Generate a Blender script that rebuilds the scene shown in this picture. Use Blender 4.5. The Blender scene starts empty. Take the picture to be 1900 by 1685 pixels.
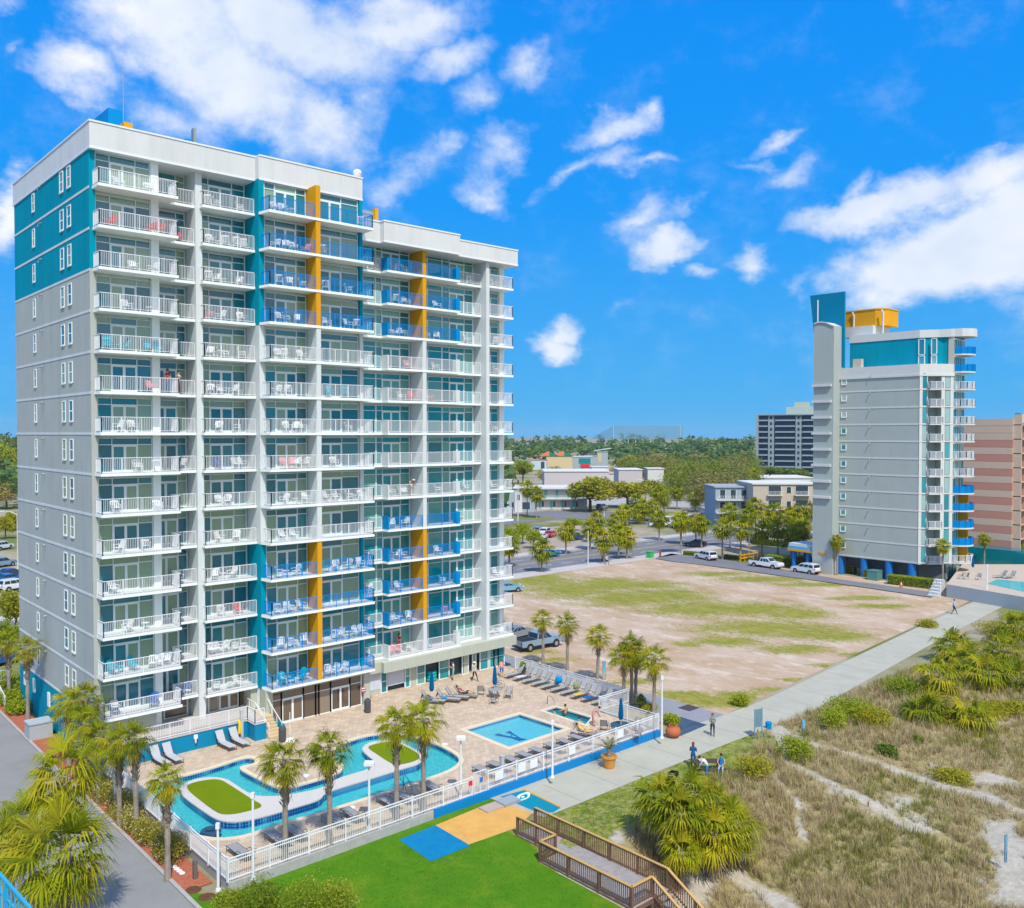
import bpy, math, random
from mathutils import Vector, Matrix, noise as mnoise
from mathutils.geometry import tessellate_polygon
R = math.radians
rnd = random.Random(7)
scene = bpy.context.scene
COL = scene.collection

# ---------------------------------------------------------------- camera, sky, sun, exposure
FPX, CX, CY, CAMZ = 1640.0, 950.0, 842.5, 22.6      # focal length and centre in photo pixels, height over the pool deck
PITCH = math.atan(37.5 / FPX)
YAW = R(48.1)                                        # view direction measured from +X
FW = Vector((math.cos(YAW), math.sin(YAW), 0)); RT = Vector((math.sin(YAW), -math.cos(YAW), 0)); UP = Vector((0, 0, 1))
cam = bpy.data.cameras.new('camera'); camo = bpy.data.objects.new('camera', cam); COL.objects.link(camo)
cam.sensor_width = 36; cam.lens = FPX / 1900 * 36; cam.clip_end = 6000; cam.clip_start = 0.5
camo.location = (0, 0, CAMZ); camo.rotation_euler = (R(90) - PITCH, 0, YAW - R(90))
scene.camera = camo
def ray(px, py):
    a = (px - CX) / FPX; b = -(py - CY) / FPX
    f = FW * math.cos(PITCH) - UP * math.sin(PITCH); u = UP * math.cos(PITCH) + FW * math.sin(PITCH)
    return f + RT * a + u * b
def G(px, py, z=0.0):                                # photo pixel -> point on the level z
    d = ray(px, py); t = (z - CAMZ) / d.z
    return Vector((d.x * t, d.y * t, z))
def GD(px, dist, z=0.0):                             # photo column + distance along the view -> point
    d = FW + RT * ((px - CX) / FPX)
    return Vector((d.x * dist, d.y * dist, z))
def ZAT(py, dist):                                   # height of a photo row at a distance
    return CAMZ + (805 - py) / FPX * dist

SUN_EL, SUN_AZ = R(54), math.atan2(-0.90, -0.44)     # azimuth of the direction towards the sun
sd = Vector((math.cos(SUN_AZ) * math.cos(SUN_EL), math.sin(SUN_AZ) * math.cos(SUN_EL), math.sin(SUN_EL)))
sun = bpy.data.lights.new('sun', 'SUN'); sun.energy = 3.2; sun.angle = R(0.53); sun.color = (1.0, 0.955, 0.86)
suno = bpy.data.objects.new('sun', sun); COL.objects.link(suno)
suno.rotation_euler = sd.to_track_quat('Z', 'Y').to_euler(); suno.location = (0, 0, 80)
scene.view_settings.view_transform = 'Standard'; scene.view_settings.look = 'None'
scene.view_settings.exposure = 0.40; scene.view_settings.gamma = 1
scene.render.engine = 'CYCLES'
scene.cycles.max_bounces = 6; scene.cycles.diffuse_bounces = 4; scene.cycles.glossy_bounces = 3
scene.cycles.transmission_bounces = 3; scene.cycles.transparent_max_bounces = 8; scene.cycles.volume_bounces = 0
scene.cycles.caustics_reflective = False; scene.cycles.caustics_refractive = False
scene.cycles.use_denoising = True

class NT:                                            # tiny node helper
    def __init__(s, nt): s.nt = nt; nt.nodes.clear()
    def n(s, typ, **kw):
        nd = s.nt.nodes.new(typ)
        for k, v in kw.items():
            if k.startswith('i_'):
                key = k[2:]; key = int(key) if key.isdigit() else key.replace('_', ' ')
                nd.inputs[key].default_value = v
            else: setattr(nd, k, v)
        return nd
    def l(s, a, b): s.nt.links.new(a, b)
    def math(s, op, a, b=None, c=None, clamp=False):
        nd = s.nt.nodes.new('ShaderNodeMath'); nd.operation = op; nd.use_clamp = clamp
        for i, v in enumerate((a, b, c)):
            if v is None: continue
            if isinstance(v, (int, float)): nd.inputs[i].default_value = v
            else: s.l(v, nd.inputs[i])
        return nd.outputs[0]
    def mix(s, fac, a, b, typ='MIX'):
        nd = s.nt.nodes.new('ShaderNodeMix'); nd.data_type = 'RGBA'; nd.blend_type = typ
        for i, v in ((0, fac), (6, a), (7, b)):
            if isinstance(v, (int, float)): nd.inputs[i].default_value = v
            elif isinstance(v, (tuple, list)): nd.inputs[i].default_value = (v[0], v[1], v[2], 1)
            else: s.l(v, nd.inputs[i])
        return nd.outputs[2]
    def ramp(s, fac, stops):
        nd = s.nt.nodes.new('ShaderNodeValToRGB'); e = nd.color_ramp.elements
        while len(e) < len(stops): e.new(0.5)
        for k, (p, c) in enumerate(stops):
            e[k].position = p; e[k].color = (c, c, c, 1) if isinstance(c, (int, float)) else (c[0], c[1], c[2], 1)
        s.l(fac, nd.inputs[0]); return nd.outputs[0]
def lin(h):                                          # '#rrggbb' -> linear
    h = h.lstrip('#'); v = [int(h[i:i + 2], 16) / 255 for i in (0, 2, 4)]
    return tuple(c / 12.92 if c <= .04045 else ((c + .055) / 1.055) ** 2.4 for c in v)

# sky: Nishita, deepened, with cloud banks laid out by azimuth and elevation
world = bpy.data.worlds.new('World'); scene.world = world; world.use_nodes = True
W = NT(world.node_tree)
sky = W.n('ShaderNodeTexSky', sky_type='NISHITA', sun_disc=False, sun_elevation=SUN_EL, sun_rotation=math.atan2(sd.x, sd.y), altitude=0, air_density=1.0, dust_density=0.35, ozone_density=2.5)
tc = W.n('ShaderNodeTexCoord'); sep = W.n('ShaderNodeSeparateXYZ'); nrm = W.n('ShaderNodeVectorMath', operation='NORMALIZE')
W.l(tc.outputs['Generated'], nrm.inputs[0]); W.l(nrm.outputs[0], sep.inputs[0])
az = W.math('ARCTAN2', sep.outputs[1], sep.outputs[0]); el = W.math('ARCSINE', sep.outputs[2])
cmb = W.n('ShaderNodeCombineXYZ'); W.l(az, cmb.inputs[0]); W.l(el, cmb.inputs[1])
def nz(scale, detail=6, rough=.6, off=0.0):
    t = W.n('ShaderNodeTexNoise', i_Scale=scale, i_Detail=detail, i_Roughness=rough); t.noise_dimensions = '3D'
    m = W.n('ShaderNodeMapping'); m.inputs['Location'].default_value = (off, off * 1.7, off * .3); m.inputs['Scale'].default_value = (1, 1.35, 1)
    W.l(cmb.outputs[0], m.inputs[0]); W.l(m.outputs[0], t.inputs['Vector']); return t
wn = nz(9, 5, .6, 3.1)
ws = W.n('ShaderNodeVectorMath', operation='SUBTRACT'); W.l(wn.outputs['Color'], ws.inputs[0]); ws.inputs[1].default_value = (.5, .5, .5)
wm = W.n('ShaderNodeVectorMath', operation='SCALE'); W.l(ws.outputs[0], wm.inputs[0]); wm.inputs['Scale'].default_value = 0.10
wa = W.n('ShaderNodeVectorMath', operation='ADD'); W.l(cmb.outputs[0], wa.inputs[0]); W.l(wm.outputs[0], wa.inputs[1])
def azel(px, py):
    d = ray(px, py).normalized(); return math.atan2(d.y, d.x), math.asin(d.z)
# (photo x, y, half width, half height, turn in degrees, weight)
CLOUDS = [(330, 50, 200, 90, -8, 1.1), (530, 60, 210, 85, -6, 1.15), (440, 150, 200, 80, -25, 1.05), (700, 25, 190, 60, 5, .95), (150, 130, 80, 62, 20, .95), (520, 215, 150, 60, -30, .85), (600, 240, 95, 55, -10, .95),
          (300, 210, 120, 50, -20, .45), (690, 205, 60, 50, 20, .6), (800, 20, 90, 40, 15, .8), (850, 120, 75, 30, 14, .72), (895, 190, 60, 42, 25, .68), (985, 125, 38, 45, -60, .55),
          (925, 280, 60, 45, 30, .68), (915, 355, 70, 36, -18, .66), (740, 325, 80, 34, 12, .5), (815, 290, 60, 22, 25, .45), (0, 400, 40, 90, 0, .95), (5, 310, 40, 16, 0, .45), (40, 5, 60, 20, 0, .45), (40, 105, 14, 22, 0, .3),
          (1130, 235, 75, 32, 12, .75), (1215, 188, 45, 26, 45, .62), (1060, 325, 75, 22, 28, .5), (1145, 305, 35, 24, 0, .5), (1205, 315, 60, 16, 10, .4), (1425, 262, 60, 16, 18, .5), (1390, 305, 60, 16, -5, .4), (1450, 320, 55, 26, 30, .42),
          (1185, 410, 60, 32, 25, .52), (1265, 395, 55, 18, 28, .42), (1248, 462, 60, 36, 5, 1.05), (1325, 502, 34, 14, 0, .52), (1418, 490, 34, 42, 35, .78), (1200, 440, 40, 24, 0, .4),
          (1042, 622, 46, 30, 25, 1.1), (1026, 648, 46, 26, 5, 1.15), (1165, 555, 40, 20, 40, .32), (1495, 528, 45, 18, 18, .4),
          (1610, 392, 140, 42, 16, 1.1), (1720, 365, 140, 46, 8, 1.1), (1850, 345, 130, 50, 6, 1.2), (1800, 470, 210, 80, 12, 1.7), (1900, 430, 120, 110, 0, 1.4), (1690, 515, 100, 24, -10, .7), (1590, 345, 40, 16, 55, .5), (1620, 470, 50, 16, 30, .35),
          (2250, 300, 300, 90, 0, 1.0), (-300, 200, 200, 80, 0, 1.0), (2100, -300, 500, 140, 10, 1.0), (300, -500, 500, 160, 0, 1.0)]
acc = None
for (px, py, hw, hh, th, wt) in CLOUDS:
    a0, e0 = azel(px, py); c = math.cos(math.atan((px - CX) / FPX))
    k = 1.42
    mp = W.n('ShaderNodeMapping', vector_type='TEXTURE'); mp.inputs['Location'].default_value = (a0, e0, 0)
    mp.inputs['Rotation'].default_value = (0, 0, -R(th)); mp.inputs['Scale'].default_value = (hw / FPX * c * c * k, hh / FPX * c * k, 1)
    W.l(wa.outputs[0], mp.inputs[0])
    ln = W.n('ShaderNodeVectorMath', operation='LENGTH'); W.l(mp.outputs[0], ln.inputs[0])
    v = W.math('MULTIPLY', W.math('SUBTRACT', 1.0, ln.outputs['Value'], clamp=True), wt)
    acc = v if acc is None else W.math('SMOOTH_MAX', acc, v, 0.12)
for (a0, e0, ra, re) in ((-100, 40, 70, 34), (-50, 45, 40, 24), (-150, 42, 40, 28), (-15, 45, 26, 16), (160, 50, 30, 18), (-90, 12, 80, 11)):  # unseen cloud banks behind the camera, added as fill light for the facade
    mp = W.n('ShaderNodeMapping', vector_type='TEXTURE'); mp.inputs['Location'].default_value = (R(a0), R(e0), 0); mp.inputs['Scale'].default_value = (R(ra), R(re), 1)
    W.l(wa.outputs[0], mp.inputs[0]); ln = W.n('ShaderNodeVectorMath', operation='LENGTH'); W.l(mp.outputs[0], ln.inputs[0])
    acc = W.math('SMOOTH_MAX', acc, W.math('MULTIPLY', W.math('SUBTRACT', 1.0, ln.outputs['Value'], clamp=True), 1.6), 0.12)
n1 = nz(11, 10, .66, 1.0); n2 = nz(5, 4, .55, 9.0)
fld = W.math('ADD', W.math('MULTIPLY', acc, 1.6), W.math('MULTIPLY', W.math('SUBTRACT', n1.outputs[0], .5), 2.1))
fld = W.math('MULTIPLY', fld, W.math('GREATER_THAN', acc, 0.002))
msk = W.n('ShaderNodeMapRange', interpolation_type='SMOOTHSTEP'); W.l(fld, msk.inputs[0])
msk.inputs[1].default_value = 0.10; msk.inputs[2].default_value = 1.45; msk.inputs[3].default_value = 0; msk.inputs[4].default_value = 0.97
edge = W.math('MULTIPLY', msk.outputs[0], W.math('MULTIPLY', acc, 5.0, clamp=True))
hsv = W.n('ShaderNodeHueSaturation', i_Saturation=1.0, i_Value=1.0); W.l(sky.outputs[0], hsv.inputs['Color'])
vis = W.ramp(el, [(0.0, (.07, .42, .80)), (.10, (.045, .37, .84)), (.25, (.008, .30, .88)), (.6, (.0, .225, .84))])   # deep spring azure by elevation
vis = W.mix(1.0, vis, (6.6, 6.6, 6.6), 'MULTIPLY')
tint = W.mix(0.985, hsv.outputs[0], vis)
bg1 = W.n('ShaderNodeBackground', i_Strength=0.125); W.l(tint, bg1.inputs[0])
ccol = W.ramp(n2.outputs[0], [(.35, (.66, .76, .93)), (.6, (.93, .95, 1.0))])
bg2 = W.n('ShaderNodeBackground', i_Strength=0.80); W.l(ccol, bg2.inputs[0])
mxs = W.n('ShaderNodeMixShader'); W.l(edge, mxs.inputs[0]); W.l(bg1.outputs[0], mxs.inputs[1]); W.l(bg2.outputs[0], mxs.inputs[2])
wo = W.n('ShaderNodeOutputWorld'); W.l(mxs.outputs[0], wo.inputs[0])
world.cycles.sampling_method = 'MANUAL'; world.cycles.sample_map_resolution = 512

# ---------------------------------------------------------------- materials
MATS = {}
def mat(name, col, rough=.75, spec=.25, metal=0.0, vary=0.12, vscale=1.2, bump=0.0, bscale=30, coat=0, streak=0.0, trans=0.0):
    if name in MATS: return MATS[name]
    if isinstance(col, str): col = lin(col)
    m = bpy.data.materials.new(name); m.use_nodes = True; t = NT(m.node_tree)
    out = t.n('ShaderNodeOutputMaterial'); p = t.n('ShaderNodeBsdfPrincipled'); p.inputs['Roughness'].default_value = rough
    p.inputs['Specular IOR Level'].default_value = spec; p.inputs['Metallic'].default_value = metal; p.inputs['Coat Weight'].default_value = coat
    geo = t.n('ShaderNodeNewGeometry'); c = (*col, 1)
    if vary > 0:
        ns = t.n('ShaderNodeTexNoise', i_Scale=vscale, i_Detail=5, i_Roughness=.65); t.l(geo.outputs['Position'], ns.inputs['Vector'])
        f = t.ramp(ns.outputs[0], [(.25, 1 - vary), (.75, 1 + vary * .45)])
        colo = t.mix(1.0, c, f, 'MULTIPLY')
        if streak > 0:                               # rain streaks running down
            mp = t.n('ShaderNodeMapping'); mp.inputs['Scale'].default_value = (.9, .9, .07); t.l(geo.outputs['Position'], mp.inputs[0])
            n2 = t.n('ShaderNodeTexNoise', i_Scale=1.0, i_Detail=6, i_Roughness=.7); t.l(mp.outputs[0], n2.inputs['Vector'])
            colo = t.mix(1.0, colo, t.ramp(n2.outputs[0], [(.32, 1 - streak), (.55, 1.0)]), 'MULTIPLY')
        t.l(colo, p.inputs['Base Color'])
    else: p.inputs['Base Color'].default_value = c
    if bump > 0:
        nb = t.n('ShaderNodeTexNoise', i_Scale=bscale, i_Detail=4); t.l(geo.outputs['Position'], nb.inputs['Vector'])
        b = t.n('ShaderNodeBump', i_Strength=bump, i_Distance=.05); t.l(nb.outputs[0], b.inputs['Height']); t.l(b.outputs[0], p.inputs['Normal'])
    if trans > 0:
        tr = t.n('ShaderNodeBsdfTranslucent'); tr.inputs[0].default_value = c
        mx = t.n('ShaderNodeMixShader'); mx.inputs[0].default_value = trans; t.l(p.outputs[0], mx.inputs[1]); t.l(tr.outputs[0], mx.inputs[2]); t.l(mx.outputs[0], out.inputs[0])
    else: t.l(p.outputs[0], out.inputs[0])
    MATS[name] = m; return m
def leafmat(name, c1, c2, trans=.3, scale=1.6):
    if name in MATS: return MATS[name]
    m = bpy.data.materials.new(name); m.use_nodes = True; t = NT(m.node_tree)
    out = t.n('ShaderNodeOutputMaterial'); p = t.n('ShaderNodeBsdfPrincipled', i_Roughness=.65); p.inputs['Specular IOR Level'].default_value = .08
    geo = t.n('ShaderNodeNewGeometry'); ns = t.n('ShaderNodeTexNoise', i_Scale=scale, i_Detail=5, i_Roughness=.7); t.l(geo.outputs['Position'], ns.inputs['Vector'])
    oi = t.n('ShaderNodeObjectInfo')
    f = t.math('ADD', t.math('MULTIPLY', ns.outputs[0], .8), t.math('MULTIPLY', geo.outputs['Random Per Island'], .45))
    f = t.math('ADD', f, t.math('MULTIPLY', oi.outputs['Random'], .3))
    c = t.mix(t.ramp(f, [(.35, 0.0), (1.0, 1.0)]), c1, c2)
    t.l(c, p.inputs['Base Color']); tr = t.n('ShaderNodeBsdfTranslucent'); t.l(c, tr.inputs[0])
    mx = t.n('ShaderNodeMixShader'); mx.inputs[0].default_value = trans; t.l(p.outputs[0], mx.inputs[1]); t.l(tr.outputs[0], mx.inputs[2]); t.l(mx.outputs[0], out.inputs[0])
    MATS[name] = m; return m
def glassmat(name, c1, c2, rough=.06, curtain=0.5, cw=(.55, .6, .52)):
    """window glass: dark room behind with drawn curtains here and there, glossy front"""
    if name in MATS: return MATS[name]
    m = bpy.data.materials.new(name); m.use_nodes = True; t = NT(m.node_tree)
    out = t.n('ShaderNodeOutputMaterial'); geo = t.n('ShaderNodeNewGeometry'); oi = t.n('ShaderNodeObjectInfo')
    df = t.n('ShaderNodeBsdfDiffuse'); gl = t.n('ShaderNodeBsdfGlossy', i_Roughness=rough); gl.inputs[0].default_value = (.9, .95, 1, 1)
    r = t.math('FRACT', t.math('ADD', geo.outputs['Random Per Island'], t.math('MULTIPLY', oi.outputs['Random'], 7.3)))
    base = t.mix(r, c1, c2)
    wv = t.n('ShaderNodeTexWave', i_Scale=1.0, i_Distortion=.6, i_Detail=1.5); wv.inputs['Detail Scale'].default_value = .4
    mp = t.n('ShaderNodeMapping'); mp.inputs['Scale'].default_value = (2.6, 2.6, .06); t.l(geo.outputs['Position'], mp.inputs[0]); t.l(mp.outputs[0], wv.inputs['Vector'])
    cur = t.mix(1.0, t.ramp(wv.outputs['Fac'], [(0, .72), (1, 1.0)]), cw, 'MULTIPLY')
    c = t.mix(t.math('MULTIPLY', t.math('GREATER_THAN', r, 1 - curtain), .65), base, cur)
    t.l(c, df.inputs[0]); fr = t.n('ShaderNodeFresnel', i_IOR=1.6)
    f = t.math('ADD', t.math('MULTIPLY', fr.outputs[0], .62), .04, clamp=True)
    mx = t.n('ShaderNodeMixShader'); t.l(f, mx.inputs[0]); t.l(df.outputs[0], mx.inputs[1]); t.l(gl.outputs[0], mx.inputs[2]); t.l(mx.outputs[0], out.inputs[0])
    MATS[name] = m; return m

# ---------------------------------------------------------------- mesh building
class MB:
    def __init__(s): s.v = []; s.f = []; s.m = []
    def quad(s, a, b, c, d, mi=0):
        n = len(s.v); s.v += [tuple(a), tuple(b), tuple(c), tuple(d)]; s.f.append((n, n + 1, n + 2, n + 3)); s.m.append(mi)
    def tri(s, a, b, c, mi=0):
        n = len(s.v); s.v += [tuple(a), tuple(b), tuple(c)]; s.f.append((n, n + 1, n + 2)); s.m.append(mi)
    def box(s, x0, x1, y0, y1, z0, z1, mi=0, M=None):
        n = len(s.v); p = [(x0, y0, z0), (x1, y0, z0), (x1, y1, z0), (x0, y1, z0), (x0, y0, z1), (x1, y0, z1), (x1, y1, z1), (x0, y1, z1)]
        if M is not None: p = [tuple(M @ Vector(q)) for q in p]
        s.v += p
        for q in ((3, 2, 1, 0), (4, 5, 6, 7), (0, 1, 5, 4), (1, 2, 6, 5), (2, 3, 7, 6), (3, 0, 4, 7)): s.f.append(tuple(n + i for i in q)); s.m.append(mi)
        return s
    def prism(s, poly, z0, z1, mi=0, cap=True, mt=None):
        a = sum(poly[i][0] * poly[(i + 1) % len(poly)][1] - poly[(i + 1) % len(poly)][0] * poly[i][1] for i in range(len(poly)))
        if a < 0: poly = poly[::-1]
        n = len(s.v); k = len(poly); s.v += [(p[0], p[1], z0) for p in poly] + [(p[0], p[1], z1) for p in poly]
        for i in range(k): j = (i + 1) % k; s.f.append((n + i, n + j, n + k + j, n + k + i)); s.m.append(mi)
        if cap: s.f.append(tuple(n + k + i for i in range(k))); s.m.append(mi if mt is None else mt); s.f.append(tuple(n + k - 1 - i for i in range(k))); s.m.append(mi)
        return s
    def tube(s, pts, r, n=6, mi=0, cap=True):
        pts = [Vector(p) for p in pts]; rs = r if isinstance(r, (list, tuple)) else [r] * len(pts); b = len(s.v)
        for i, p in enumerate(pts):
            d = (pts[min(i + 1, len(pts) - 1)] - pts[max(i - 1, 0)]).normalized()
            x = d.orthogonal() if abs(d.z) < .9 else Vector((1, 0, 0)); x = (x - d * x.dot(d)).normalized(); y = d.cross(x)
            for k in range(n): a = 2 * math.pi * k / n; s.v.append(tuple(p + (x * math.cos(a) + y * math.sin(a)) * rs[i]))
        for i in range(len(pts) - 1):
            for k in range(n): j = (k + 1) % n; s.f.append((b + i * n + k, b + i * n + j, b + (i + 1) * n + j, b + (i + 1) * n + k)); s.m.append(mi)
        if cap:
            s.f.append(tuple(b + k for k in range(n))[::-1]); s.m.append(mi); e = b + (len(pts) - 1) * n; s.f.append(tuple(e + k for k in range(n))); s.m.append(mi)
        return s
    def cyl(s, x, y, z0, z1, r0, r1=None, n=12, mi=0): return s.tube([(x, y, z0), (x, y, z1)], [r0, r0 if r1 is None else r1], n, mi)
    def lathe(s, prof, x=0, y=0, n=16, mi=0):
        b = len(s.v)
        for (r, z) in prof:
            for k in range(n): a = 2 * math.pi * k / n; s.v.append((x + r * math.cos(a), y + r * math.sin(a), z))
        for i in range(len(prof) - 1):
            for k in range(n): j = (k + 1) % n; s.f.append((b + i * n + k, b + i * n + j, b + (i + 1) * n + j, b + (i + 1) * n + k)); s.m.append(mi)
        return s
    def poly(s, pts, holes=(), z=0.0, mi=0):
        loops = [[Vector((p[0], p[1], 0)) for p in pts]] + [[Vector((p[0], p[1], 0)) for p in h] for h in holes]
        flat = [p for l in loops for p in l]; b = len(s.v)
        s.v += [(p.x, p.y, z) for p in flat]
        for t in tessellate_polygon(loops):
            a, c, d = (flat[i] for i in t); cr = (c - a).cross(d - a).z
            s.f.append(tuple(b + i for i in (t if cr > 0 else t[::-1]))); s.m.append(mi)
        return s
    def ball(s, c, r, mi=0, n=8, sz=1.0):
        b = len(s.v); rows = n // 2 + 1
        for i in range(rows):
            ph = math.pi * i / (rows - 1)
            for k in range(n): a = 2 * math.pi * k / n; s.v.append((c[0] + r * math.sin(ph) * math.cos(a), c[1] + r * math.sin(ph) * math.sin(a), c[2] - r * sz * math.cos(ph)))
        for i in range(rows - 1):
            for k in range(n): j = (k + 1) % n; s.f.append((b + i * n + k, b + i * n + j, b + (i + 1) * n + j, b + (i + 1) * n + k)); s.m.append(mi)
        return s
    def mesh(s, name, mats, smooth=False):
        me = bpy.data.meshes.new(name); me.from_pydata(s.v, [], s.f)
        for m in (mats if isinstance(mats, (list, tuple)) else [mats]): me.materials.append(m)
        me.polygons.foreach_set('material_index', s.m)
        if smooth: me.polygons.foreach_set('use_smooth', [True] * len(s.f))
        me.update(); return me
    def build(s, name, mats, parent=None, smooth=False, label=None, cat=None, group=None, kind=None, w=False):
        return obj(name, s.mesh(name, mats, smooth), parent, label, cat, group, kind, w)
def tag(o, label=None, cat=None, group=None, kind=None):
    if label: o['label'] = label
    if cat: o['category'] = cat
    if group: o['group'] = group
    if kind: o['kind'] = kind
    return o
KIDS = {}
def obj(name, me, parent=None, label=None, cat=None, group=None, kind=None, w=False):
    o = bpy.data.objects.new(name, me); COL.objects.link(o)
    if parent:
        o.parent = parent; KIDS.setdefault(parent.name, []).append(o)
        if w: o.location = -BASE.get(parent.name, Vector((0, 0, 0)))      # mesh given in world coordinates
    return tag(o, label, cat, group, kind)
BASE = {}
def empty(name, label=None, cat=None, loc=(0, 0, 0), rz=0, group=None):
    o = bpy.data.objects.new(name, None); COL.objects.link(o); o.location = loc; o.rotation_euler = (0, 0, rz); o.empty_display_size = .3
    BASE[o.name] = Vector(loc); return tag(o, label, cat, group)
def structure(name, mb, mats, smooth=False): return mb.build(name, mats, None, smooth, kind='structure')
def copy_tree(o, parent=None):
    kids = KIDS.get(o.name, []); c = o.copy(); COL.objects.link(c)
    if parent: c.parent = parent; KIDS.setdefault(parent.name, []).append(c)
    for k in kids: copy_tree(k, c)
    return c
def again(o, loc, rz=0.0, label=None, scale=None):
    c = copy_tree(o); c.location = loc; c.rotation_euler = (0, 0, rz)
    if scale: c.scale = scale if isinstance(scale, (tuple, list)) else (scale,) * 3
    if label: c['label'] = label
    return c
# ---------------------------------------------------------------- the hotel tower
def XAT(px, Y):
    d = FW + RT * ((px - CX) / FPX); return Y * d.x / d.y
def YAT(px, X):
    d = FW + RT * ((px - CX) / FPX); return X * d.y / d.x
def seg(mb, p, q, w, z0, z1, mi=0, z2=None):         # upright bar between two plan points
    d = Vector((q[0] - p[0], q[1] - p[1])); n = Vector((-d.y, d.x)).normalized() * (w / 2); b = len(mb.v); zz = 0 if z2 is None else z2
    for (c, dz) in ((p, 0), (q, zz)):
        for s in (1, -1):
            for z in (z0, z1): mb.v.append((c[0] + n.x * s, c[1] + n.y * s, z + dz))
    for f in ((0, 1, 3, 2), (4, 6, 7, 5), (0, 4, 5, 1), (2, 3, 7, 6), (1, 5, 7, 3), (0, 2, 6, 4)): mb.f.append(tuple(b + i for i in f)); mb.m.append(mi)
def railing(mb, pts, z, h=1.07, gap=.115, post=1.35, pw=.022, mi=0, top=.055, dz=0.0):
    for p, q in zip(pts[:-1], pts[1:]):
        L = math.hypot(q[0] - p[0], q[1] - p[1])
        if L < .05: continue
        ux, uy = (q[0] - p[0]) / L, (q[1] - p[1]) / L; s = dz / L if L else 0
        seg(mb, p, q, top, z + h - .045, z + h, mi, dz or None); seg(mb, p, q, .03, z + .09, z + .125, mi, dz or None)
        n = max(1, round(L / post))
        for i in range(n + 1):
            c = (p[0] + ux * L * i / n, p[1] + uy * L * i / n); zz = z + s * L * i / n
            a = max(-1, min(1, 0)); mb.box(c[0] - .024, c[0] + .024, c[1] - .024, c[1] + .024, zz, zz + h - .046, mi)
        m = max(1, round(L / gap))
        for i in range(1, m):
            c = (p[0] + ux * L * i / m, p[1] + uy * L * i / m); zz = z + s * L * i / m; w = pw / 2
            b = len(mb.v); mb.v += [(c[0] - w, c[1] - w, zz + .125), (c[0] + w, c[1] - w, zz + .125), (c[0] + w, c[1] + w, zz + .125), (c[0] - w, c[1] + w, zz + .125),
                                    (c[0] - w, c[1] - w, zz + h - .045), (c[0] + w, c[1] - w, zz + h - .045), (c[0] + w, c[1] + w, zz + h - .045), (c[0] - w, c[1] + w, zz + h - .045)]
            for f in ((0, 1, 5, 4), (1, 2, 6, 5), (2, 3, 7, 6), (3, 0, 4, 7)): mb.f.append(tuple(b + i for i in f)); mb.m.append(mi)
WHITE = mat('white_render', (.64, .69, .70), .8, .2, vary=.06, vscale=.7, streak=.07)
WHIN = mat('shade_lift_white', (.84, .90, .89), .85, .1, vary=.05, vscale=.7)  # paler copy of WHITE: shaded soffits and recess walls brightened in the colour
WHITEC = mat('parapet_white', (.66, .68, .69), .75, .2, vary=.05, vscale=.4, streak=.10)
RAILW = mat('white_metal', (.76, .78, .81), .4, .4, vary=0)
GREY = mat('grey_render', (.44, .47, .44), .85, .15, vary=.08, vscale=.35, streak=.09)
TEAL = mat('teal_render', (.0, .30, .42), .85, .05, vary=.10, vscale=.5, streak=.10)
TEALD = mat('teal_pier', (.0, .28, .40), .8, .05, vary=.05)
YEL = mat('yellow_render', (.68, .33, .015), .8, .06, vary=.06)
BLUR = mat('blue_metal', (.0, .25, .68), .6, .08, vary=0)
BLUP = mat('blue_panel', (.0, .24, .58), .7, .08, vary=.05)
BEIGE = mat('beige_render', (.46, .49, .41), .8, .2, vary=.06, streak=.05)
GLA = glassmat('room_glass', (.01, .13, .18), (.04, .28, .34), .07, .4, (.40, .48, .26))
GLB = glassmat('teal_glass', (.0, .17, .21), (.0, .30, .36), .07, .22, (.20, .44, .34))
FRM = mat('window_frame', (.72, .80, .82), .5, .3, vary=0)
WFRM = mat('bright_frame', (.85, .86, .84), .5, .3, vary=0)
FLOORB = mat('balcony_floor', (.58, .60, .61), .8, .2, vary=.08)
def zk(k): return 39.5 - (15 - k) * 2.8
def glazing(g, f, x0, x1, y, z0, z1, cuts, doors=(), tr=.80, fw=.05):
    """panes between the cuts (fractions); a transom across; doors = indices of panes with a heavier frame and a split"""
    xs = [x0] + [x0 + (x1 - x0) * c for c in cuts] + [x1]; zt = z0 + (z1 - z0) * tr
    for x in xs: f.box(x - fw / 2, x + fw / 2, y - .06, y + .04, z0, z1)
    for i in range(len(xs) - 1):
        a, b = xs[i] + fw / 2, xs[i + 1] - fw / 2
        f.box(a, b, y - .05, y + .04, zt - .03, zt + .03); f.box(a, b, y - .05, y + .04, z1 - .05, z1); f.box(a, b, y - .05, y + .04, z0, z0 + .06)
        g.quad((a, y, zt + .03), (b, y, zt + .03), (b, y, z1 - .05), (a, y, z1 - .05))
        if i in doors:
            m = (a + b) / 2
            for (u, v) in ((a, m), (m, b)):
                for (p, q) in ((u, u + .09), (v - .09, v)): f.box(p, q, y - .055, y + .04, z0 + .06, zt - .03)
                f.box(u + .09, v - .09, y - .053, y + .04, zt - .15, zt - .03); f.box(u + .09, v - .09, y - .053, y + .04, z0 + .06, z0 + .16)
                g.quad((u + .09, y - .02, z0 + .16), (v - .09, y - .02, z0 + .16), (v - .09, y - .02, zt - .15), (u + .09, y - .02, zt - .15))
        else: g.quad((a, y, z0 + .06), (b, y, z0 + .06), (b, y, zt - .03), (a, y, zt - .03))

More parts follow.
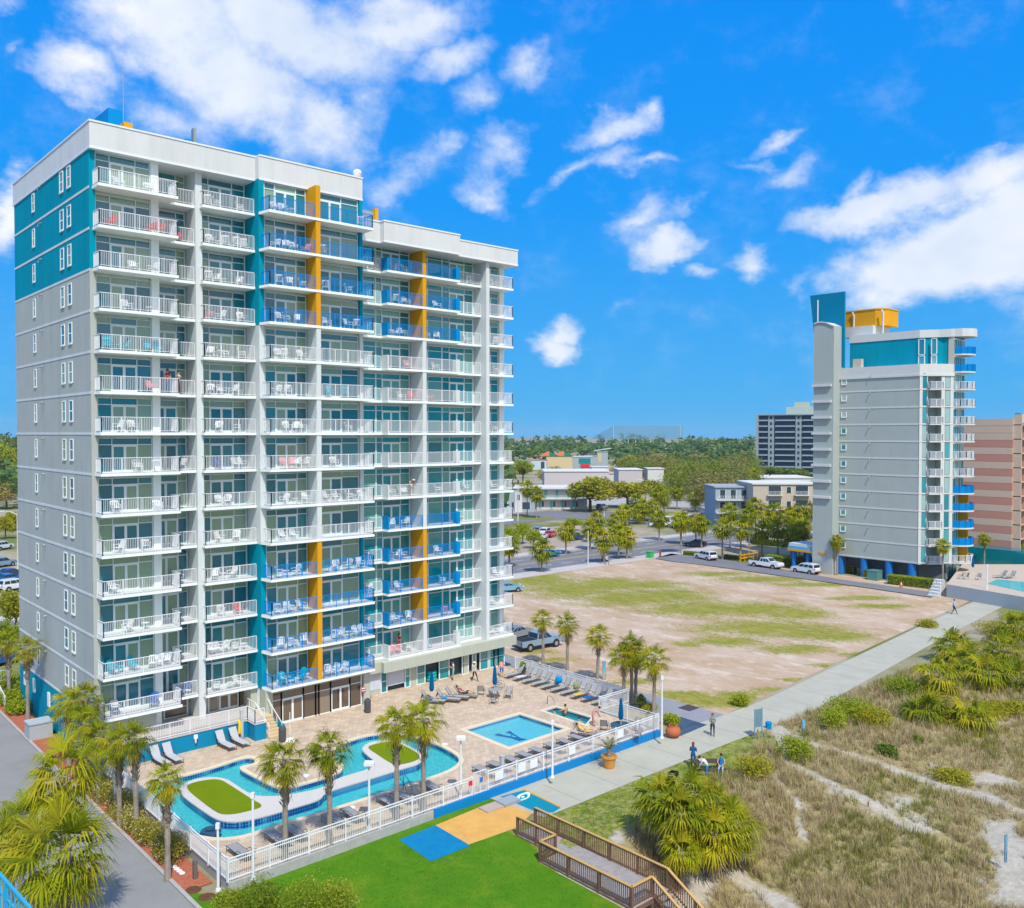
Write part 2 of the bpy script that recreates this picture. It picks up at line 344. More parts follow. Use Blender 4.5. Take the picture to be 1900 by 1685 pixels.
T = empty('hotel_tower', 'tall grey, white and teal oceanfront hotel tower with stacked balconies beside the pool deck', 'hotel', (19, 64, 0))
w = MB()                                             # the mass behind the glass
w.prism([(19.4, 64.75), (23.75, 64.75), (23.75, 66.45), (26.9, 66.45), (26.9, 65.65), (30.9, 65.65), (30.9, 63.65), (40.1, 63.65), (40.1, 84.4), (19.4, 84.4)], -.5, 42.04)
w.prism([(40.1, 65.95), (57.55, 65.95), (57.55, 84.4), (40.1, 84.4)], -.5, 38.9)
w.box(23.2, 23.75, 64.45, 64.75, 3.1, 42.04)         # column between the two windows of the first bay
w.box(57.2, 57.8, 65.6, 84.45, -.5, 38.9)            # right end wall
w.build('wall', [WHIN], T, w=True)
g = MB(); g.box(19.0, 19.4, 64.3, 84.6, 3.1, zk(13)); g.box(19.0, 19.4, 64.3, 64.75, -.5, 3.1); g.build('grey_side_wall', GREY, T, w=True)
g = MB(); g.box(19.0, 19.4, 64.3, 84.6, zk(13), 42.04); g.build('teal_side_wall', TEAL, T, w=True)
g = MB(); g.box(19.0, 19.4, 64.75, 84.6, -.5, 3.1); g.build('teal_base_wall', TEAL, T, w=True)
for k in range(2, 16):
    b = MB(); b.box(18.972, 19.0, 64.28, 84.62, zk(k) - .17, zk(k)); b.build('belt_course', WHITEC, T, w=True)
# parapets with caps and lower trim
def parapet(name, poly, z0, z1):
    b = MB(); b.prism(poly, z0, z1)
    cx = sum(p[0] for p in poly) / len(poly); cy = sum(p[1] for p in poly) / len(poly)
    gr = lambda k: [(p[0] + (k if p[0] > cx else -k), p[1] + (k if p[1] > cy else -k)) for p in poly]
    o = b.build(name, WHITEC, T, w=True)
    c = MB(); c.prism(gr(.05), z1, z1 + .12); c.prism(gr(.025), z0 - .1, z0 + .06); c.build('coping', RAILW, o)
parapet('parapet', [(18.95, 63.9), (30.87, 63.9), (30.87, 63.3), (40.1, 63.3), (40.1, 84.7), (18.95, 84.7)], 42.05, 43.75)
parapet('parapet', [(40.12, 63.9), (42.2, 63.9), (42.2, 63.25), (50.4, 63.25), (50.4, 84.5), (40.12, 84.5)], 38.95, 40.6)
parapet('parapet', [(50.42, 63.75), (57.95, 63.75), (57.95, 84.5), (50.42, 84.5)], 38.95, 40.3)

BAYS = {}
def bay(name, kmax, slab, rails, panes, blue_rows=(), solids=(), whites=()):
    for k in range(2, kmax + 1):
        z = zk(k); blue = k in blue_rows
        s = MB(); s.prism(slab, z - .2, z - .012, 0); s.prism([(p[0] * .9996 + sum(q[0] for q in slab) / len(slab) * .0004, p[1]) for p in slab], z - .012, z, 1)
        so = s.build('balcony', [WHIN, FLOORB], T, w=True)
        r = MB()
        for pl in rails: railing(r, pl, z)
        for pl in whites: railing(r, pl, z, mi=1)
        for (p, q) in solids: seg(r, p, q, .09, z + .0, z + 1.12, 2)
        r.build('railing', [BLUR if blue else RAILW, RAILW, BLUP if blue else WHITE], so)
        top = z + 2.42
        for i, (x0, x1, y, cuts, doors) in enumerate(panes):
            gm, fm = MB(), MB(); glazing(gm, fm, x0, x1, y, z, top, cuts, doors)
            go = gm.build('recessed_window' if i else 'window', GLA if name in 'ABCD' else GLB, T, w=True); fm.build('window_frame', FRM, go)
BLT = (15, 14, 13, 12, 5, 4, 3, 2); BLE = (14, 13, 12, 6, 5, 4, 3)
bay('A', 15, [(19.2, 63.0), (24.6, 63.0), (24.6, 64.7), (26.45, 64.7), (26.45, 66.4), (23.7, 66.4), (23.7, 64.7), (19.2, 64.7)],
    [[(19.26, 64.25), (19.26, 63.06), (24.54, 63.06), (24.54, 64.76), (26.38, 64.76)]], [(19.5, 23.15, 64.62, (.25, .73), (1,)), (23.85, 26.3, 66.3, (.73,), (0,))])
bay('B', 15, [(26.75, 63.9), (30.84, 63.9), (30.84, 65.6), (26.98, 65.6), (26.98, 64.5), (26.75, 64.5)], [[(26.81, 64.5), (26.81, 63.96), (30.78, 63.96)]], [(27.1, 30.7, 65.5, (.2, .72), (1,))])
bay('C', 15, [(31.3, 63.28), (30.86, 63.28), (31.04, 61.95), (35.2, 61.95), (35.2, 63.6), (31.3, 63.6)], [[(31.08, 63.2), (31.1, 62.01), (34.96, 62.01)]], [(31.4, 34.9, 63.5, (.24, .76), (1,))], BLT)
bay('D', 15, [(35.2, 61.95), (40.3, 61.95), (40.3, 63.6), (35.2, 63.6)], [[(35.5, 62.01), (40.24, 62.01), (40.24, 63.25)]], [(35.55, 39.7, 63.5, (.12, .62), (1,))], BLT)
bay('E', 14, [(40.12, 64.85), (42.96, 64.85), (42.96, 63.9), (46.95, 63.9), (46.95, 65.9), (40.12, 65.9)], [[(43.1, 63.96), (46.66, 63.96)]], [(40.4, 42.9, 65.8, (.5,), (0,)), (42.98, 46.5, 65.8, (.17, .72), (1,))], BLE,
    [((43.02, 64.85), (43.02, 63.94))], [[(40.3, 64.91), (42.92, 64.91)]])
bay('F', 14, [(46.95, 63.9), (50.92, 63.9), (50.92, 64.85), (54.22, 64.85), (54.22, 65.9), (46.95, 65.9)], [[(47.2, 63.96), (50.5, 63.96)]], [(47.3, 50.2, 65.8, (.45,), (0,)), (50.28, 53.9, 65.8, (.22, .72), (1,))], BLE,
    [((50.88, 63.94), (50.88, 64.9)), ((50.5, 63.96), (50.83, 63.96))], [[(50.95, 64.91), (54.18, 64.91)]])
bay('G', 14, [(54.66, 64.15), (57.75, 64.15), (57.75, 65.6), (57.18, 65.6), (57.18, 65.9), (54.66, 65.9)], [[(54.7, 64.21), (57.69, 64.21), (57.69, 65.55)]], [(54.75, 57.1, 65.8, (.62,), (0,))])
# piers and fins between the bays
def pier(name, x0, x1, y0, y1, z0, z1, m):
    b = MB(); b.box(x0, x1, y0, y1, z0, z1); return b.build(name, m, T, w=True)
pier('pier', 26.45, 26.95, 64.5, 66.4, 1.25, 42.04, WHITE)
pier('pier', 54.24, 54.64, 64.1, 65.9, 2.0, 38.94, WHITE)
for k in range(2, 16):
    z0, z1 = zk(k), (zk(k + 1) - .2 if k < 15 else 42.04); t = k in BLT
    pier('teal_pier' if t else 'pier', 30.86, 31.28, 63.3, 65.6, z0 - .2, z1, TEALD if t else WHITE)
    pier('yellow_fin' if t else 'fin', 35.02, 35.42, 62.0, 63.6, z0 + .001, z1 - .001, YEL if t else WHITE)
    pier('teal_pier' if t else 'pier', 39.8, 40.1, 63.3, 63.66, z0, z1, TEALD if t else WHITE)
    if k < 15:
        z1 = zk(k + 1) - .2 if k < 14 else 38.94; t = k in (14, 13, 12, 5, 4, 3)
        pier('yellow_fin' if t else 'fin', 46.72, 47.12, 63.94, 65.85, z0 + .001, z1 - .001, YEL if t else WHITE)
# windows of the side wall: one pair and one narrow light on every storey
def side_window(y0, y1, z0, z1):
    gq = MB(); gq.quad((19.0 + -.012, y1, z0), (18.988, y0, z0), (18.988, y0, z1), (18.988, y1, z1)); go = gq.build('side_window', GLA, T, w=True)
    f = MB(); X0, X1 = 18.955, 19.0
    f.box(X0, X1, y0 - .08, y0, z0 - .08, z1 + .08); f.box(X0, X1, y1, y1 + .08, z0 - .08, z1 + .08)
    f.box(X0, X1, y0, y1, z1, z1 + .08); f.box(X0 - .04, X1, y0, y1, z0 - .12, z0); zm = (z0 + z1) / 2; f.box(X0 + .02, X1, y0, y1, zm - .04, zm + .04)
    f.build('window_frame', WFRM, go)
for k in range(2, 16):
    z = zk(k)
    side_window(70.3, 71.05, z + .85, z + 2.25); side_window(68.5, 69.25, z + .85, z + 2.25); side_window(78.2, 78.75, z + .9, z + 2.2)
    v = MB(); v.tube([(19.0, 76.2, z + 2.35), (18.8, 76.2, z + 2.3), (18.72, 76.2, z + 2.05)], .06, 6); v.build('vent_pipe', mat('dull_metal', (.35, .36, .36), .5, .5, .6), T, w=True)
for (y, z) in ((82.5, 1.4), (79.6, 1.4), (75.3, 1.2)):
    b = MB(); b.box(18.9, 19.0, y, y + .5, z, z + 1.1); b.build('wall_light', WFRM, T, w=True)
# rooftop pieces
def roofbox(name, px0, px1, Y, py, dy, m, z0=43.0):
    x = XAT(px1, Y); ztop = ZAT(py, x * FW.x + Y * FW.y); b = MB(); b.box(XAT(px0, Y), XAT(px1, Y), Y, Y + dy, z0, ztop); b.build(name, m, T, w=True)
roofbox('stair_penthouse', 207, 237, 75.0, 212, 5, BLUP)
roofbox('yellow_roof_fin', 236, 252, 71.0, 234, 1.4, YEL)
roofbox('blue_roof_fin', 349, 361, 73, 264, 3, BLUP)
roofbox('yellow_roof_fin', 364, 369, 72, 243, .5, mat('dull_metal', (.35, .36, .36)))
b = MB(); 
for (px, py, Y) in ((235, 118, 74), (250, 205, 71), (616, 305, 72)):
    x = XAT(px, Y); d = x * FW.x + Y * FW.y; b.cyl(x, Y, 43, ZAT(py, d), .04, .02, 5)
b.build('antenna', mat('dull_metal', (.35, .36, .36)), T, w=True)
x = XAT(665, 64.6); b = MB(); b.cyl(x, 64.6, 43.7, 44.4, .05, .05, 6); b.lathe([(0, 44.2), (.3, 44.3), (.38, 44.6), (.3, 44.8), (0, 44.95)], x, 64.6, 10); b.build('roof_lamp', RAILW, T, w=True)
b = MB(); b.box(40.4, 42.7, 65.6, 65.75, 40.6, 41.9, 1); b.box(40.3, 43.0, 65.5, 65.8, 40.5, 40.68, 0); b.box(42.7, 43.05, 65.4, 66.0, 40.5, 42.2, 0); b.build('roof_screen', [YEL, mat('louvre_grey', (.3, .34, .36))], T, w=True)

# ground floor of the tower
def storefront(name, px_list, y, z0, z1, m=GLB, doors=(), tr=.75, opens=()):
    xs = [XAT(p, y) for p in px_list]
    for i in range(len(xs) - 1):
        gm, fm = MB(), MB(); glazing(gm, fm, xs[i], xs[i + 1], y, z0, z1, (), (0,) if i in doors else (), tr, .1)
        go = gm.build(name, m, T, w=True); fm.build('window_frame', FRM, go)
BRG = glassmat('lobby_glass', (.09, .065, .045), (.22, .15, .10), .05, .15, (.3, .25, .18))
pier('lobby_lintel', 31.3, 39.8, 62.75, 63.66, 2.55, 2.9, BEIGE); pier('lobby_pier', 30.9, 31.5, 62.7, 63.7, -.5, 2.9, BEIGE); pier('lobby_pier', 39.7, 40.3, 62.7, 64, -.5, 2.9, BEIGE)
storefront('lobby_window', [497, 519, 560, 583, 589, 611, 647, 668], 62.95, 0, 2.55, BRG, (1, 5))
b = MB(); b.prism([(40.3, 64.0), (42.25, 64.0), (42.25, 63.55), (46, 63.55), (54.6, 63.75), (57.8, 63.75), (57.8, 66), (40.3, 66)], 2.0, 2.88); b.build('ground_floor_fascia', BEIGE, T, w=True)
Yg = 64.55
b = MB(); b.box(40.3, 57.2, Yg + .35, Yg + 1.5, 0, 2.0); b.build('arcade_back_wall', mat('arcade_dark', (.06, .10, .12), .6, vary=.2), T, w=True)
for (p0, p1, z0) in ((676, 704, .45), (718, 748, .5)):
    b = MB(); b.box(XAT(p0, Yg), XAT(p1, Yg), Yg - .05, Yg, z0, 2.0)
    for i in range(12): z = z0 + (2 - z0) * i / 12; b.box(XAT(p0, Yg), XAT(p1, Yg), Yg - .07, Yg - .05, z, z + .02)
    b.build('roller_shutter', mat('shutter', (.62, .66, .74), .5), T, w=True)
for (p0, p1, z1) in ((676, 704, .45), (760, 771, 2.0), (860, 868, 2.0)): b = MB(); b.box(XAT(p0, Yg), XAT(p1, Yg), Yg - .03, Yg + .3, 0, z1); b.build('arcade_wall', BEIGE, T, w=True)
for pl in ([705, 716], [750, 759], [772, 787], [814, 832], [857, 868], [876, 882], [890, 905], [908, 916, 924, 935]): storefront('arcade_window', pl, Yg, 0, 2.0, GLB, (), .5)
# base of the first bays above the terrace
pier('terrace_wall', 19.4, 23.2, 64.3, 64.8, 1.25, 2.9, BEIGE); pier('terrace_wall', 30.4, 30.86, 64.2, 65.6, 1.25, 2.9, BEIGE)
storefront('terrace_window', [300, 343], 66.2, 1.25, 2.85, BRG, (), .45); storefront('terrace_window', [383, 401], 65.5, 1.25, 2.9, BRG); storefront('terrace_window', [402, 440, 460], 65.5, 1.25, 2.9, BRG, (0,))

# ---------------------------------------------------------------- chairs and people's things on the balconies
PLW = mat('white_plastic', (.76, .78, .80), .4, .4, vary=0); PLT = mat('turquoise_plastic', (.0, .42, .56), .5, .3, vary=0)
PLR = mat('red_plastic', (.75, .05, .06), .5, .3, vary=0); PLB = mat('blue_plastic', (.01, .12, .45), .5, .3, vary=0); PLP = mat('pink_cloth', (.8, .35, .4), .8, .1, vary=0)
def chair_mb(adk=False, seat=.42, s=1.0):
    m = MB(); W = .27
    for sx in (-1, 1):
        for (y, t) in ((-.24, .62), (.24, .44)): m.tube([(sx * W, y * 1.1, 0), (sx * W * .95, y * .9, t)], .022, 4)
        m.box(sx * W - .03, sx * W + .03, -.30, .24, .60, .635)
    m.box(-W, W, -.26, .24, seat - .03, seat)
    n = 5 if not adk else 6
    for i in range(n):
        x = -W + .02 + (2 * W - .04) * i / (n - 1); h = (.86 if not adk else 1.0) + .07 * math.sin(math.pi * i / (n - 1))
        m.quad((x - .035, .22, seat), (x + .035, .22, seat), (x + .035, .36, h), (x - .035, .36, h)); m.quad((x - .035, .245, seat), (x - .035, .385, h), (x + .035, .385, h), (x + .035, .245, seat))
    m.box(-W, W, .33, .375, .80, .90); return m
def table_mb():
    m = MB(); m.lathe([(0, .46), (.28, .46), (.28, .49), (0, .49)], n=10)
    for a in range(4): m.tube([(.12 * math.cos(a * 1.57 + .78), .12 * math.sin(a * 1.57 + .78), .46), (.24 * math.cos(a * 1.57 + .78), .24 * math.sin(a * 1.57 + .78), 0)], .02, 4)
    return m
CHM = {c: chair_mb(c in 'tb').mesh('balcony_chair', m) for c, m in (('w', PLW), ('t', PLT), ('r', PLR), ('b', PLB), ('p', PLP))}
TBM = {c: table_mb().mesh('side_table', m) for c, m in (('w', PLW), ('t', PLT))}
CN = {'w': 'white', 't': 'turquoise', 'r': 'red', 'b': 'dark blue', 'p': 'pink'}
ORD = ['', 'first', 'second', 'third', 'fourth', 'fifth', 'sixth', 'seventh', 'eighth', 'ninth', 'tenth', 'eleventh', 'twelfth', 'thirteenth', 'fourteenth']
ZONE = {'A': (19.7, 24.2, 63.9), 'a': (24.9, 26.1, 65.5), 'B': (27.2, 30.5, 64.7), 'C': (31.6, 34.7, 62.7), 'D': (35.8, 39.9, 62.7), 'e': (41.0, 42.6, 65.3), 'E': (43.4, 46.3, 64.8), 'F': (47.4, 50.5, 64.8), 'f': (51.3, 53.8, 65.4), 'G': (55.0, 57.3, 65.0)}
ZN = {'A': 'corner-side long balcony', 'a': 'recessed end of the corner-side balcony', 'B': 'balcony left of the teal pier column', 'C': 'balcony left of the first fin column', 'D': 'balcony right of the first fin column', 'e': 'small recessed balcony of the lower block',
      'E': 'balcony left of the second fin column', 'F': 'balcony right of the second fin column', 'f': 'inset balcony before the end pier', 'G': 'end balcony at the right edge'}
# which balcony row (from the top) carries what: (fraction along the balcony, colour, kind c/t, turn)
FURN = {('A', 1): 'w.25 w.7', ('A', 2): 'r.1 r.72 r.85', ('a', 2): 'r.5', ('A', 3): 'w.45 w.75', ('A', 4): 'w.35 W.7', ('A', 5): 't.08 T.2 t.32 t.68 t.85', ('a', 5): 't.3', ('A', 6): 'p.72', ('A', 7): 'w.2 w.42', ('A', 8): 'w.5 w.8', ('A', 9): 'w.15 w.8',
        ('A', 10): 'w.2 w.6', ('A', 11): 'w.12', ('A', 12): 'w.3 W.6', ('A', 13): 't.1 T.22 t.42 w.68 w.8 w.93', ('A', 14): 'w.12 b.1 b.7', ('a', 14): 'b.3 b.9', ('a', 8): 'w.5', ('a', 11): 'w.4',
        ('B', 1): 'w.08 w.3 w.85', ('B', 2): 'w.12 W.35 w.5 w.75 w.95', ('B', 3): 'w.1 w.3 W.45 w.85', ('B', 4): 'p.08 w.35 w.85', ('B', 5): 'w.1 W.2 w.35 w.5 w.85', ('B', 6): 'w.1 w.4 w.65 W.8', ('B', 7): 'w.3 w.75', ('B', 8): 'b.35 w.7 w.85', ('B', 9): 'w.3 w.5', ('B', 10): 'w.3 w.7',
        ('B', 11): 'w.2 W.4 w.6', ('B', 12): 'w.35 r.75', ('B', 13): 'w.1 w.25 w.4 w.65 W.85', ('B', 14): 'w.2 W.5 w.7',
        ('C', 1): 'w.1 w.3 W.5', ('C', 2): 'w.1 w.35 w.6 p.95', ('C', 3): 'w.2 w.45 w.85', ('C', 4): 'w.2 w.4 w.7', ('C', 5): 'w.15 w.35 w.8', ('C', 6): 'w.12 w.3 w.42', ('C', 7): 'w.4 w.65 w.85', ('C', 8): 'p.3 p.5 w.7 w.9', ('C', 9): 'w.3 W.6 w.9', ('C', 10): 'w.3 w.6', ('C', 11): 'w.15 W.35 w.6', ('C', 12): 'w.1 w.35 W.5 w.75', ('C', 13): 'w.2 w.45 W.6 w.85', ('C', 14): 't.2 w.3 t.45 t.75 W.9',
        ('D', 1): 'w.9', ('D', 2): 'w.05', ('D', 3): 'w.08 w.6', ('D', 4): 'w.15 w.6 w.8', ('D', 6): 't.2 t.55', ('D', 7): 'w.6', ('D', 8): 'w.3', ('D', 9): 'w.15 w.35 w.6 W.75 w.9', ('D', 11): 'T.1 w.3 w.55 w.85', ('D', 13): 'w.3 w.4 W.6 w.75 w.9', ('D', 14): 'w.1 w.25 w.45',
        ('E', 1): 'w.3 w.7', ('E', 2): 'w.3 w.6 w.75', ('E', 3): 'w.2 w.4 w.6', ('E', 4): 'p.8', ('E', 5): 'w.6 r.9', ('E', 8): 'w.2 w.5 w.7', ('E', 9): 'w.2 w.7', ('E', 10): 't.1 w.4 w.55', ('E', 11): 'w.4', ('E', 12): 'w.1 w.3 W.5 w.75', ('E', 13): 'p.1 p.4 w.8',
        ('F', 2): 'w.5', ('F', 3): 'w.1 w.5', ('F', 4): 'w.5', ('F', 5): 'p.3', ('F', 8): 'w.5', ('F', 10): 'w.5', ('F', 11): 'w.7', ('F', 12): 'p.7', ('F', 13): 't.1',
        ('f', 1): 'w.3 w.8', ('f', 3): 'w.7', ('f', 8): 'w.6', ('f', 9): 'W.4', ('G', 1): 'w.3 W.6', ('G', 3): 'w.5 W.7', ('G', 4): 'w.5', ('G', 6): 'w.5', ('G', 8): 'w.4', ('G', 11): 'w.5', ('G', 12): 'w.4', ('G', 13): 'w.3 W.6', ('e', 11): 'w.5'}
POSW = ['at the left end', 'left of the middle', 'in the middle', 'right of the middle', 'at the right end']
for (zn, row), items in FURN.items():
    x0, x1, y = ZONE[zn]; k = (16 if zn in 'AaBCD' else 15) - row; its = items.split()
    kinds = {}
    for it in its:
        key = (it[0].lower(), it[0].isupper()); kinds[key] = kinds.get(key, 0) + 1
    cnt = {}
    for it in its:
        c = it[0].lower(); fr = float(it[1:]); tb = it[0].isupper(); key = (c, tb); cnt[key] = cnt.get(key, 0) + 1
        nm = ('round side table' if tb else ('slatted chair' if c in 'tb' else 'folding beach chair' if c in 'rp' else 'plastic chair'))
        which = '' if kinds[key] == 1 else ORD[cnt[key]] + ' '
        lab = f"{which}{CN[c]} {nm} on {ORD[row]}-row {ZN[zn]}"
        me = TBM.get(c, TBM['w']) if tb else CHM[c]
        o = obj('side_table' if tb else 'balcony_chair', me, None, lab, 'table' if tb else 'chair', 'furniture standing on the hotel balconies')
        o.location = (x0 + (x1 - x0) * fr, y + rnd.uniform(-.25, .2), zk(k)); o.rotation_euler = (0, 0, 0 if tb else rnd.choice([0, .5, -.5, 1.2, -1.2, 2.6, .2])); o.scale = (.97,) * 3
# ---------------------------------------------------------------- ground
GZ = -0.5
def sstep(a, b, x): t = max(0, min(1, (x - a) / (b - a))); return t * t * (3 - 2 * t)
def duneh(x, y):
    m = sstep(38.0, 33.0, y) * sstep(32.5, 35.5, x)
    if m <= 0: return GZ
    n = mnoise.noise((x * .11, y * .11, 1.3)) * .9 + mnoise.noise((x * .33, y * .33, 4.1)) * .32
    low = 1 - sstep(36, 52, x)
    h = GZ - 1.5 * sstep(35, 26, y) * low + (n * .8 + .15) * (1 - .6 * low) + .5 * sstep(60, 85, x) * sstep(36, 30, y)
    return GZ + (h - GZ) * m
def axis(parts):
    o = []
    for a, b, s in parts:
        n = max(1, round((b - a) / s)); o += [a + (b - a) * i / n for i in range(n)]
    return o + [parts[-1][1]]
xs = axis([(-3000, -200, 700), (-200, 30, 23), (30, 110, .8), (110, 180, 2), (180, 600, 60), (600, 3600, 600)])
ys = axis([(-2500, -60, 600), (-60, -20, 8), (-20, 38, .8), (38, 200, 16), (200, 800, 100), (800, 4000, 600)])
v = [(x, y, duneh(x, y)) for y in ys for x in xs]; nx = len(xs)
f = [(j * nx + i, j * nx + i + 1, (j + 1) * nx + i + 1, (j + 1) * nx + i) for j in range(len(ys) - 1) for i in range(nx - 1)]
me = bpy.data.meshes.new('ground'); me.from_pydata(v, [], f)
# vertex attribute: how much plant cover grows there
# sandy tracks and clearings of the dune, in photo pixels
TRACKS = [([(1440, 1350), (1520, 1395), (1620, 1420), (1720, 1445), (1830, 1480), (1900, 1510)], 1.1), ([(1430, 1340), (1470, 1430), (1560, 1480), (1650, 1520), (1760, 1555), (1860, 1590)], .8), ([(1330, 1570), (1380, 1590), (1440, 1620), (1500, 1660)], 1.2), ([(1190, 1410), (1240, 1450), (1270, 1500)], .4), ([(1060, 1515), (1110, 1530), (1150, 1560)], .7), ([(1860, 1540), (1890, 1600), (1870, 1660)], 2.0), ([(1380, 1560), (1290, 1600), (1270, 1640)], 1.5), ([(1830, 1440), (1870, 1450)], 1.4), ([(1700, 1340), (1760, 1350)], .6), ([(1360, 1440), (1430, 1450), (1480, 1500), (1490, 1560)], .5)]
TRK = [([G(px, py, -.5) for px, py in pl], wd) for pl, wd in TRACKS]
def trackd(x, y):
    best = 9.0
    for pl, wd in TRK:
        for a, b in zip(pl[:-1], pl[1:]):
            dx, dy = b.x - a.x, b.y - a.y; t = max(0, min(1, ((x - a.x) * dx + (y - a.y) * dy) / (dx * dx + dy * dy + 1e-9)))
            d = math.hypot(x - a.x - dx * t, y - a.y - dy * t) / (wd * (.62 + .4 * mnoise.noise((x * .4, y * .4, 9))))
            best = min(best, d)
    return best + .35 * mnoise.noise((x * 1.1, y * 1.1, 3.3))
def cover(x, y):
    """0 bare sand .. 1 dense straw grass"""
    if y > 38 or x < 34: return 0
    d = trackd(x, y); n = mnoise.noise((x * .17, y * .17, 7.7)) + .8 * mnoise.noise((x * .6, y * .6, 2.2)) + .4 * mnoise.noise((x * 1.6, y * 1.6, 8))
    return max(0, min(1, 1.0 + n * .85)) * sstep(.35, 1.15, d)
def lawn(x, y):
    """1 green mown lawn beside the promenade"""
    return sstep(-1.2, .8, (y - (33.5 + .12 * (x - 36) + 1.0 * mnoise.noise((x * .3, 0, 0)))) ) * sstep(62, 57, x)
ca = me.attributes.new('cover', 'FLOAT', 'POINT'); la = me.attributes.new('lawn', 'FLOAT', 'POINT')
fine = [(30 < x < 180 and -20 < y < 39) for x, y, z in v]
ca.data.foreach_set('value', [cover(p[0], p[1]) if q else .5 for p, q in zip(v, fine)])
la.data.foreach_set('value', [lawn(p[0], p[1]) if q else 0 for p, q in zip(v, fine)])
def groundmat():
    m = bpy.data.materials.new('dune_sand'); m.use_nodes = True; t = NT(m.node_tree); out = t.n('ShaderNodeOutputMaterial'); p = t.n('ShaderNodeBsdfPrincipled', i_Roughness=.95)
    p.inputs['Specular IOR Level'].default_value = .1
    geo = t.n('ShaderNodeNewGeometry'); sp = t.n('ShaderNodeSeparateXYZ'); t.l(geo.outputs['Position'], sp.inputs[0])
    def nn(s, d=6, r=.65):
        q = t.n('ShaderNodeTexNoise', i_Scale=s, i_Detail=d, i_Roughness=r); t.l(geo.outputs['Position'], q.inputs['Vector']); return q.outputs[0]
    a = t.n('ShaderNodeAttribute', attribute_name='cover'); b = t.n('ShaderNodeAttribute', attribute_name='lawn')
    sand = t.mix(t.ramp(nn(2.2), [(.3, 0), (.7, 1)]), (.36, .32, .25), (.52, .48, .41))
    straw = t.mix(t.ramp(nn(6), [(.35, 0), (.65, 1)]), (.40, .32, .18), (.25, .22, .09))
    c = t.mix(t.math('MULTIPLY', t.math('SUBTRACT', t.math('ADD', a.outputs['Fac'], nn(4.5)), .78), 4, clamp=True), sand, straw)
    grn = t.mix(t.ramp(nn(1.3), [(.35, 0), (.65, 1)]), (.085, .15, .012), (.24, .27, .03))
    dry = t.mix(t.ramp(nn(3.0), [(.45, 0), (.6, 1)]), grn, (.42, .36, .2))
    gl = t.mix(t.math('MULTIPLY', nn(.6), 1.0), grn, dry)
    c = t.mix(t.math('MULTIPLY', t.math('SUBTRACT', t.math('ADD', b.outputs['Fac'], nn(1.0)), .72), 5, clamp=True), c, gl)
    far = t.math('GREATER_THAN', sp.outputs[1], 38.01); wl = t.math('LESS_THAN', sp.outputs[0], 32.0); xx = t.math('MAXIMUM', far, wl)
    town = t.mix(t.ramp(nn(.03, 8), [(.42, 0), (.55, 1)]), (.16, .18, .05), (.36, .31, .22))
    c = t.mix(xx, c, town)
    t.l(c, p.inputs['Base Color']); bp = t.n('ShaderNodeBump', i_Strength=.6, i_Distance=.15); t.l(nn(3.5), bp.inputs['Height']); t.l(bp.outputs[0], p.inputs['Normal']); t.l(p.outputs[0], out.inputs[0]); return m
me.materials.append(groundmat()); me.polygons.foreach_set('use_smooth', [True] * len(f)); me.update(); obj('ground', me, kind='structure')

def sheet(name, pts, z, m, holes=()):
    b = MB(); b.poly(pts, holes, z); return structure(name, b, m)
CONC = mat('path_concrete', (.43, .42, .34), .9, .15, vary=.13, vscale=.55, bump=.15)
CONG = mat('side_path_concrete', (.27, .28, .31), .9, .15, vary=.12, vscale=.5)
ASPH = mat('asphalt', (.20, .20, .215), .9, .15, vary=.16, vscale=.35)
DRIVE = mat('driveway_concrete', (.27, .27, .26), .9, .15, vary=.14, vscale=.5)
PAVE = mat('pavement', (.50, .46, .44), .9, .15, vary=.12, vscale=.8)
KERB = mat('kerb_stone', (.42, .40, .37), .9, .15, vary=.15, vscale=2)
MARK = mat('road_paint', (.72, .72, .70), .7, .2, vary=.1)
MARKY = mat('road_paint_yellow', (.66, .45, .08), .7, .2, vary=.1)
# promenade behind the dune
PROM = [(36.0, 42.2), (57.4, 42.2), (60.0, 42.0), (67.5, 42.1), (102, 45.4), (170, 51.5), (170, 47.6), (102, 41.4), (66.5, 37.6), (56, 37.9), (36.6, 37.9)]
sheet('promenade', PROM, GZ + .03, CONC)
b = MB()
for i in range(18): x = 40 + i * 3.6; seg(b, (x, 38.1 + max(0, x - 66) * .105), (x, 41.5 + max(0, x - 60) * .09), .03, GZ + .031, GZ + .034)
structure('promenade_joint', b, mat('joint', (.2, .2, .19), vary=0))
sheet('side_path', [(57.3, 41.5), (61.2, 41.7), (60.6, 66), (60.4, 103.8), (58.4, 103.8), (58.4, 66), (57.3, 58)], GZ + .022, CONG)
# driveway on the left with kerb and planted strip
sheet('driveway', [(5, 20), (16.9, 20), (16.9, 104), (5, 104)], GZ + .012, DRIVE)
b = MB(); b.box(16.9, 17.1, 38.6, 100, GZ - .1, GZ + .12); structure('kerb', b, KERB)
MULCH = mat('red_mulch', (.46, .15, .085), .95, .1, vary=.35, vscale=5, bump=.5)
sheet('planting_bed', [(17.1, 43.7), (18.55, 43.7), (18.55, 64.5), (18.9, 64.5), (18.9, 100), (17.1, 100)], GZ + .05, MULCH)
b = MB()
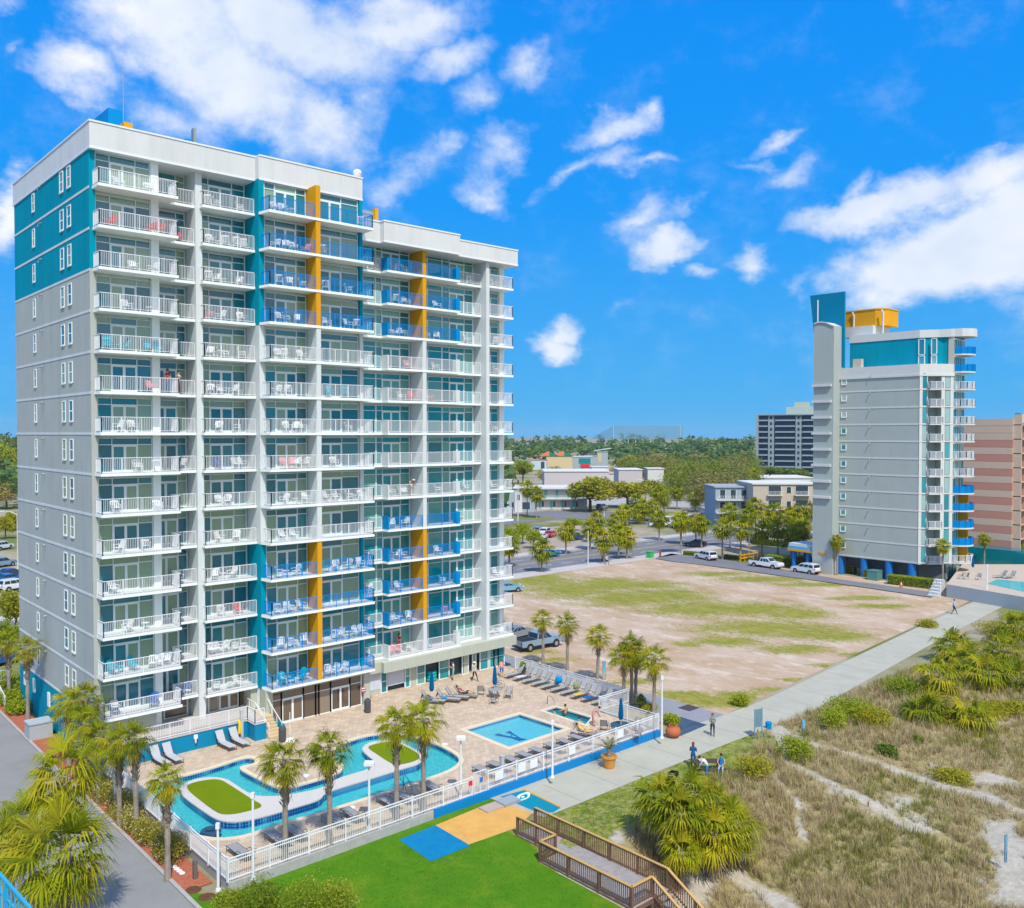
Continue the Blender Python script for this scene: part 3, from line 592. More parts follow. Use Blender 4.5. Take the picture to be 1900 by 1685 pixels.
# mown lawn on the left, its edge shaped by the boardwalk
def lawnmat():
    m = bpy.data.materials.new('lawn_grass'); m.use_nodes = True; t = NT(m.node_tree); out = t.n('ShaderNodeOutputMaterial'); p = t.n('ShaderNodeBsdfPrincipled', i_Roughness=.8)
    p.inputs['Specular IOR Level'].default_value = .15; geo = t.n('ShaderNodeNewGeometry')
    def nn(s, d=5):
        q = t.n('ShaderNodeTexNoise', i_Scale=s, i_Detail=d, i_Roughness=.7); t.l(geo.outputs['Position'], q.inputs['Vector']); return q.outputs[0]
    c = t.mix(t.ramp(nn(1.1), [(.3, 0), (.7, 1)]), (.035, .18, .001), (.12, .30, .002))
    c = t.mix(t.ramp(nn(9, 7), [(.3, 0), (.75, .9)]), c, (.12, .28, .012)); c = t.mix(t.ramp(nn(.45), [(.5, 0), (.75, .55)]), c, (.26, .32, .02)); t.l(c, p.inputs['Base Color'])
    bp = t.n('ShaderNodeBump', i_Strength=1.0, i_Distance=.06); t.l(nn(22), bp.inputs['Height']); c2 = t.mix(t.ramp(nn(30, 3), [(.35, .72), (.6, 1.0)]), (.005, .03, .0), c); t.l(c2, p.inputs['Base Color']); t.l(bp.outputs[0], p.inputs['Normal']); t.l(p.outputs[0], out.inputs[0]); return m
LAWN = lawnmat(); MATS['lawn_grass'] = LAWN
sheet('lawn', [(17.1, 30), (32.4, 26.0), (32.5, 34.2), (33.72, 34.2), (33.72, 38.6), (36.0, 39.5), (36.0, 42.2), (18.5, 42.22), (17.1, 43.7)], GZ + .018, LAWN)
BLT_ = [G(740, 1559, GZ), G(808, 1532, GZ), G(873, 1570, GZ), G(800, 1599, GZ)]
sheet('blue_mat', [(p.x, p.y) for p in BLT_], GZ + .03, mat('blue_paving', (.0, .20, .42), .8, .2, vary=.22, vscale=1.6))
YP = [G(px, py, GZ) for px, py in ((808, 1532), (905, 1492), (955, 1478), (1003, 1503), (985, 1512), (958, 1537), (870, 1568))]
sheet('yellow_mat', [(p.x, p.y) for p in YP], GZ + .026, mat('yellow_paving', (.66, .37, .10), .8, .2, vary=.16, vscale=1.4))
TP = [G(px, py, GZ) for px, py in ((972, 1467), (1040, 1500), (1026, 1509), (993, 1507), (928, 1479))]
sheet('teal_mat', [(p.x, p.y) for p in TP], GZ + .034, mat('teal_paving', (.0, .22, .33), .8, .2, vary=.06))
b = MB(); c = G(971, 1479, GZ); ex = Vector((.9, .35, 0)).normalized(); ey = Vector((-ex.y, ex.x, 0))
def emblem(b, c, ex, ey, z, s, th=.22):
    pts = [(math.cos(a) * s * (1.0 + .25 * math.cos(2 * a)), math.sin(a) * s * .62) for a in [i * math.pi / 12 for i in range(24)]]
    inn = [(p[0] * (1 - th * 2), p[1] * (1 - th * 2) - .06 * s) for p in pts]
    P = lambda p: (c.x + ex.x * p[0] + ey.x * p[1], c.y + ex.y * p[0] + ey.y * p[1])
    b.poly([P(p) for p in pts], [[P(p) for p in inn]], z)
    b.poly([P((math.cos(a) * s * .22 - .1 * s, math.sin(a) * s * .2)) for a in [i * math.pi / 5 for i in range(10)]], (), z)
emblem(b, c, ex, ey, GZ + .038, .62); b.build('mat_emblem', mat('pale_paint', (.6, .75, .78), vary=0), None, label='pale rounded emblem painted on the teal paving by the fence gate', cat='emblem')
b = MB(); e = [G(1040, 1499, GZ), G(972, 1465, GZ)]; seg(b, (e[0].x, e[0].y), (e[1].x, e[1].y), .12, GZ + .0, GZ + .05); b.build('mat_border', YEL, None, kind='structure')

# ---------------------------------------------------------------- pool deck with the river pool cut in
def Z2(l): return [(lambda p: (p.x, p.y))(G(240 + x / 4.6175, 1320 + y / 4.6175)) for x, y in l]
def Z3(l): return [(lambda p: (p.x, p.y))(G(600 + x / 5.267, 1240 + y / 5.267)) for x, y in l]
def Z4(l): return [(lambda p: (p.x, p.y))(G(760 + x / 6.333, 1200 + y / 6.333)) for x, y in l]
def Z5(l): return [(lambda p: (p.x, p.y))(G(930 + x / 5.267, 1120 + y / 5.267)) for x, y in l]
def smooth(pts, it=2, closed=True):                  # corner cutting
    for _ in range(it):
        o = []; n = len(pts)
        for i in range(n):
            a, b2 = pts[i], pts[(i + 1) % n]
            o += [(a[0] * .75 + b2[0] * .25, a[1] * .75 + b2[1] * .25), (a[0] * .25 + b2[0] * .75, a[1] * .25 + b2[1] * .75)]
        pts = o
    return pts
RIVER = smooth(Z2([(130, 740), (128, 680), (180, 630), (300, 590), (450, 560), (620, 515), (820, 455), (960, 405), (1040, 395), (1085, 425), (1050, 455), (960, 468), (938, 492), (1000, 530), (1120, 590), (1250, 655), (1340, 662), (1500, 625), (1690, 570), (1800, 530)])
               + Z3([(195, 985), (195, 940), (140, 905), (95, 860), (110, 790), (220, 730), (340, 685), (460, 655), (600, 645), (760, 650), (950, 690), (1100, 742), (1240, 812), (1320, 870), (1328, 920), (1250, 985), (1100, 1045), (900, 1110), (600, 1205), (300, 1300), (0, 1395)])
               + Z2([(1500, 900), (1300, 955), (1060, 1040), (920, 1075), (760, 1088), (600, 1065), (450, 1020), (330, 945), (220, 850)]), 2)
ISL = smooth(Z2([(430, 690), (440, 650), (520, 600), (640, 572), (760, 570), (840, 590), (920, 645), (1020, 710), (1100, 735), (1280, 735), (1500, 700), (1680, 655)])
             + Z3([(120, 1090), (320, 1030), (450, 990), (510, 950), (505, 910), (440, 860), (385, 810), (385, 775), (450, 730), (600, 705), (680, 708), (800, 750), (960, 835), (985, 880), (930, 940), (800, 975), (500, 1070), (200, 1160), (0, 1225)])
             + Z2([(1640, 760), (1400, 830), (1150, 905), (980, 940), (880, 950), (760, 935), (640, 860), (480, 745)]), 2)
SPL = Z4([(660, 975), (1290, 795), (1820, 965), (1165, 1180)])
HOT = Z5([(420, 1048), (535, 1012), (880, 1115), (825, 1182)])
def grow(pts, d):
    a = sum(pts[i][0] * pts[(i + 1) % len(pts)][1] - pts[(i + 1) % len(pts)][0] * pts[i][1] for i in range(len(pts))); s = 1 if a > 0 else -1; o = []
    for i in range(len(pts)):
        p, q, r = pts[i - 1], pts[i], pts[(i + 1) % len(pts)]
        n1 = Vector((q[1] - p[1], p[0] - q[0])).normalized(); n2 = Vector((r[1] - q[1], q[0] - r[0])).normalized(); n = (n1 + n2)
        n = n.normalized() / max(.5, n.normalized().dot(n1)) if n.length > .1 else n1
        o.append((q[0] + n.x * d * s, q[1] + n.y * d * s))
    return o
DECK = [(18.9, 42.35), (52.9, 42.35), (52.9, 48.4), (56.6, 48.4), (56.6, 63.8), (56.6, 66), (18.9, 66)]
def deckmat():
    m = bpy.data.materials.new('deck_paving'); m.use_nodes = True; t = NT(m.node_tree); out = t.n('ShaderNodeOutputMaterial'); p = t.n('ShaderNodeBsdfPrincipled', i_Roughness=.8)
    geo = t.n('ShaderNodeNewGeometry'); br = t.n('ShaderNodeTexBrick', i_Scale=1.0); t.l(geo.outputs['Position'], br.inputs['Vector'])
    br.inputs['Color1'].default_value = (.50, .38, .275, 1); br.inputs['Color2'].default_value = (.61, .49, .36, 1); br.inputs['Mortar'].default_value = (.34, .27, .20, 1)
    br.inputs['Brick Width'].default_value = .42; br.inputs['Row Height'].default_value = .3; br.inputs['Mortar Size'].default_value = .012; br.inputs['Bias'].default_value = -.1
    def nn(s, d=5):
        q = t.n('ShaderNodeTexNoise', i_Scale=s, i_Detail=d, i_Roughness=.65); t.l(geo.outputs['Position'], q.inputs['Vector']); return q.outputs[0]
    c = t.mix(1.0, br.outputs[0], t.ramp(nn(.8), [(.3, .84), (.7, 1.12)]), 'MULTIPLY'); c = t.mix(t.ramp(nn(3.5), [(.55, 0), (.75, .5)]), c, (.56, .47, .40))
    t.l(c, p.inputs['Base Color']); t.l(p.outputs[0], out.inputs[0]); return m
b = MB(); hol = [grow(RIVER, .3), grow(SPL, .35), grow(HOT, .3)]
b.poly(DECK, hol, 0.0); dp = b.build('pool_deck', deckmat(), None, kind='structure')
b = MB(); n = len(DECK)
for i in range(n): seg(b, DECK[i], DECK[(i + 1) % n], .2, GZ - .6, -.01)
structure('deck_edge', b, mat('edge_grey', (.36, .36, .35), .85, .1, vary=.15, vscale=2))
b = MB()
seg(b, (31.6, 42.25), (53.05, 42.25), .12, GZ - .1, .06); seg(b, (53.06, 42.32), (53.06, 47.5), .1, GZ - .1, -.02)
b.build('retaining_wall', mat('edge_blue2', (.0, .21, .56), .55, .3, vary=.04), None, label='low blue painted retaining wall along the promenade under the white fence', cat='wall')
b = MB(); seg(b, (18.7, 42.2), (31.5, 42.2), .12, GZ - .1, .04); b.build('retaining_wall', mat('grey_block', (.42, .42, .42), .9, .1, vary=.2, vscale=3), None, label='low grey block kerb wall under the white fence beside the lawn', cat='wall')
COPE = mat('coping_cream', (.70, .58, .42), .7, .25, vary=.08); ISLC = mat('island_cream', (.56, .53, .50), .8, .2, vary=.06)
def tilemat():
    m = bpy.data.materials.new('pool_tiles'); m.use_nodes = True; t = NT(m.node_tree); out = t.n('ShaderNodeOutputMaterial'); p = t.n('ShaderNodeBsdfPrincipled', i_Roughness=.25)
    geo = t.n('ShaderNodeNewGeometry'); ch = t.n('ShaderNodeTexVoronoi', i_Scale=6.0, i_Randomness=0.0); t.l(geo.outputs['Position'], ch.inputs['Vector'])
    c = t.mix(t.ramp(ch.outputs['Distance'], [(.48, 0), (.56, 1)]), (.0, .05, .26), (.10, .30, .55)); t.l(c, p.inputs['Base Color']); t.l(p.outputs[0], out.inputs[0]); return m
TILE = tilemat()
def watermat(name, col, strength=.5, ripple=7.0):
    m = bpy.data.materials.new(name); m.use_nodes = True; t = NT(m.node_tree); out = t.n('ShaderNodeOutputMaterial')
    geo = t.n('ShaderNodeNewGeometry'); nz_ = t.n('ShaderNodeTexNoise', i_Scale=ripple, i_Detail=4, i_Distortion=1.2); t.l(geo.outputs['Position'], nz_.inputs['Vector'])
    bp = t.n('ShaderNodeBump', i_Strength=strength, i_Distance=.06); t.l(nz_.outputs[0], bp.inputs['Height'])
    tr = t.n('ShaderNodeBsdfTransparent'); tr.inputs[0].default_value = (*col, 1); gl = t.n('ShaderNodeBsdfGlossy', i_Roughness=.04); t.l(bp.outputs[0], gl.inputs['Normal'])
    fr = t.n('ShaderNodeFresnel', i_IOR=1.33); t.l(bp.outputs[0], fr.inputs['Normal']); mx = t.n('ShaderNodeMixShader'); t.l(fr.outputs[0], mx.inputs[0]); t.l(tr.outputs[0], mx.inputs[1]); t.l(gl.outputs[0], mx.inputs[2]); t.l(mx.outputs[0], out.inputs[0]); return m
def poolfloor(name, c1, c2):
    m = bpy.data.materials.new(name); m.use_nodes = True; t = NT(m.node_tree); out = t.n('ShaderNodeOutputMaterial'); p = t.n('ShaderNodeBsdfPrincipled', i_Roughness=.6)
    geo = t.n('ShaderNodeNewGeometry'); a = t.n('ShaderNodeTexNoise', i_Scale=2.2, i_Detail=6, i_Distortion=2.2, i_Roughness=.7); t.l(geo.outputs['Position'], a.inputs['Vector'])
    t.l(t.mix(t.ramp(a.outputs[0], [(.3, 0), (.72, 1)]), c1, c2), p.inputs['Base Color']); t.l(p.outputs[0], out.inputs[0]); return m
def pool(name, label, pts, cope, depth, floor, water, wz=-.2, isl=None):
    c = sum(p[0] for p in pts) / len(pts), sum(p[1] for p in pts) / len(pts)
    t = empty(name, label, 'pool', (c[0], c[1], 0))
    b = MB(); b.poly(grow(pts, cope + .02), [pts], .03)
    o = grow(pts, cope + .02); n = len(pts)
    for i in range(n): j = (i + 1) % n; b.quad((*o[i], -.05), (*o[j], -.05), (*o[j], .03), (*o[i], .03)); b.quad((*pts[i], -.06), (*pts[j], -.06), (*pts[j], .03), (*pts[i], .03))
    b.build('coping', COPE, t, w=True)
    b = MB(); q = grow(pts, .004)
    for i in range(n): j = (i + 1) % n; b.quad((*q[i], wz - .12), (*q[j], wz - .12), (*q[j], -.06), (*q[i], -.06), 0); b.quad((*q[i], -depth), (*q[j], -depth), (*q[j], wz - .12), (*q[i], wz - .12), 1)
    b.build('tiled_wall', [TILE, floor], t, w=True)
    b = MB(); b.poly(grow(pts, .01), (), -depth); b.build('pool_floor', floor, t, w=True)
    b = MB(); b.poly(grow(pts, .006), [grow(isl, -.02)] if isl else (), wz); b.build('water', water, t, w=True)
    return t
FL1 = poolfloor('river_floor', (.02, .60, .68), (.22, .78, .78)); WT1 = watermat('river_water', (.70, .97, .98), .9)
rv = pool('river_pool', 'long winding turquoise river pool with two grassed islands in the brown deck', RIVER, .32, .46, FL1, WT1, -.22, ISL)
FL2 = poolfloor('splash_floor', (.14, .55, .68), (.20, .62, .74)); WT2 = watermat('splash_water', (.80, .97, .98), .35, 5)
sp_ = pool('splash_pool', 'square pale blue pool with a dark letter A on its floor', SPL, .38, .35, FL2, WT2, -.12)
FL3 = poolfloor('hot_tub_floor', (.0, .40, .44), (.02, .52, .55)); WT3 = watermat('tub_water', (.45, .9, .88), .6, 6)
pool('hot_tub', 'small narrow green-blue dip pool with bathers beyond the square pool', HOT, .3, .45, FL3, WT3, -.12)
# letter A on the floor
b = MB(); A0, A1, A2, A3 = [Vector((*p, -.345)) for p in Z4([(990, 985), (1140, 935), (1385, 1040), (1280, 1055)])]
def Apoly(pts, holes=()): b.poly(Z4(pts), [Z4(h) for h in holes], -.342)
Apoly([(990, 985), (1045, 965), (1105, 985), (1185, 1000), (1190, 975), (1125, 960), (1180, 934), (1215, 965), (1305, 1020), (1385, 1036), (1290, 1056), (1190, 1022), (1045, 998)], [[(1200, 985), (1198, 1003), (1240, 1012), (1260, 1005)]])
b.build('letter_a', mat('letter_blue', (.0, .13, .40), vary=0), sp_, w=True)
# the island: tiled side, cream top, two turf plots
b = MB(); n = len(ISL); top = .05
for i in range(n): j = (i + 1) % n; b.quad((*ISL[i], -.46), (*ISL[j], -.46), (*ISL[j], top - .08), (*ISL[i], top - .08), 1)
q = grow(ISL, .04); b.prism(q, top - .08, top, 0)
ob = b.build('pool_island', [ISLC, TILE], rv, w=True)
TURF = mat('artificial_turf', (.15, .22, .002), .9, .1, vary=.12, vscale=.9, bump=.3, bscale=60)
for pts in (smooth(Z2([(480, 665), (520, 625), (700, 590), (790, 597), (860, 640), (1060, 770), (1130, 805), (1130, 830), (1050, 855), (900, 890), (800, 892), (740, 870), (600, 765)]), 2), smooth(Z3([(435, 790), (450, 765), (600, 730), (680, 730), (790, 765), (930, 845), (945, 880), (900, 915), (760, 950), (700, 950), (640, 925), (520, 845)]), 2)):
    b = MB(); b.prism(pts, top - .01, top + .04); b.build('turf_plot', TURF, ob)
# foam streaks and darker inlet grates
b = MB(); b.poly(Z2([(430, 1000), (570, 955), (630, 1000), (500, 1045)]), (), -.45); b.poly(Z2([(395, 870), (440, 845), (480, 885), (410, 905)]), (), -.45); b.build('inlet_grate', mat('grate_teal', (.0, .22, .26), vary=0), rv, w=True)
def sk(pts): return [(*p,) for p in pts]
# planter, towel box and small deck items
for i, (px, py) in enumerate(((415, 1485), (567, 1439), (900, 1371), (825, 1381), (652, 1498))):
    c = G(px, py, .05 if i < 1 else .0); b = MB(); b.lathe([(.0, c.z + .02), (.22, c.z + .02), (.25, c.z)], c.x, c.y, 12)
    b.build('skimmer_lid', PLW, None, label=['round white lid in the middle of the left turf island', 'round white lid on the deck peninsula between two palms', 'round white lid left of the square pool', 'round white lid beside the right bend of the river pool', 'round white lid on the deck near the lower channel'][i], cat='lid')

# ---------------------------------------------------------------- white fences round the deck
def fence(name, label, pts, z=0.0, h=1.22, mats_=None, gap=.115, panels=()):
    t = empty(name, label, 'fence', (pts[0][0], pts[0][1], z)); p, q = None, None
    fr = MB(); pk = MB(); ps = MB()
    for p, q in zip(pts[:-1], pts[1:]):
        L = math.hypot(q[0] - p[0], q[1] - p[1]); ux, uy = (q[0] - p[0]) / L, (q[1] - p[1]) / L
        for zz, ww in ((z + h - .05, .06), (z + h - .22, .04), (z + .12, .04)): seg(fr, p, q, ww, zz, zz + .045)
        for i in range(1, round(L / gap)):
            c = (p[0] + ux * L * i / round(L / gap), p[1] + uy * L * i / round(L / gap)); pk.box(c[0] - .011, c[0] + .011, c[1] - .011, c[1] + .011, z + .05, z + h - .051)
    fr.build('rail', RAILW, t, w=True); pk.build('pickets', RAILW, t, w=True)
    for p, q in zip(pts[:-1], pts[1:]):
        L = math.hypot(q[0] - p[0], q[1] - p[1]); n = max(1, round(L / 2.4))
        for i in range(n + (1 if q is pts[-1] else 0)):
            c = (p[0] + (q[0] - p[0]) * i / n, p[1] + (q[1] - p[1]) * i / n); b = MB(); b.box(c[0] - .035, c[0] + .035, c[1] - .035, c[1] + .035, z - .02, z + h + .03); b.box(c[0] - .045, c[0] + .045, c[1] - .045, c[1] + .045, z + h + .03, z + h + .05)
            b.build('post', RAILW, t, w=True)
    return t
fence('white_fence', 'long white picket fence along the lawn and promenade side of the deck', [(18.75, 42.3), (34.6, 42.3)])
fence('white_fence', 'white picket fence on the blue wall along the promenade', [(35.9, 42.3), (52.95, 42.3)], z=.06)
fence('white_fence', 'white picket fence from the near corner back beside the planted strip and driveway', [(18.75, 42.42), (18.75, 61.0)])
fence('white_fence', 'white fence enclosing the far right corner of the deck by the dark round table', [(52.95, 42.42), (52.95, 48.4), (56.55, 48.4)], z=.02)
fence('white_fence', 'white fence behind the long row of loungers beside the side path', [(56.6, 48.5), (56.6, 62.6)])
t = empty('fence_gate', 'white picket gate with small signs between the two front fence runs', 'gate', (35.25, 42.3, 0))
b = MB(); railing(b, [(34.75, 42.3), (35.75, 42.3)], 0, 1.45, .1, .5); b.build('gate_frame', RAILW, t, w=True)
for i, (x, m, wd) in enumerate(((34.3, mat('sign_red', (.7, .02, .05), vary=0), .28), (35.2, mat('sign_blue', (.02, .2, .55), vary=0), .24), (35.55, mat('sign_orange', (.8, .35, .2), vary=0), .18))):
    b = MB(); b.box(x, x + wd, 42.22, 42.25, .75, 1.05); b.build('fence_sign', m, None, label=['small red notice on the fence left of the gate', 'small blue notice on the white gate', 'small orange notice on the white gate right of the blue one'][i], cat='sign')
for i, px in enumerate((925, 968, 990, 1062, 1152)):
    c = GD(px, 1); x = XAT(px, 42.22); b = MB(); b.box(x - .3, x + .35, 42.2, 42.24, .5, 1.05); b.box(x - .26, x + .31, 42.19, 42.2, .55, 1.0)
    b.build('white_sign_board', PLW, None, label=['blank white board on the fence just right of the gate', 'second blank white board on the fence right of the gate', 'blank white board on the fence left of the tall white post', 'blank white board on the fence left of the potted palm', 'blank white board on the fence right of the potted palm'][i], cat='board')

# terrace, its teal wall, railing and stairs
t = empty('raised_terrace', 'raised terrace in front of the tower with teal wall, white railing and steps', 'terrace', (24, 63, 0))
b = MB(); b.prism([(18.9, 61.85), (29.0, 61.85), (29.0, 60.6), (29.9, 60.6), (29.9, 63.2), (30.9, 64.4), (30.9, 65.5), (18.9, 65.5)], -.4, 1.2); b.build('retaining_wall', mat('terrace_teal', (.0, .23, .42), .6, .25, vary=.08, vscale=.9), t, w=True)
b = MB(); b.prism([(18.85, 61.8), (28.95, 61.8), (28.95, 60.55), (29.95, 60.55), (29.95, 63.2), (30.95, 64.4), (30.95, 65.6), (18.85, 65.6)], 1.2, 1.26); b.build('terrace_floor', PAVE, t, w=True)
b = MB(); railing(b, [(18.95, 61.95), (29.05, 61.95), (29.05, 60.7), (29.8, 60.7)], 1.26, 1.05); b.build('railing', RAILW, t, w=True)
b = MB()
for i in range(7): b.box(29.95, 31.0, 61.9 - (6 - i) * .28 - .4 + .6 - .28, 64.0, -.1 if i == 0 else 1.26 - 1.26 * (7 - i) / 7, 1.26 - 1.26 * (6 - i) / 7 - .006 * i)
b.build('stairs', mat('stair_stone', (.62, .48, .30), .8, vary=.1), t, w=True)
b = MB()
for x in (29.98, 31.02):
    seg(b, (x, 60.3), (x, 62.6), .05, .95, 1.0, 0, 1.25); seg(b, (x, 62.6), (x, 63.9), .05, 2.2, 2.25)
    for i in range(5): y = 60.35 + i * .8; b.box(x - .02, x + .02, y - .02, y + .02, 0, 1.0 + min(1.25, (y - 60.3) * .54))
b.box(31.05, 31.2, 60.2, 63.0, -.1, .9, 1); b.build('stair_rail', [RAILW, TEALD], t, w=True)
b = MB(); b.box(28.35, 28.55, 61.55, 61.75, 0, 2.2); b.build('grey_column', mat('post_grey', (.5, .52, .54), .6), None, label='square grey post against the teal terrace wall near the yellow float', cat='post')

# ---------------------------------------------------------------- wooden boardwalk
WOOD = mat('weathered_boards', (.36, .34, .33), .9, .1, vary=.25, vscale=3); WBR = mat('brown_timber', (.20, .115, .075), .85, .15, vary=.25, vscale=2.5); WCAP = mat('ochre_handrail', (.55, .33, .11), .7, .2, vary=.1)
t = empty('boardwalk', 'weathered wooden boardwalk with brown rails and ochre handrails going down to the beach', 'boardwalk', (34, 33, -.4))
b = MB(); y = 37.3; i = 0
while y > 27.7:
    x0 = 33.75 if y > 34.1 else 32.6; b.box(x0 + rnd.uniform(-.02, .02), 35.4, y - .14, y - .012, -.42, -.38 + rnd.uniform(-.006, .004)); y -= .15
b.build('deck_boards', WOOD, t, w=True)
b = MB()
for x in (32.62, 35.36): b.box(x - .03, x + .03, 27.6, 34.1 if x < 33 else 37.3, -.68, -.43)
b.box(33.72, 33.78, 34.1, 37.3, -.68, -.43); b.box(32.6, 35.4, 27.56, 27.62, -.68, -.43)
b.build('beam', WBR, t, w=True)
def wrail(pts, zs, nm='wooden_rail'):
    b = MB(); c = MB()
    for k in range(len(pts) - 1):
        p, q = pts[k], pts[k + 1]; z0, z1 = zs[k], zs[k + 1]; L = math.hypot(q[0] - p[0], q[1] - p[1]); dz = z1 - z0
        seg(c, p, q, .15, z0 + 1.02, z0 + 1.06, 0, dz); seg(b, p, q, .05, z0 + .93, z0 + 1.0, 0, dz); seg(b, p, q, .05, z0 + .10, z0 + .17, 0, dz)
        n = round(L / .135)
        for i in range(1, n): u = i / n; x, y = p[0] + (q[0] - p[0]) * u, p[1] + (q[1] - p[1]) * u; z = z0 + dz * u; b.box(x - .02, x + .02, y - .02, y + .02, z + .02, z + 1.0)
    o = b.build(nm, WBR, t, w=True); c.build('handrail', WCAP, o)
    for k in range(len(pts) - 1):
        p, q = pts[k], pts[k + 1]; L = math.hypot(q[0] - p[0], q[1] - p[1]); n = max(1, round(L / 1.9))
        for i in range(n + (1 if k == len(pts) - 2 else 0)):
            u = i / n; x, y = p[0] + (q[0] - p[0]) * u, p[1] + (q[1] - p[1]) * u; z = zs[k] + (zs[k + 1] - zs[k]) * u
            a = MB(); a.box(x - .06, x + .06, y - .06, y + .06, duneh(x, y) - .8, z + 1.015); a.build('post', WBR, t, w=True)
wrail([(33.8, 37.2), (33.8, 34.1), (32.62, 34.1), (32.62, 27.65), (34.15, 27.65), (34.15, 22.5)], [-.4, -.4, -.4, -.4, -.4, -3.2])
wrail([(35.38, 37.4), (35.38, 27.65), (35.38, 22.5)], [-.4, -.4, -3.2])
b = MB()
for i in range(17): b.box(34.2, 35.34, 27.55 - .3 * (i + 1) - .02, 27.55 - .3 * i, -.42 - .17 * (i + 1), -.37 - .17 * (i + 1))
b.build('stair_treads', WOOD, t, w=True)
b = MB(); seg(b, (34.22, 27.6), (34.22, 22.5), .05, -.7, -.45, 0, -2.9); seg(b, (35.3, 27.6), (35.3, 22.5), .05, -.7, -.45, 0, -2.9); b.build('stringer', WBR, t, w=True)

# ---------------------------------------------------------------- sand lot, streets
LOT = (61.0, 45.5, 136.0, 103.5)
nx_, ny_ = 90, 70; b = MB(); gv = []
GR = [(1000, 1075, 60, 12), (1060, 1095, 70, 14), (1130, 1085, 80, 12), (1170, 1110, 90, 14), (1240, 1105, 80, 12), (1300, 1130, 100, 14), (1400, 1130, 90, 12), (1480, 1140, 60, 8), (1420, 1165, 120, 14), (1500, 1175, 90, 12), (1560, 1180, 60, 10), (1350, 1190, 70, 8), (1470, 1205, 60, 8),
      (980, 1080, 40, 8), (1200, 1085, 60, 8), (1080, 1270, 25, 5), (1180, 1265, 40, 5), (1270, 1290, 60, 8), (1340, 1305, 70, 8), (1370, 1290, 50, 8), (1330, 1300, 90, 9), (1430, 1280, 40, 5), (1480, 1262, 40, 4), (1540, 1235, 40, 4), (1600, 1215, 40, 4), (1660, 1195, 40, 4), (1030, 1225, 40, 4), (1280, 1195, 30, 4), (1000, 1210, 30, 4), (1420, 1075, 80, 5), (1520, 1085, 80, 4), (1600, 1110, 60, 4), (1330, 1065, 60, 4), (1640, 1125, 60, 4), (1850, 1130, 60, 8), (1800, 1150, 60, 8)]
GRW = []
for px, py, hw, hh in GR:
    c = G(px, py, GZ); a = G(px + hw * 1.3, py, GZ) - c; d = G(px, py - hh * 1.25, GZ) - c; GRW.append((c.x, c.y, a.x, a.y, d.x, d.y, a.x * d.y - a.y * d.x))
def lotgrass(x, y):
    best = 0
    for cx, cy, ax, ay, dx, dy, det in GRW:
        u = ((x - cx) * dy - (y - cy) * dx) / det; w2 = (ax * (y - cy) - ay * (x - cx)) / det; r = u * u + w2 * w2
        best = max(best, 1 - math.sqrt(r) * .62)
    return max(0, best)
def lotedge(x): return 41.5 + max(0, x - 61) * .094 + .5
for j in range(ny_ + 1):
    for i in range(nx_ + 1):
        x = LOT[0] + (LOT[2] - LOT[0]) * i / nx_; y0 = lotedge(x); y = y0 + (LOT[3] - y0) * j / ny_; gv.append((x, y, GZ + .008 + .10 * max(0, mnoise.noise((x * .12, y * .12, 3))) * min(1, j / 4, (ny_ - j) / 4, i / 4)))
me = bpy.data.meshes.new('sand_lot'); me.from_pydata(gv, [], [(j * (nx_ + 1) + i, j * (nx_ + 1) + i + 1, (j + 1) * (nx_ + 1) + i + 1, (j + 1) * (nx_ + 1) + i) for j in range(ny_) for i in range(nx_)])
at = me.attributes.new('grass', 'FLOAT', 'POINT'); at.data.foreach_set('value', [lotgrass(p[0], p[1]) for p in gv])
def lotmat():
    m = bpy.data.materials.new('lot_sand'); m.use_nodes = True; t = NT(m.node_tree); out = t.n('ShaderNodeOutputMaterial'); p = t.n('ShaderNodeBsdfPrincipled', i_Roughness=.95); p.inputs['Specular IOR Level'].default_value = .08
    geo = t.n('ShaderNodeNewGeometry'); mp = t.n('ShaderNodeMapping'); mp.inputs['Rotation'].default_value = (0, 0, R(-42)); mp.inputs['Scale'].default_value = (1.0, .6, 1); t.l(geo.outputs['Position'], mp.inputs[0])
    def nn(s, d=7, r=.62):
        q = t.n('ShaderNodeTexNoise', i_Scale=s, i_Detail=d, i_Roughness=r); t.l(mp.outputs[0], q.inputs['Vector']); return q.outputs[0]
    a = t.n('ShaderNodeAttribute', attribute_name='grass')
    s = t.mix(t.ramp(nn(.22), [(.35, 0), (.62, 1)]), (.42, .285, .175), (.51, .40, .30)); s = t.mix(t.ramp(nn(1.6), [(.5, 0), (.8, .55)]), s, (.38, .24, .13)); s = t.mix(t.ramp(nn(.7), [(.52, 0), (.75, .7)]), s, (.70, .60, .52))
    gc = t.mix(t.ramp(nn(1.2), [(.3, 0), (.7, 1)]), (.17, .19, .015), (.32, .29, .07))
    c = t.mix(t.math('MULTIPLY', t.math('SUBTRACT', t.math('ADD', t.math('MULTIPLY', a.outputs['Fac'], 1.1), t.math('ADD', t.math('MULTIPLY', nn(.45), 1.0), t.math('MULTIPLY', nn(3.6, 8, .75), 1.9))), 1.80), 2.6, clamp=True), s, gc)
    t.l(c, p.inputs['Base Color']); bp = t.n('ShaderNodeBump', i_Strength=.5, i_Distance=.15); t.l(nn(2.5), bp.inputs['Height']); t.l(bp.outputs[0], p.inputs['Normal']); t.l(p.outputs[0], out.inputs[0]); return m
me.materials.append(lotmat()); me.polygons.foreach_set('use_smooth', [True] * (nx_ * ny_)); me.update(); obj('sand_lot', me, kind='structure')
SLANE = [(1215, 1036), (1245, 1027), (1340, 1038), (1430, 1052), (1560, 1075), (1740, 1100), (1728, 1108), (1600, 1089), (1470, 1071), (1320, 1050), (1250, 1042)]
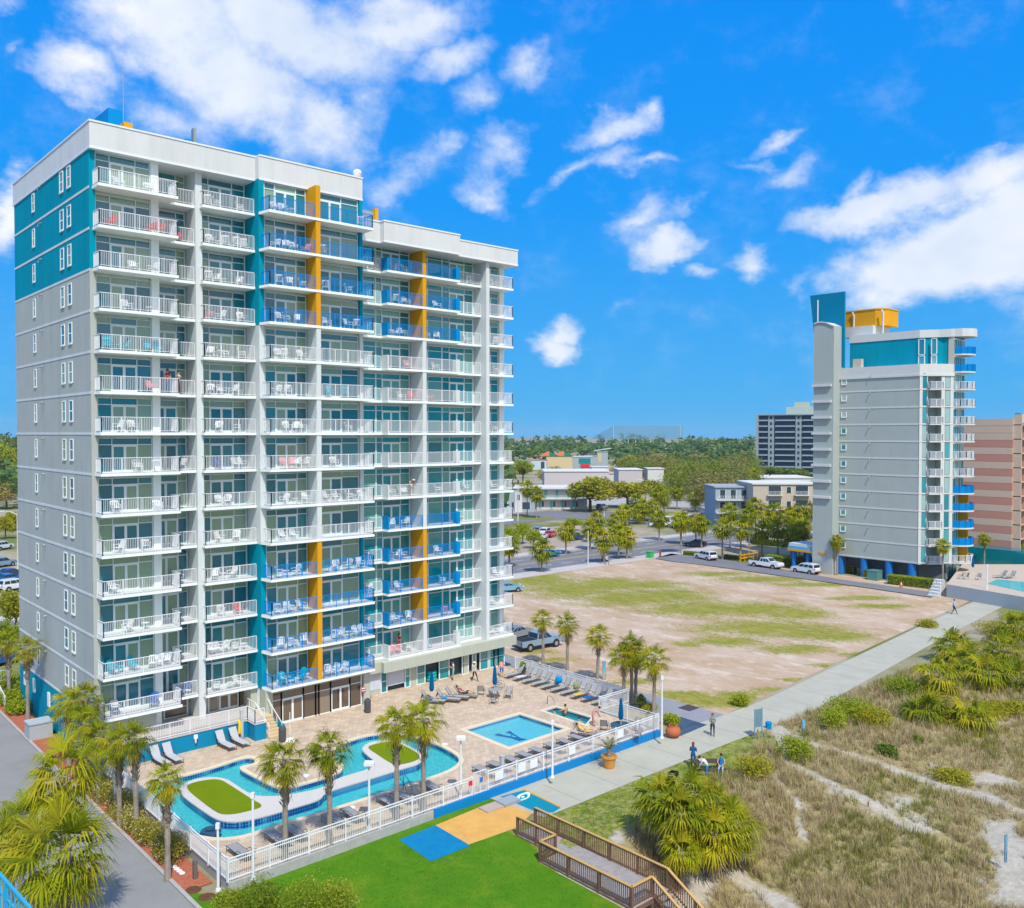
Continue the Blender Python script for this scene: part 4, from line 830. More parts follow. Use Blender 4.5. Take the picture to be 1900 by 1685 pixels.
sheet('side_lane', [(lambda p: (p.x, p.y))(G(x, y, GZ + .12)) for x, y in SLANE], GZ + .12, ASPH)
# main street along the back of the lots, pavements, crossing road beyond
sheet('street', [(-200, 107.5), (420, 107.5), (420, 122), (-200, 122)], GZ + .02, ASPH)
b = MB(); b.box(-200, 420, 103.8, 107.3, GZ - .1, GZ + .12); b.box(-200, 420, 122.2, 125.4, GZ - .1, GZ + .12); structure('pavement', b, PAVE)
b = MB(); b.box(-200, 420, 107.3, 107.5, GZ - .1, GZ + .13); b.box(-200, 420, 122.0, 122.2, GZ - .1, GZ + .13); structure('kerb', b, KERB)
b = MB()
for y in (114.6, 114.9): b.box(-200, 420, y, y + .12, GZ + .02, GZ + .026, 1)
for i in range(110): b.box(-180 + i * 5.4, -177 + i * 5.4, 111, 111.12, GZ + .02, GZ + .026); b.box(-180 + i * 5.4, -177 + i * 5.4, 118.5, 118.62, GZ + .02, GZ + .026)
b.box(-200, 420, 107.9, 108.02, GZ + .02, GZ + .026); b.box(-200, 420, 121.5, 121.62, GZ + .02, GZ + .026)
structure('road_marking', b, [MARK, MARKY])
P = lambda l: [(lambda p: (p.x, p.y))(G(x, y, GZ)) for x, y in l]
sheet('car_park', P([(935, 1015), (935, 985), (1060, 975), (1210, 985), (1160, 1005), (1060, 1025)]), GZ + .05, mat('worn_lot', (.40, .33, .25), .9, vary=.2, vscale=.2))
sheet('back_street', P([(930, 975), (1060, 962), (1210, 975), (1420, 1000), (1500, 1010), (1500, 985), (1300, 965), (1150, 950), (1020, 948), (930, 955)]), GZ + .06, ASPH)
sheet('forecourt', P([(930, 955), (1000, 948), (1100, 938), (1250, 940), (1330, 950), (1330, 935), (1200, 925), (930, 930)]), GZ + .04, mat('forecourt_grey', (.40, .38, .39), .9, vary=.12, vscale=.2))
sheet('parking_ground', [(-60, 86), (16.8, 107), (16.8, 150), (-80, 190)], GZ + .07, ASPH)
sheet('grass_verge', P([(935, 962), (1010, 966), (1030, 962), (940, 955)]), GZ + .08, mat('verge_grass', (.20, .22, .03), .9, vary=.25, vscale=.5))
sheet('grass_verge', P([(1160, 952), (1290, 972), (1290, 963), (1180, 944)]), GZ + .08, mat('verge_grass', (.20, .22, .03)))
# ---------------------------------------------------------------- palms
PG = [leafmat('palm_green', (.085, .14, .008), (.38, .40, .01), .35, 1.5), leafmat('palm_olive', (.17, .18, .012), (.50, .44, .02), .35, 1.5), mat('palm_dry', (.34, .24, .11), .9, .1, vary=.2)]
BARK = mat('palm_bark', (.34, .29, .24), .95, .05, vary=.35, vscale=4, bump=.6, bscale=14); BOOT = mat('palm_boots', (.44, .37, .29), .95, .05, vary=.4, vscale=9)
def frond(m, o, az, el, L, rg, n=17, wf=1.0, mi=0):
    """one fan leaf: arching stalk and folded blades spreading from its end"""
    d = Vector((math.cos(az) * math.cos(el), math.sin(az) * math.cos(el), math.sin(el))); side = Vector((-math.sin(az), math.cos(az), 0)); up = side.cross(d).normalized() * -1
    if up.z < 0: up = -up
    pl = L * rg.uniform(.42, .6); P = Vector(o) + d * pl; P.z -= pl * .10
    sw = .02 * wf; a = Vector(o); m.quad(a - side * sw, a + side * sw, P + side * sw * .7, P - side * sw * .7, mi)
    d2 = (d - Vector((0, 0, .35 if el > -.2 else .1))).normalized(); up2 = side.cross(d2).normalized()
    if up2.z < 0: up2 = -up2
    for i in range(n):
        t = (i - (n - 1) / 2) / ((n - 1) / 2); an = t * 1.75 + rg.uniform(-.06, .06)
        bd = (d2 * math.cos(an) + side * math.sin(an)).normalized(); bl = L * (1.0 - .42 * abs(t) ** 1.6) * rg.uniform(.88, 1.06) * .72
        fold = up2 * (.10 * L * (1 - abs(t)) * (1 if i % 2 else .6)); w = .030 * wf * (L / 1.5)
        base = P + d2 * (L * .05 * (1 - abs(t))); mid = base + bd * bl * .55 + fold; tip = base + bd * bl * rg.uniform(.85, 1.1) + fold * .3 - Vector((0, 0, bl * rg.uniform(.12, .6)))
        pr = bd.cross(up2).normalized() * w
        b = len(m.v); m.v += [tuple(base - pr * .5), tuple(base + pr * .5), tuple(mid + pr + up2 * .01), tuple(mid - pr - up2 * .01), tuple(tip)]
        m.f += [(b, b + 1, b + 2, b + 3), (b + 3, b + 2, b + 4)]; m.m += [mi, mi]
def crown_mesh(seed, L=1.5, nf=34, n=17, wf=1.0, low=-.75, dry=4):
    rg = random.Random(seed); m = MB(); ga = 2.39996
    for i in range(nf):
        u = i / nf; el = math.asin(max(-1, min(1, math.sin(1.35) + (math.sin(low) - math.sin(1.35)) * u ** .85))) + rg.uniform(-.14, .14)
        frond(m, (rg.uniform(-.06, .06), rg.uniform(-.06, .06), .12 - .5 * u), i * ga + rg.uniform(-.3, .3), el, L * rg.uniform(.82, 1.12) * (.8 + .2 * math.sin(math.pi * min(1, u + .25))), rg, n, wf, rg.choice([0, 0, 1]) if u < .8 else 1)
    for i in range(dry): frond(m, (0, 0, -.5), rg.uniform(0, 6.28), rg.uniform(-1.35, -1.0), L * .8, rg, max(7, n // 2), wf, 2)
    return m.mesh('crown', PG)
def trunk_mesh(h, r=.16, boots=1.6, seed=0, lean=.0, bn=70):
    rg = random.Random(seed); m = MB(); N = 9; pts = []; rs = []
    for i in range(N + 1):
        u = i / N; pts.append((lean * math.sin(u * 1.6) * h, .03 * math.sin(u * 4 + seed), u * h)); rs.append(r * (1.25 - .35 * min(1, u * 4)) if u < .25 else r * .9 + .02 * math.sin(u * 30))
    m.tube(pts, rs, 9, 0)
    for i in range(bn):                              # old leaf bases
        u = rg.random(); z = h - .15 - boots * u ** 1.2; a = rg.uniform(0, 6.28); rr = r * 1.0; x = lean * math.sin(z / h * 1.6) * h; L = rg.uniform(.22, .42) * (1 if u < .7 else .7)
        c, s = math.cos(a), math.sin(a); p = Vector((x + c * rr, s * rr, z)); q = p + Vector((c * L * .62, s * L * .62, L * .75)); sd2 = Vector((-s, c, 0)) * .05
        m.quad(p - sd2, p + sd2, q + sd2 * .5, q - sd2 * .5, 1); m.quad(p - sd2 - Vector((0, 0, .05)), q - sd2 * .5, q + sd2 * .5, p + sd2 - Vector((0, 0, .05)), 1)
    return m.mesh('trunk', [BARK, BOOT])
CRN = [crown_mesh(s, 1.5, 30, 23, .85, -.7, 6) for s in range(4)]
CRF = [crown_mesh(20 + s, 1.5, 40, 11, 2.6, -1.25, 0) for s in range(3)]          # lighter crowns for the far street palms
CRB = [crown_mesh(40 + s, 1.9, 34, 27, .8, -.8, 5) for s in range(3)]
CRC = [crown_mesh(60 + s, 1.9, 26, 19, 1.35, -.55, 3) for s in range(3)]
def palm(base, top, label, R_=1.5, crown=None, seed=0, r=.16, boots=1.6, lean=0.0, group=None, bn=70, name='palm_tree'):
    h = top - base.z; t = empty(name, label, 'palm tree', (base.x, base.y, base.z), rnd.uniform(0, 6.28), group)
    obj('trunk', trunk_mesh(h, r, min(boots, h * .6), seed, lean, bn), t)
    c = obj('crown', (crown or CRN)[seed % len(crown or CRN)], t); c.location = (lean * math.sin(1.6) * h, 0, h); s = R_ / 1.5; c.scale = (s, s, s); c.rotation_euler = (0, 0, rnd.uniform(0, 6.28))
    return t
def palm_px(bx, by, cy, label, R_=1.5, z=0.0, seed=0, **k):
    """by: photo row of the trunk's foot, cy: photo row of the top of the trunk"""
    b = G(bx, by, z); d = b.x * FW.x + b.y * FW.y; return palm(b, ZAT(cy, d), label, R_, seed=seed, **k)
NEARP = [  # foot x, foot y, trunk top y, crown radius m, level, label
    (311, 1634, 1455, 1.15, GZ, 'short palm with a shaggy trunk at the near end of the red mulch strip'),
    (252, 1548, 1375, 1.25, GZ, 'palm with a bare upper trunk in the red mulch strip, nearest but one'),
    (222, 1535, 1385, 1.3, GZ, 'palm with a thick trunk hard against the white side fence'),
    (184, 1490, 1372, 1.3, GZ, 'slim palm in the mulch strip behind the flowering shrubs'),
    (163, 1468, 1345, 1.35, GZ, 'palm in the mulch strip with its crown before the teal base wall'),
    (158, 1445, 1300, 1.45, GZ, 'tall palm whose crown reaches the lowest corner balcony'),
    (128, 1420, 1310, 1.3, GZ, 'small leaning palm beside the grey utility box'),
    (52, 1352, 1205, 1.25, GZ, 'slender tall palm before the far end of the teal base wall'),
    (17, 1302, 1190, 1.3, GZ, 'slender tall palm at the left edge behind the green hedge'),
    (529, 1595, 1415, 1.45, 0, 'deck palm left of the river pool peninsula, nearest the lawn fence'),
    (611, 1569, 1395, 1.4, 0, 'deck palm in front of the peninsula, second from the left on the deck'),
    (736, 1523, 1348, 1.3, 0, 'deck palm with a thin clean trunk before the right turf island'),
    (786, 1506, 1340, 1.55, 0, 'deck palm with a thick shaggy trunk at the right bend of the river pool'),
]
for i, (bx, by, cy, rr, z, lb) in enumerate(NEARP): palm_px(bx, by, cy, lb, rr, z, i, boots=2.3, bn=110)
FP = [(1007, 1236, 1150, 1.2, 'palm with a small side tuft beside the path, leftmost behind the loungers'), (1053, 1250, 1160, 1.35, 'second palm beside the path behind the loungers'), (1108, 1265, 1180, 1.35, 'slightly leaning palm beside the path near the fence jog'),
      (1158, 1312, 1218, 1.45, 'front left palm of the cluster by the deck corner'), (1180, 1305, 1212, 1.4, 'rear palm of the cluster by the deck corner'), (1172, 1308, 1200, 1.35, 'middle palm of the cluster by the deck corner'), (1213, 1325, 1225, 1.5, 'shaggy palm beside the white lamp post at the deck corner')]
for i, (bx, by, cy, rr, lb) in enumerate(FP): palm_px(bx, by, cy, lb, rr, -.4, i + 3, boots=1.8, lean=.03 if i == 2 else 0)
# two big crowns in the left foreground, their feet out of the picture
b = GD(112, 31, GZ); palm(b, ZAT(1590, 31), 'huge spreading palm crown in the lower left corner above the driveway', 1.6, CRB, 0, .2, 2.4, bn=120)
b = GD(112, 38, GZ); palm(b, ZAT(1445, 38), 'large palm crown with a ragged trunk in front of the driveway, above the lowest crown', 1.45, CRB, 1, .2, 2.4, bn=120)
b = GD(52, 41, GZ); palm(b, ZAT(1530, 41), 'dark green palm crown at the left edge below the large ragged one', 1.45, CRB, 2, .2, 1.6)
b = GD(8, 37, GZ); palm(b, ZAT(1570, 37), 'palm crown cut by the left edge over the driveway', 1.5, CRN, 3, .2, 1.6)
# big cluster right of the boardwalk and palmettos on the dune
def cluster(px, py, hts, label, spread, R_, seed, z=None, g=None):
    c0 = G(px, py, -1.6 if z is None else z); rg = random.Random(seed)
    for i, (dx, dy, h) in enumerate(hts):
        p = Vector((c0.x + dx * spread, c0.y + dy * spread, 0)); p.z = duneh(p.x, p.y) - .1
        palm(p, p.z + h, label[i] if isinstance(label, list) else label, R_ * rg.uniform(.75, 1.2), CRC, seed + i, .17, .9, lean=rg.uniform(-.12, .12), group=g, bn=50)
cluster(1300, 1640, [(-.4, .6, 3.4), (.9, 1.0, 3.1), (.2, -.3, 2.6), (-1.2, -.1, 2.3), (1.3, -.2, 2.1), (-.3, 1.6, 2.9), (1.8, .7, 2.4)],
        ['highest crown of the palm clump right of the boardwalk', 'right rear crown of the palm clump right of the boardwalk', 'front crown of the palm clump beside the boardwalk stairs', 'leftmost crown of the palm clump, overhanging the boardwalk rail', 'front right crown of the palm clump right of the boardwalk', 'rear left crown of the palm clump near the grill', 'outer right crown of the palm clump beside the dry grass'], 1.6, 1.3, 5, -2.0)
PM = [(1745, 1300, 2.0, 'pale fringed palmetto bush nearest the promenade in the dune thicket'), (1790, 1262, 2.3, 'high palmetto in the middle of the dune thicket'), (1830, 1290, 1.6, 'low palmetto at the right of the dune thicket'), (1860, 1240, 2.0, 'palmetto behind the thicket near the right edge'),
      (1885, 1190, 2.2, 'far palmetto at the right edge below the grey pool wall'), (1770, 1225, 2.2, 'rear palmetto of the dune thicket by the promenade'), (1800, 1350, .9, 'low sprawling palmetto under the dune thicket'), (1890, 1290, 1.3, 'palmetto cut by the right edge'), (1720, 1340, .8, 'small palmetto at the foot of the thicket')]
for i, (px, py, h, lb) in enumerate(PM):
    p = G(px, py, -.3); p.z = duneh(p.x, p.y) - .2; palm(p, p.z + h * .8, lb, 1.75, CRC, i, .15, .5, name='palmetto', bn=20)

# street palms in the middle distance: foot x, foot y, trunk top y
SP = [(1005, 1062, 1020), (945, 1052, 1010), (1050, 1028, 985), (1120, 1045, 1000), (1148, 1030, 988), (1140, 1015, 968), (1163, 1038, 996), (1223, 1003, 962), (1095, 1020, 980), (1108, 1008, 965),
      (1263, 1028, 965), (1291, 1010, 970), (1264, 1010, 968), (1302, 1018, 972), (1340, 1038, 978), (1374, 1042, 980), (1414, 1035, 985), (1443, 1030, 980), (1355, 1016, 950), (1390, 1018, 955), (1425, 1012, 962), (1402, 995, 940), (1435, 1000, 948), (1460, 1002, 955), (1475, 1000, 960), (1490, 1010, 975), (1483, 1040, 985), (1468, 1032, 990),
      (1222, 960, 915), (1232, 955, 925), (1256, 945, 912), (1290, 950, 925), (1308, 945, 905), (1336, 940, 910), (1365, 935, 912), (1393, 935, 912), (1400, 930, 880), (1180, 960, 930), (1197, 965, 938), (1210, 968, 940), (978, 960, 905), (995, 962, 915), (1160, 975, 950), (1186, 972, 950), (1500, 985, 945), (1478, 985, 950)]
SG = 'palms along the main street'
for i, (bx, by, cy) in enumerate(SP):
    row = 'in the lot islands beyond the street' if by < 970 else ('on the far pavement of the street' if by < 1012 else 'on the near pavement of the street')
    b = G(bx, by, GZ); d = b.x * FW.x + b.y * FW.y
    near = [s for s in SP if (('a' if s[1] < 970 else 'b' if s[1] < 1012 else 'c') == ('a' if by < 970 else 'b' if by < 1012 else 'c'))]; near.sort(); k = near.index((bx, by, cy)) + 1
    nmn = ['', 'leftmost', 'second', 'third', 'fourth', 'fifth', 'sixth', 'seventh', 'eighth', 'ninth', 'tenth', 'eleventh', 'twelfth', 'thirteenth', 'fourteenth', 'fifteenth', 'sixteenth', 'seventeenth', 'eighteenth', 'nineteenth', 'twentieth', 'twenty-first', 'twenty-second']
    palm(b, ZAT(cy, d), f"{nmn[k]} palm from the left {row}", 2.25 if by > 1000 else 2.6, CRF, i, .17, 1.0, group=SG, bn=24)
for i, (bx, by, cy, lb) in enumerate(((1553, 1068, 1005, 'small-headed palm at the corner of the canopy driveway'), (1597, 1063, 1013, 'palm before the left part of the blank grey wall'), (1645, 1068, 1012, 'palm before the middle of the blank grey wall by the green cabinet'), (1685, 1062, 1022, 'shortest palm before the right part of the blank grey wall'),
                                      (1749, 1088, 1012, 'tall palm by the white steps of the far hotel'), (1826, 1057, 1000, 'palm on the far pool terrace before the pink tower'), (1890, 1052, 1015, 'palm at the right edge before the pink tower'))):
    palm_px(bx, by, cy, lb, 1.3, GZ, i, crown=CRF, boots=.9, bn=24)

# ---------------------------------------------------------------- leafy trees, shrubs, hedges
LG = leafmat('leaf_spring', (.19, .22, .012), (.46, .42, .03), .3, .5); LD = leafmat('leaf_dark', (.07, .14, .02), (.22, .28, .04), .25, .4); LO = leafmat('leaf_olive', (.20, .18, .05), (.44, .36, .12), .25, .5)
LB = leafmat('leaf_bright', (.14, .23, .008), (.40, .45, .03), .3, 1.2); LF = leafmat('leaf_far', (.07, .15, .055), (.16, .25, .07), .3, .02); LFL = leafmat('leaf_flower_shrub', (.17, .17, .015), (.44, .38, .04), .25, 2.5); PTL = mat('petals_white', (.75, .68, .60), .7, .1, vary=0)
WOODB = mat('tree_bark', (.12, .10, .08), .95, .05, vary=.3, vscale=2)
def leafcloud(m, blobs, n, s, rg, mi=0, flat=.5, edge=.35):
    tot = sum(b[3] * b[4] * b[5] for b in blobs)
    for (x, y, z, rx, ry, rz) in blobs:
        for i in range(max(3, int(n * rx * ry * rz / tot))):
            v = Vector((rg.gauss(0, 1), rg.gauss(0, 1), rg.gauss(0, 1))).normalized() * (rg.random() ** edge); p = Vector((x + v.x * rx, y + v.y * ry, z + v.z * rz))
            a = Vector((rg.gauss(0, 1), rg.gauss(0, 1), rg.gauss(0, flat))).normalized(); b = a.cross(Vector((rg.gauss(0, 1), rg.gauss(0, 1), rg.gauss(0, 1)))).normalized(); q = s * rg.uniform(.6, 1.4)
            m.quad(p - a * q, p - b * q * .45, p + a * q, p + b * q * .45, mi)
def tree_meshes(seed, R_=3.5, H=3.7, n=3400, s=.25, lobes=14, m_=None, flat=.9):
    rg = random.Random(seed); m = MB(); bl = []
    for i in range(lobes):
        a = i * 2.4; r = R_ * .68 * math.sqrt((i + .5) / lobes); bl.append((r * math.cos(a), r * math.sin(a), H + rg.uniform(-.5, .9) * R_ * .35 * flat - r * .22, R_ * rg.uniform(.32, .46), R_ * rg.uniform(.32, .46), R_ * flat * rg.uniform(.30, .46)))
    leafcloud(m, bl, n, s, rg); t = MB(); t.tube([(0, 0, -.3), (.05, 0, H * .35), (.1, .05, H * .6)], [.26, .2, .16], 7)
    for (x, y, z, *_r) in bl[::2]: t.tube([(.1, .05, H * .5), (x * .5, y * .5, H * .72), (x * .9, y * .9, z)], [.13, .08, .03], 5)
    return m.mesh('crown', m_ or LG), t.mesh('trunk', WOODB)
TRV = {'g': [tree_meshes(i, m_=LG) for i in range(2)], 'o': [tree_meshes(5 + i, m_=LO, n=1900) for i in range(2)], 'd': [tree_meshes(8 + i, m_=LD, flat=.8) for i in range(2)], 'b': [tree_meshes(12 + i, 3.0, 3.4, 2600, .2, m_=LB) for i in range(2)]}
def tree(p, R_, H, kind, label, seed=0, group=None, name='leafy_tree', sx=1.0):
    cm, tm = TRV[kind][seed % 2]; t = empty(name, label, 'tree', tuple(p), rnd.uniform(0, 6.28), group); k = R_ / 3.5; kz = H / 5.8
    for nm, me in (('crown', cm), ('trunk', tm)): o = obj(nm, me, t); o.scale = (k * sx, k, kz)
    return t
def tree_px(px, by, ty, hw, kind, label, seed=0, group=None, z=GZ):
    b = G(px, by, z); d = b.x * FW.x + b.y * FW.y; return tree(b, hw * d / FPX, ZAT(ty, d) - z, kind, label, seed, group)
TT = [(1095, 950, 880, 50, 'g', 'broad olive-yellow tree before the pale flat-roofed motel'), (1165, 942, 888, 46, 'g', 'wide olive tree right of the broad motel tree'), (1215, 935, 888, 30, 'g', 'yellow-green tree behind the far palms left of the motel street'), (1020, 906, 862, 28, 'o', 'bare-branched brownish tree behind the low motel at left'),
      (970, 898, 843, 26, 'b', 'bright green tree beside the tower, before the orange-roofed shops'), (945, 905, 865, 16, 'g', 'yellow-green tree half hidden by the tower edge'), (1170, 885, 842, 32, 'g', 'rounded green tree right of the red shop sign'), (1215, 880, 838, 38, 'o', 'brownish tree in the middle of the green belt'), (1255, 890, 850, 36, 'g', 'green tree behind the cluster of palms'),
      (1300, 880, 838, 40, 'o', 'olive tree left of the pale three-storey motel'), (1345, 885, 855, 36, 'd', 'dark dense tree behind the roof of the three-storey motel'), (1250, 905, 872, 24, 'b', 'bright conifer-like tree beside the green bank'), (1380, 868, 835, 32, 'o', 'rusty brown tree beside the far grey tower'), (1335, 862, 832, 30, 'g', 'green tree below the flat white roof on the horizon'),
      (1430, 890, 862, 32, 'd', 'dark tree at the foot of the far grey tower'), (1475, 892, 865, 30, 'd', 'dark tree below the right half of the far grey tower'), (1225, 858, 828, 30, 'd', 'dark green tree right of the purple building'), (1060, 1000, 968, 9, 'b', 'small round shrub on the verge beyond the lot'),
      (950, 1028, 965, 24, 'b', 'bright leafy tree by the street next to the tower'), (990, 1018, 975, 22, 'b', 'leafy tree by the parked white cars'), (1065, 985, 955, 22, 'b', 'spreading low tree at the motel corner'), (970, 1010, 960, 20, 'b', 'leafy tree behind the lamp post beside the tower')]
for i, (px, by, ty, hw, kd, lb) in enumerate(TT): tree_px(px, by, ty, hw, kd, lb, i)
for i, (px, by, ty, hw, kd, lb) in enumerate([(12, 905, 800, 30, 'b', 'bright green tree at the left edge of the skyline'), (28, 880, 795, 22, 'd', 'dark pine behind the bright tree at the left edge'), (12, 945, 890, 28, 'o', 'brownish tree below the white house on the left'), (30, 985, 945, 18, 'g', 'yellow-green tree beside the left lamp post'), (10, 1000, 955, 18, 'g', 'olive tree at the left edge above the parked cars'),
                                               (30, 1180, 1085, 34, 'g', 'leafy tree below the parked cars at the left edge'), (10, 1230, 1130, 30, 'b', 'bright tree at the left edge behind the first palms')]): tree_px(px, by, ty, hw, kd, lb, i)
def bush(p, rx, ry, rz, m_, label, n=900, s=.09, name='shrub', cat='shrub', group=None, flowers=0, rz_=0.0, lobes=5):
    rg = random.Random(int(p.x * 31 + p.y * 17)); m = MB(); bl = []
    for i in range(lobes): a = i * 2.4 + 1; r = .5 * math.sqrt(i / lobes); bl.append((r * math.cos(a) * rx, r * math.sin(a) * ry, rz * rg.uniform(.42, .6), rx * .62, ry * .62, rz * rg.uniform(.42, .55)))
    leafcloud(m, bl, n, s, rg, 0, 1.0, .3)
    if flowers: leafcloud(m, [(b[0], b[1], b[2] + .02, b[3] * 1.06, b[4] * 1.06, b[5] * 1.06) for b in bl], flowers, s * .65, rg, 1, 1.0, .06)
    o = m.build(name, [m_, PTL], None, label=label, cat=cat, group=group); o.location = p; o.rotation_euler = (0, 0, rz_); return o
for i, (px, py, r, h, fl, lb) in enumerate([(168, 1490, 1.0, .8, 110, 'flowering shrub at the back of the mulch strip'), (190, 1525, 1.25, .95, 170, 'large flowering shrub spotted with white between two palms'), (228, 1545, .8, .75, 240, 'round shrub covered most thickly with white blossom'), (255, 1567, .95, .8, 120, 'flowering shrub beside the white-blossomed one'), (280, 1605, 1.05, .95, 110, 'nearest flowering shrub before the short shaggy palm'), (150, 1455, .8, .7, 60, 'small flowering shrub behind the palm trunks'), (160, 1462, .9, .7, 30, 'plain leafy shrub by the bend of the mulch strip')]):
    p = G(px, py, GZ); p.z = GZ + .03; p.x = max(p.x, 17.1 + r * .7); bush(p, r * 1.05, r * 1.5, h * 1.55, LFL, lb, 4200, .055, flowers=fl * 3 + 60)
for i, (px, py, rx, ry, h, lb) in enumerate([(45, 1290, 1.5, 1.6, 1.6, 'bright bush beside the far slender palms'), (20, 1305, 1.6, 1.6, 1.2, 'long hedge-like bush along the kerb, upper part'), (35, 1322, 1.3, 1.5, 1.0, 'long hedge-like bush along the kerb, near end'), (60, 1262, 1.2, 1.4, 1.6, 'olive bush against the white stair rail'), (10, 1275, 1.5, 1.8, 1.7, 'yellow-green bush at the left edge behind the palms')]):
    p = G(px, py, GZ); bush(p, rx, ry, h, LB if i != 3 else LG, lb, 2200, .10)
# dune shrubs
for i, (px, py, rx, h, m_, lb) in enumerate([(1476, 1412, 1.5, 1.7, LB, 'round bright green bush beside the sandy track'), (1400, 1443, 1.45, 1.5, LG, 'round olive bush near the picnic table'), (1373, 1304, .95, 1.1, LB, 'low green bush between the lot and the promenade'), (1580, 1335, 2.3, 1.9, LB, 'sprawling yellow-green bush in the middle of the dune'), (1618, 1352, 1.8, 1.7, LG, 'olive bush joined to the sprawling one'), (1672, 1298, 1.8, 1.8, LB, 'yellow-green bush below the promenade'),
                                             (1545, 1352, 1.2, 1.8, LB, 'upright bush at the left of the sprawling one'), (1645, 1400, .9, .8, LD, 'small dark green bush alone in the dry grass'), (1702, 1385, .5, .6, LD, 'tiny dark tuft in the dry grass'), (1765, 1440, 1.5, .9, LG, 'olive bush beside the bare sand patch'), (1880, 1330, 1.8, 1.2, LG, 'scrub at the right edge below the thicket'), (1720, 1160, 1.4, 1.0, LG, 'scrub by the end of the promenade'),
                                             (1855, 1175, 3.0, 1.6, LG, 'wide scrub behind the dune thicket'), (1890, 1150, 2.4, 1.4, LB, 'bright scrub at the right edge under the grey wall'), (1760, 1340, 2.2, 1.2, LG, 'low scrub under the fringed palmetto'), (1830, 1330, 2.0, 1.1, LG, 'low scrub right of the fringed palmetto')]):
    p = G(px, py, -.3); p.z = duneh(p.x, p.y) - .15; bush(p, rx, rx, h, m_, lb, int(1500 * rx), .085)
# foreground shrubs at the bottom edge
for i, (px, rx, h, dist, lb) in enumerate([(480, 1.5, 1.9, 41.5, 'leafy bush at the bottom edge before the fence corner'), (560, 1.6, 2.2, 41, 'leafy bush at the bottom edge left of the lawn'), (620, 1.3, 1.9, 41.5, 'leafy bush with pale tips at the bottom edge beside the lawn'), (420, 1.0, 1.1, 42, 'low bush at the bottom edge under the fence corner')]):
    p = GD(px, dist, GZ); bush(p, rx, rx * .8, h, leafmat('leaf_fore', (.06, .13, .008), (.34, .40, .03), .3, 2.2), lb, 5200, .05, flowers=90 if i == 2 else 16, lobes=9)
for i, (px, py, lb) in enumerate(((358, 1652, 'round mulch ring in the grass by the fence corner'), (384, 1665, 'second mulch ring in the grass nearer the fence corner'))):
    c = G(px, py, GZ); b = MB(); b.lathe([(.42, -.48 + .0), (.3, -.42), (0, -.40)], c.x, c.y, 12); b.build('mulch_ring', mat('dark_mulch', (.13, .06, .03), .95, vary=.3, vscale=8), None, label=lb, cat='mulch ring')
def hedge(pts, w_, h, label, m_=LB, n=5000, s=.075):
    rg = random.Random(int(h * 100 + pts[0][0])); m = MB(); L = sum(math.hypot(q[0] - p[0], q[1] - p[1]) for p, q in zip(pts[:-1], pts[1:]))
    for p, q in zip(pts[:-1], pts[1:]):
        l = math.hypot(q[0] - p[0], q[1] - p[1]); ux, uy = (q[0] - p[0]) / l, (q[1] - p[1]) / l
        for i in range(int(n * l / L)):
            a = rg.uniform(-.02, 1.02) * l; f = rg.random(); c = rg.uniform(-.5, .5) * w_; z = rg.uniform(0, h)
            if f < .45: z = h + rg.gauss(0, .04)
            elif f < .9: c = math.copysign(w_ * .5, c) + rg.gauss(0, .04)
            x = p[0] + ux * a - uy * c; y = p[1] + uy * a + ux * c; d1 = Vector((rg.gauss(0, 1), rg.gauss(0, 1), rg.gauss(0, 1))).normalized(); d2 = d1.cross(Vector((rg.gauss(0, 1), rg.gauss(0, 1), .3))).normalized(); P0 = Vector((x, y, GZ + z)); k = s * rg.uniform(.6, 1.3)
            m.quad(P0 - d1 * k, P0 - d2 * k * .5, P0 + d1 * k, P0 + d2 * k * .5)
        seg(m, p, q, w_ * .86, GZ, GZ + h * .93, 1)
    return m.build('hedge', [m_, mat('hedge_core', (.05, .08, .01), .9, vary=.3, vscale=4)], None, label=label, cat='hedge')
Wp = lambda px, py: (lambda p: (p.x, p.y))(G(px, py, GZ))
hedge([Wp(1425, 1046), Wp(1478, 1052)], 2.0, 1.6, 'clipped hedge behind the white pickup truck'); hedge([Wp(1480, 1052), Wp(1540, 1062)], 2.4, 1.9, 'large clipped hedge behind the white off-roader')
hedge([Wp(1650, 1083), Wp(1728, 1092)], 1.6, 1.4, 'long clipped hedge left of the white steps'); hedge([Wp(1575, 1062), Wp(1590, 1065)], 1.5, 1.2, 'small square hedge block left of the green cabinet', n=1500); hedge([Wp(1597, 1068), Wp(1610, 1071)], 1.4, 1.2, 'second square hedge block beside the green cabinet', n=1500)
hedge([Wp(1270, 1030), Wp(1300, 1033)], 1.2, .8, 'low hedge before the white estate car', n=1500); hedge([Wp(1400, 1010), Wp(1460, 1015)], 1.6, 1.2, 'dark hedge before the canopy', LD, 3000); hedge([Wp(1345, 1036), Wp(1395, 1041)], .9, .7, 'low hedge with yellow edging behind the parked cars', LG, 1800); hedge([Wp(1150, 958), Wp(1175, 962)], 3, 1.5, 'dark hedge on the grass verge across the street', LD, 1500)

